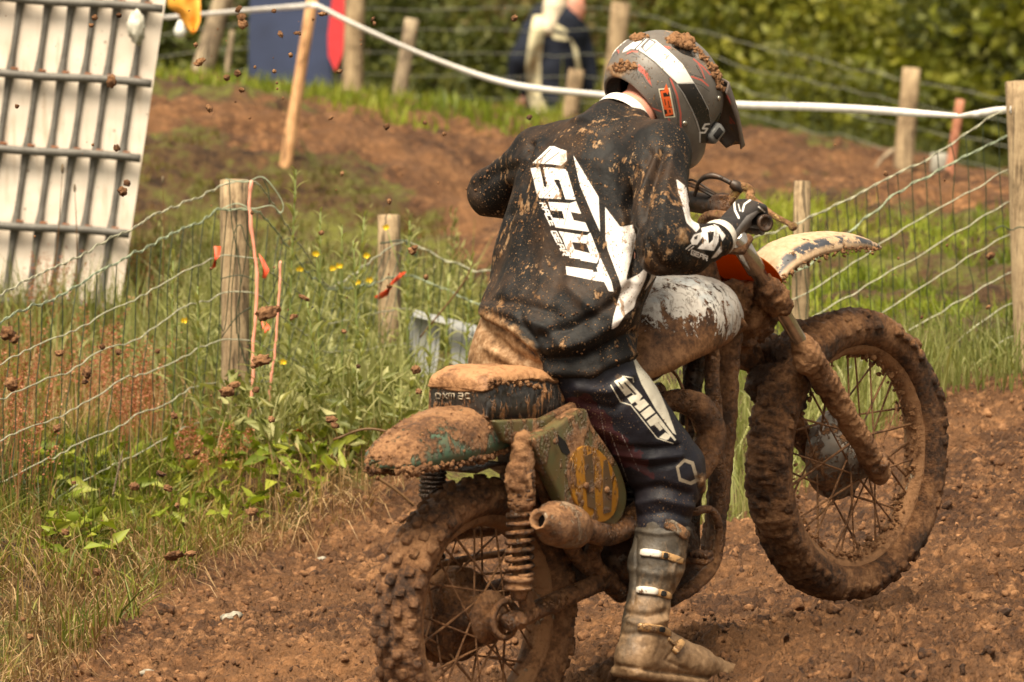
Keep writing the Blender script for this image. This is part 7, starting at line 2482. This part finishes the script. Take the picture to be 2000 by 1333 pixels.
t = NT('yellow_petals'); M_PETAL = t.fin((.90, .66, .03), .5)
M_STEMG = mat_leaf('stem_green', [(0.0, (0.22, 0.28, 0.08)), (1.0, (0.36, 0.40, 0.15))], transl=.1)

def weed(xb, yb, xt, yt, D, flowers, label, seed, bushy=1.0):
    rs = np.random.RandomState(seed)
    top = P(xt, yt, D); b = P(xb, yb, D)
    b = np.array([b[0], b[1], min(b[2], float(gz(b[0], b[1])[0]))])
    e = empty('weed_plant', label, 'weed', b, group='tall leafy weeds by the left fence posts')
    H = top - b; L = np.linalg.norm(H)
    c = catmull([b, b + H * .5 + rs.normal(size=3) * .012, top], 12)
    mk('stem', *tube(c, np.linspace(.0042, .0022, 12), 6), M_STEMG, e, attrs=None)
    n = int(L / .016 * bushy)
    for k in range(n):
        s = .12 + .88 * k / n
        p = c[int(s * 11)] * (1 - (s * 11) % 1) + c[min(11, int(s * 11) + 1)] * ((s * 11) % 1)
        az = k * 2.4 + rs.normal() * .3
        el = -(.35 + .75 * s) + rs.normal() * .15
        sc = (1.05 - .55 * s) * rs.uniform(.7, 1.15)
        M = Matrix.Translation(Vector(p - b)) @ Matrix.Rotation(az, 4, 'Z') @ Matrix.Rotation(el, 4, 'Y') @ Matrix.Scale(sc, 4)
        link('leaf', _leafm[rs.randint(4)], None, e, M=M)
    for (fx, fy) in flowers:
        q = P(fx, fy, D - .02)
        mb = MB()
        for k in range(13):
            a = 2 * math.pi * k / 13 + rs.normal() * .1
            d = np.array([math.cos(a), -.45, math.sin(a) * .55 + .25]); d = nrm(d)
            s = nrm(np.cross(d, [0, 1, 0.2]))
            Lp = .0145 * rs.uniform(.8, 1.1)
            mb.add(np.array([q, q + d * Lp * .6 + s * .0028, q + d * Lp, q + d * Lp * .6 - s * .0028]), np.array([[0, 1, 2, 3]]))
        mk('flower', *mb.get(), M_PETAL, e)
        V, F = ICO1
        mk('flower_centre', V * .0045 + q, F, mat_plain('flower_heart', (.62, .38, .03), .7) if 'flower_heart' not in bpy.data.materials else bpy.data.materials['flower_heart'], e)
        mk('stem', *tube([q, c[7]], .0016, 5), M_STEMG, e)
    return e
weed(560, 720, 578, 332, 20.0, [], 'tallest pale green weed, right of the thick post', 51)
weed(612, 700, 626, 408, 20.1, [(617, 497), (585, 527)], 'tall weed with two yellow flowers between the posts, next to the tallest one', 52)
weed(664, 700, 668, 440, 20.2, [(650, 525), (663, 520)], 'weed with a pair of touching yellow flowers midway between the posts', 53)
weed(706, 690, 712, 418, 20.3, [(716, 500), (697, 552), (722, 548)], 'weed with three yellow flowers just left of the split post', 54)
weed(738, 760, 690, 470, 20.0, [], 'leaning weed left of the split post without flowers', 55)
weed(806, 700, 800, 432, 20.9, [(754, 445)], 'weed rising behind the split post with one pale flower', 56)
weed(868, 760, 876, 548, 20.8, [], 'weed in front of the white plastic panel', 57)
weed(912, 780, 922, 505, 20.7, [], 'tall weed at the right edge of the white plastic panel', 58)
weed(515, 800, 522, 600, 19.5, [(553, 708)], 'low weed between the two orange twines with one flower', 59)
weed(350, 740, 338, 505, 19.6, [(361, 627)], 'single weed with one yellow flower left of the thick post', 60)
weed(398, 760, 386, 560, 19.4, [], 'leafy weed close to the left side of the thick post', 61)
weed(640, 800, 600, 590, 19.4, [], 'bushy weed at the middle of the gap between the posts', 62, 1.2)
weed(700, 820, 720, 640, 19.8, [], 'bushy weed below the orange ribbon of the split post', 63, 1.2)
weed(828, 720, 836, 560, 20.6, [], 'short weed at the left edge of the white plastic panel', 64)

# broad leaved plants, docks and plantain: an uncountable tangle
C = zone_points(2600, [(340, 560), (560, 540), (780, 600), (860, 720), (800, 930), (560, 960), (420, 900)], 18.5, 22.4, need=.2)
L = RS.uniform(.03, .085, len(C))
d = np.stack([RS.normal(size=len(C)), RS.normal(size=len(C)) - .2, RS.uniform(.2, 1.3, len(C))], 1)
V, F, r = leaves(C + np.array([0, 0, 1.0]) * RS.uniform(.0, .22, len(C))[:, None], L, L * .30, d)
mk('broad_leaves', V, F, M_WEED, attrs={'rnd': r}, kind='stuff', label='tangle of narrow pale leaves between the left posts', category='weeds')
C = zone_points(1100, [(300, 900), (440, 850), (600, 860), (720, 850), (760, 900), (560, 1010), (430, 1060), (300, 1060), (100, 1150), (80, 900)], 16.5, 20.6, need=.1)
L = RS.uniform(.03, .09, len(C))
d = np.stack([RS.normal(size=len(C)), RS.normal(size=len(C)) - .5, RS.uniform(-.1, .8, len(C))], 1)
V, F, r = leaves(C + np.array([0, 0, 1.0]) * RS.uniform(.01, .08, len(C))[:, None], L, L * .42, d)
mk('broad_leaves', V, F, M_LAWN, attrs={'rnd': r}, kind='stuff', label='broad dock leaves low on the bank below the thick post', category='weeds')

# leafy stems crowding between the posts
C = zone_points(150, [(300, 600), (480, 560), (560, 560), (700, 560), (800, 600), (950, 640), (950, 760), (760, 820), (520, 800), (330, 760)], 19.0, 23.2, need=.2)
H = RS.uniform(.20, .46, len(C)); ln = RS.normal(0, .12, (len(C), 2))
V1, F1, r1 = blades(C, H, np.full(len(C), .006), .08, 3)
m_ = 30
tt = np.linspace(.12, 1, m_)[None, :].repeat(len(C), 0)
pos = C[:, None, :] + np.stack([ln[:, 0:1] * H[:, None] * tt ** 2, ln[:, 1:2] * H[:, None] * tt ** 2, H[:, None] * tt], -1)
az = tt * 60 + RS.rand(len(C), 1) * 6
d = np.stack([np.cos(az), np.sin(az), .3 + 1.6 * tt], -1).reshape(-1, 3)
L = (RS.uniform(.035, .065, (len(C), m_)) * (1.1 - .6 * tt)).ravel()
V2, F2, r2 = leaves(pos.reshape(-1, 3), L, L * .26, d)
mb = MB(); mb.add(V1, F1); mb.add(V2, F2)
V, F = mb.get()
mk('leafy_stems', V, F, M_WEED, attrs={'rnd': np.concatenate([r1, r2])}, kind='stuff', label='crowd of pale leafy stems filling the gap between the left posts', category='weeds')

# reddish sorrel: stems with hundreds of tiny rust coloured seeds
def sorrel(poly, n, d0, d1, hmin, hmax, label):
    C = zone_points(n, poly, d0, d1, need=.1)
    C = C[fbm(C * 3.4 + 3, 3) > -.02]
    n = len(C)
    H = RS.uniform(hmin, hmax, n)
    ln = RS.normal(0, .16, (n, 2)) + np.array([.10, 0])
    V1, F1, r1 = blades(C, H, np.full(n, .0030), .1, 2, dirs=np.zeros(n))
    m = 46
    tt = .40 + .60 * RS.rand(n, m) ** .8
    up = C[:, None, :] + np.stack([ln[:, 0:1] * H[:, None] * tt ** 2, ln[:, 1:2] * H[:, None] * tt ** 2, H[:, None] * tt], -1)
    up = up + RS.normal(size=up.shape) * (.017 * (1.15 - tt))[..., None]
    up = up.reshape(-1, 3)
    L = RS.uniform(.005, .011, len(up))
    V2, F2, r2 = leaves(up, L, L * .7, RS.normal(size=(len(up), 3)) + np.array([0, 0, .5]))
    mb = MB(); mb.add(V1, F1); mb.add(V2, F2)
    V, F = mb.get()
    mk('sorrel', V, F, M_SORREL, attrs={'rnd': np.concatenate([r1, r2])}, kind='stuff', label=label, category='sorrel')
sorrel([(-300, 600), (60, 580), (180, 640), (260, 760), (170, 900), (120, 1010), (-300, 1080)], 340, 17.3, 21.5, .20, .44, 'rust red sorrel seed heads at the left edge of the bank')
sorrel([(170, 740), (240, 670), (320, 690), (400, 780), (360, 880), (240, 930), (160, 860)], 190, 17.8, 20.5, .20, .40, 'rust red sorrel clump left of the thick post')
sorrel([(40, 560), (330, 560), (330, 680), (60, 680)], 140, 20.2, 23.0, .18, .34, 'reddish sorrel in front of the foot of the tank cage')
sorrel([(360, 820), (480, 820), (520, 900), (420, 980), (340, 960)], 70, 17.8, 20.0, .08, .18, 'low reddish sorrel at the foot of the thick post')
# long bent stalks
for k, (pts, D, r, lab) in enumerate([
    ([(160, 1333), (158, 1260), (168, 1220), (160, 1200)], 16.6, .004, 'bare pale root standing at the lower left of the bank'),
    ([(345, 1130), (360, 1160), (355, 1178)], 17.4, .0028, 'thin pale root hanging from the turf edge'),
    ([(372, 1110), (366, 1140), (362, 1160)], 17.4, .0022, 'second thin root hanging from the turf edge'),
    ([(735, 932), (770, 955), (812, 990)], 18.9, .005, 'pale yellow broken stalk under the rear fender'),
    ([(650, 860), (720, 838), (800, 858), (845, 880)], 19.2, .004, 'arched yellowish blade of grass behind the rear fender'),
    ([(220, 970), (232, 915), (240, 880)], 18.2, .0035, 'dark upright stalk low in the left grass'),
    ([(100, 560), (112, 480), (122, 330)], 20.5, .0018, 'slender plantain stalk in front of the tank cage'),
    ([(150, 560), (150, 460), (146, 370)], 20.4, .0018, 'second slender stalk in front of the tank cage'),
    ([(318, 560), (320, 440), (318, 352)], 20.6, .0018, 'slender stalk just right of the tank cage'),
    ([(1900, 1120), (1960, 1165), (2010, 1210)], 17.0, .003, 'thin dark twig lying on the dirt at the right edge'),
    ([(820, 660), (900, 560), (930, 500)], 20.6, .0028, 'long thin arching stalk right of the split post')]):
    q = np.array([P(x, y, D) for x, y in pts])
    mk('stalk', *tube(q, [r] * (len(q) - 1) + [r * .5], 6, n=20), M_STRAW if 'twig' not in lab and 'dark' not in lab else M_BARK, label=lab, category='stalk', attrs=None)
for (x, y, D, s, lab) in [(122, 330, 20.5, .011, 'dark seed head on the first slender stalk before the tank'), (146, 368, 20.4, .009, 'seed head on the second slender stalk before the tank'), (318, 352, 20.6, .009, 'seed head on the stalk right of the tank')]:
    V, F = ICO2
    mk('seed_head', V * np.array([s * .5, s * .5, s * 1.5]) + P(x, y, D), F, M_BARK, label=lab, category='seed head')

# ================================================================== clods flung into the air
def clod_mesh(seed, base=ICO3):
    rs = np.random.RandomState(seed)
    V, F = base
    V = V * rs.uniform(.65, 1.15, 3)
    d = billow(V * 1.5 + seed * 3.3, 3) * .34 + fbm(V * 3.6 + seed, 4) * .55 - .1
    return raw_mesh('mud_clod', V * (1 + d)[:, None], F, True)
_cm = [clod_mesh(s) for s in range(7)] + [clod_mesh(s + 20, ICO2) for s in range(4)]
M_CLOD = mat_mud('clod_mud', 0.03, .7)
for m in _cm: m.materials.append(M_CLOD)
LANDM = [('the top bar of the tank cage', 240, 20), ('the second bar of the tank cage', 220, 170), ('the third bar of the tank cage', 200, 312), ('the lowest bar of the tank cage', 180, 455), ('the left end of the cage bars', 30, 230),
 ('the left end of the lower cage bars', 30, 420), ('the orange flag', 365, 30), ('the grey leaning post', 400, 110), ('the thin grey stick', 445, 130), ('the left edge of the navy banner', 490, 120), ('the middle of the navy banner', 560, 70),
 ('the foot of the navy banner', 540, 190), ('the pine stake', 600, 110), ('the top of the pine stake', 612, 20), ('the red banner edge', 660, 60), ('the brown post by the banner', 695, 120), ('the second leaning post', 790, 110), ('the sagging tape', 850, 120),
 ('the short stub on the crest', 880, 220), ('the spectator', 1060, 100), ('the grass crest', 720, 235), ('the foot of the pine stake', 580, 245), ('the dirt crest', 400, 215), ('the mossy bank', 420, 300), ('the middle of the far bank', 650, 340),
 ('the right part of the far bank', 820, 340), ('the rider elbow', 900, 400), ('the tallest weed', 576, 350), ('the top of the thick post', 455, 350), ('the middle of the thick post', 455, 560), ('the foot of the thick post', 455, 790), ('the left red ribbon', 420, 500),
 ('the right red ribbon', 520, 520), ('the orange twine', 495, 680), ('the second twine', 540, 760), ('the weeds with yellow flowers', 650, 510), ('the split post', 760, 440), ('the lower half of the split post', 760, 640), ('the white plastic panel', 860, 660), ('the seat', 850, 760),
 ('the weeds in the gap', 630, 680), ('the orange ribbon on the ground', 580, 845), ('the rear fender', 760, 870), ('the left red sorrel', 60, 700), ('the second wire at the left edge', 20, 640), ('the sorrel clump', 250, 740), ('the foot of the tank cage', 160, 590),
 ('the third wire left of the thick post', 340, 600), ('the fourth wire', 250, 660), ('the lowest wires at the left', 120, 900), ('the dark upright stalk', 230, 930), ('the dock leaves', 440, 980), ('the turf edge', 350, 1090), ('the overhanging straw', 120, 1130), ('the bank at the left edge', 30, 1020),
 ('the rear tyre', 740, 1050), ('the grey stone', 450, 1210), ('the squared far post', 1765, 250), ('the reddish stake', 1860, 300), ('the right post', 1970, 400), ('the narrow pale post', 1565, 450), ('the front fender tip', 1700, 480), ('the right wire mesh', 1800, 560), ('the lower right wire mesh', 1930, 640), ('the top right wires', 1700, 380)]
def clod_label(x, y, r=5):
    n, lx, ly = min(LANDM, key=lambda q: (q[1] - x) ** 2 + (q[2] - y) ** 2)
    dx, dy = x - lx, y - ly
    if max(abs(dx), abs(dy)) < 14: d = 'right in front of'
    elif abs(dx) > abs(dy): d = 'just right of' if dx > 0 else 'just left of'
    else: d = 'just below' if dy > 0 else 'just above'
    sz = 'large' if r >= 12 else ('medium' if r >= 7 else ('small' if r >= 3.2 else 'tiny'))
    return f'{sz} mud clod flying {d} {n}'
BIGC = [(218, 160, 13, 18), (185, 35, 9, 8), (178, 50, 7, 7), (240, 374, 12, 14), (248, 358, 8, 8), (232, 30, 6, 6), (390, 122, 14, 8), (382, 88, 8, 7), (472, 34, 10, 9), (474, 48, 11, 12), (466, 18, 9, 6), (443, 152, 12, 10), (464, 144, 8, 8),
        (409, 212, 8, 12), (535, 22, 7, 6), (548, 68, 9, 11), (580, 65, 8, 4), (568, 108, 6, 7), (630, 28, 11, 5), (663, 140, 9, 6), (728, 38, 6, 9), (731, 46, 5, 6), (612, 38, 5, 5), (646, 231, 9, 6), (755, 248, 8, 10), (553, 192, 5, 5), (472, 176, 8, 6),
        (536, 140, 6, 5), (1250, 40, 0, 0), (228, 290, 8, 8), (33, 208, 6, 7), (15, 652, 20, 18), (28, 662, 14, 12), (22, 750, 15, 14), (170, 728, 12, 17), (166, 745, 10, 10), (116, 690, 13, 10), (200, 678, 8, 9), (232, 688, 7, 8), (308, 686, 8, 9),
        (110, 838, 14, 12), (262, 950, 11, 9), (340, 812, 11, 7), (384, 884, 11, 8), (314, 926, 14, 9), (328, 954, 10, 8), (346, 988, 9, 8), (366, 892, 9, 7), (492, 1000, 14, 9), (520, 612, 22, 16), (540, 604, 10, 8), (512, 704, 20, 13), (498, 714, 14, 9),
        (443, 765, 16, 12), (458, 752, 13, 8), (500, 762, 10, 9), (530, 820, 8, 8), (570, 622, 7, 5), (594, 582, 13, 5), (648, 820, 16, 10), (654, 832, 10, 7), (812, 722, 10, 10), (818, 765, 7, 7), (806, 490, 12, 10), (810, 484, 9, 8), (668, 340, 7, 8), (760, 394, 8, 9),
        (832, 542, 8, 9), (760, 560, 8, 5), (628, 455, 8, 6), (574, 618, 9, 5), (672, 648, 8, 5), (700, 716, 6, 6), (1935, 500, 13, 9), (1730, 340, 7, 7), (1850, 480, 5, 5), (1755, 505, 5, 5), (1930, 600, 5, 6), (1800, 620, 5, 4), (1845, 352, 4, 5),
        (340, 1085, 26, 10), (372, 1082, 16, 8), (190, 1118, 12, 10), (128, 1040, 9, 8), (45, 1210, 8, 6), (60, 1245, 10, 8), (868, 262, 6, 6), (1005, 36, 8, 7), (830, 240, 6, 6), (1034, 230, 7, 6)]
rs = np.random.RandomState(77)
clods = [c for c in BIGC if c[2]]
while len(clods) < 215:
    if rs.rand() < .55: x, y = rs.uniform(0, 560), rs.uniform(0, 1100)
    else: x, y = rs.uniform(300, 1000), rs.uniform(0, 800)
    if rs.rand() < .10: x, y = rs.uniform(1450, 2000), rs.uniform(250, 800)
    s = 1.5 + 3.6 * rs.rand() ** 4
    clods.append((x, y, s, s * rs.uniform(.7, 1.1)))
_labs = {}
for (x, y, rx, ry) in clods:
    if x < 320: D = rs.uniform(14.2, 17.0)
    elif y > 900 or (1080 < y): D = rs.uniform(15.0, 17.0)
    else: D = rs.uniform(14.4, 18.0)
    p = P(x, y, D)
    if p[2] < float(gz(p[0], p[1])[0]) + .02: D = 15.2; p = P(x, y, D)
    k = D / FPX * .62
    me = _cm[rs.randint(7)] if rx > 5 else _cm[7 + rs.randint(4)]
    o = link('mud_clod', me, None, loc=tuple(p))
    o.rotation_euler = (rs.normal() * .35, rs.uniform(0, 6.28) * 0 + rs.normal() * .4, 0)
    o.scale = (rx * k, (rx + ry) * .5 * k, ry * k)
    _labs.setdefault(clod_label(x, y, rx), []).append((x, o)); o['category'] = 'mud clod'; o['group'] = 'mud clods flung up by the rear wheel'

for lab, members in _labs.items():
    members.sort(key=lambda q: q[0])
    n_ = len(members)
    for i_, (_, o) in enumerate(members):
        tail = '' if n_ == 1 else (', left one', ', right one')[i_] if n_ == 2 else (', leftmost', ', second', ', third', ', fourth')[min(i_, 3)] if i_ < n_ - 1 else ', rightmost'
        o['label'] = lab + tail

# clods heaped on the track behind the boot and along the rut
C = zone_points(190, [(1330, 1150), (1480, 1120), (1620, 1190), (1800, 1230), (2050, 1180), (2100, 1400), (1300, 1420)], 13.9, 16.6, need=None)
s_ = (.004 + .024 * RS.rand(len(C)) ** 3)
V, F = scatter(ICO2, C + np.array([0, 0, .004]), np.stack([s_, s_ * .9, s_ * .7], 1), rand_rot(len(C)), jit=.17)
V = V + .010 * np.stack([fbm(V * 55), fbm(V * 55 + 7), fbm(V * 55 + 13)], 1)
mk('heaped_clods', V, F, mat_mud('churned_mud', -0.035, .6), kind='stuff', label='dark freshly churned clods heaped right of the boot', category='mud heap')
C = zone_points(260, [(150, 1250), (420, 1120), (700, 1020), (760, 1100), (740, 1400), (100, 1400)], 14.5, 18.5, need=None)
s_ = (.003 + .020 * RS.rand(len(C)) ** 2.5)
V, F = scatter(ICO2, C + np.array([0, 0, .002]), np.stack([s_, s_ * .9, s_ * .65], 1), rand_rot(len(C)), jit=.15)
V = V + .003 * np.stack([fbm(V * 70), fbm(V * 70 + 7), fbm(V * 70 + 13)], 1)
mk('heaped_clods', V, F, M_MUD, kind='stuff', label='loose brown clods on the track left of the rear wheel', category='mud heap')
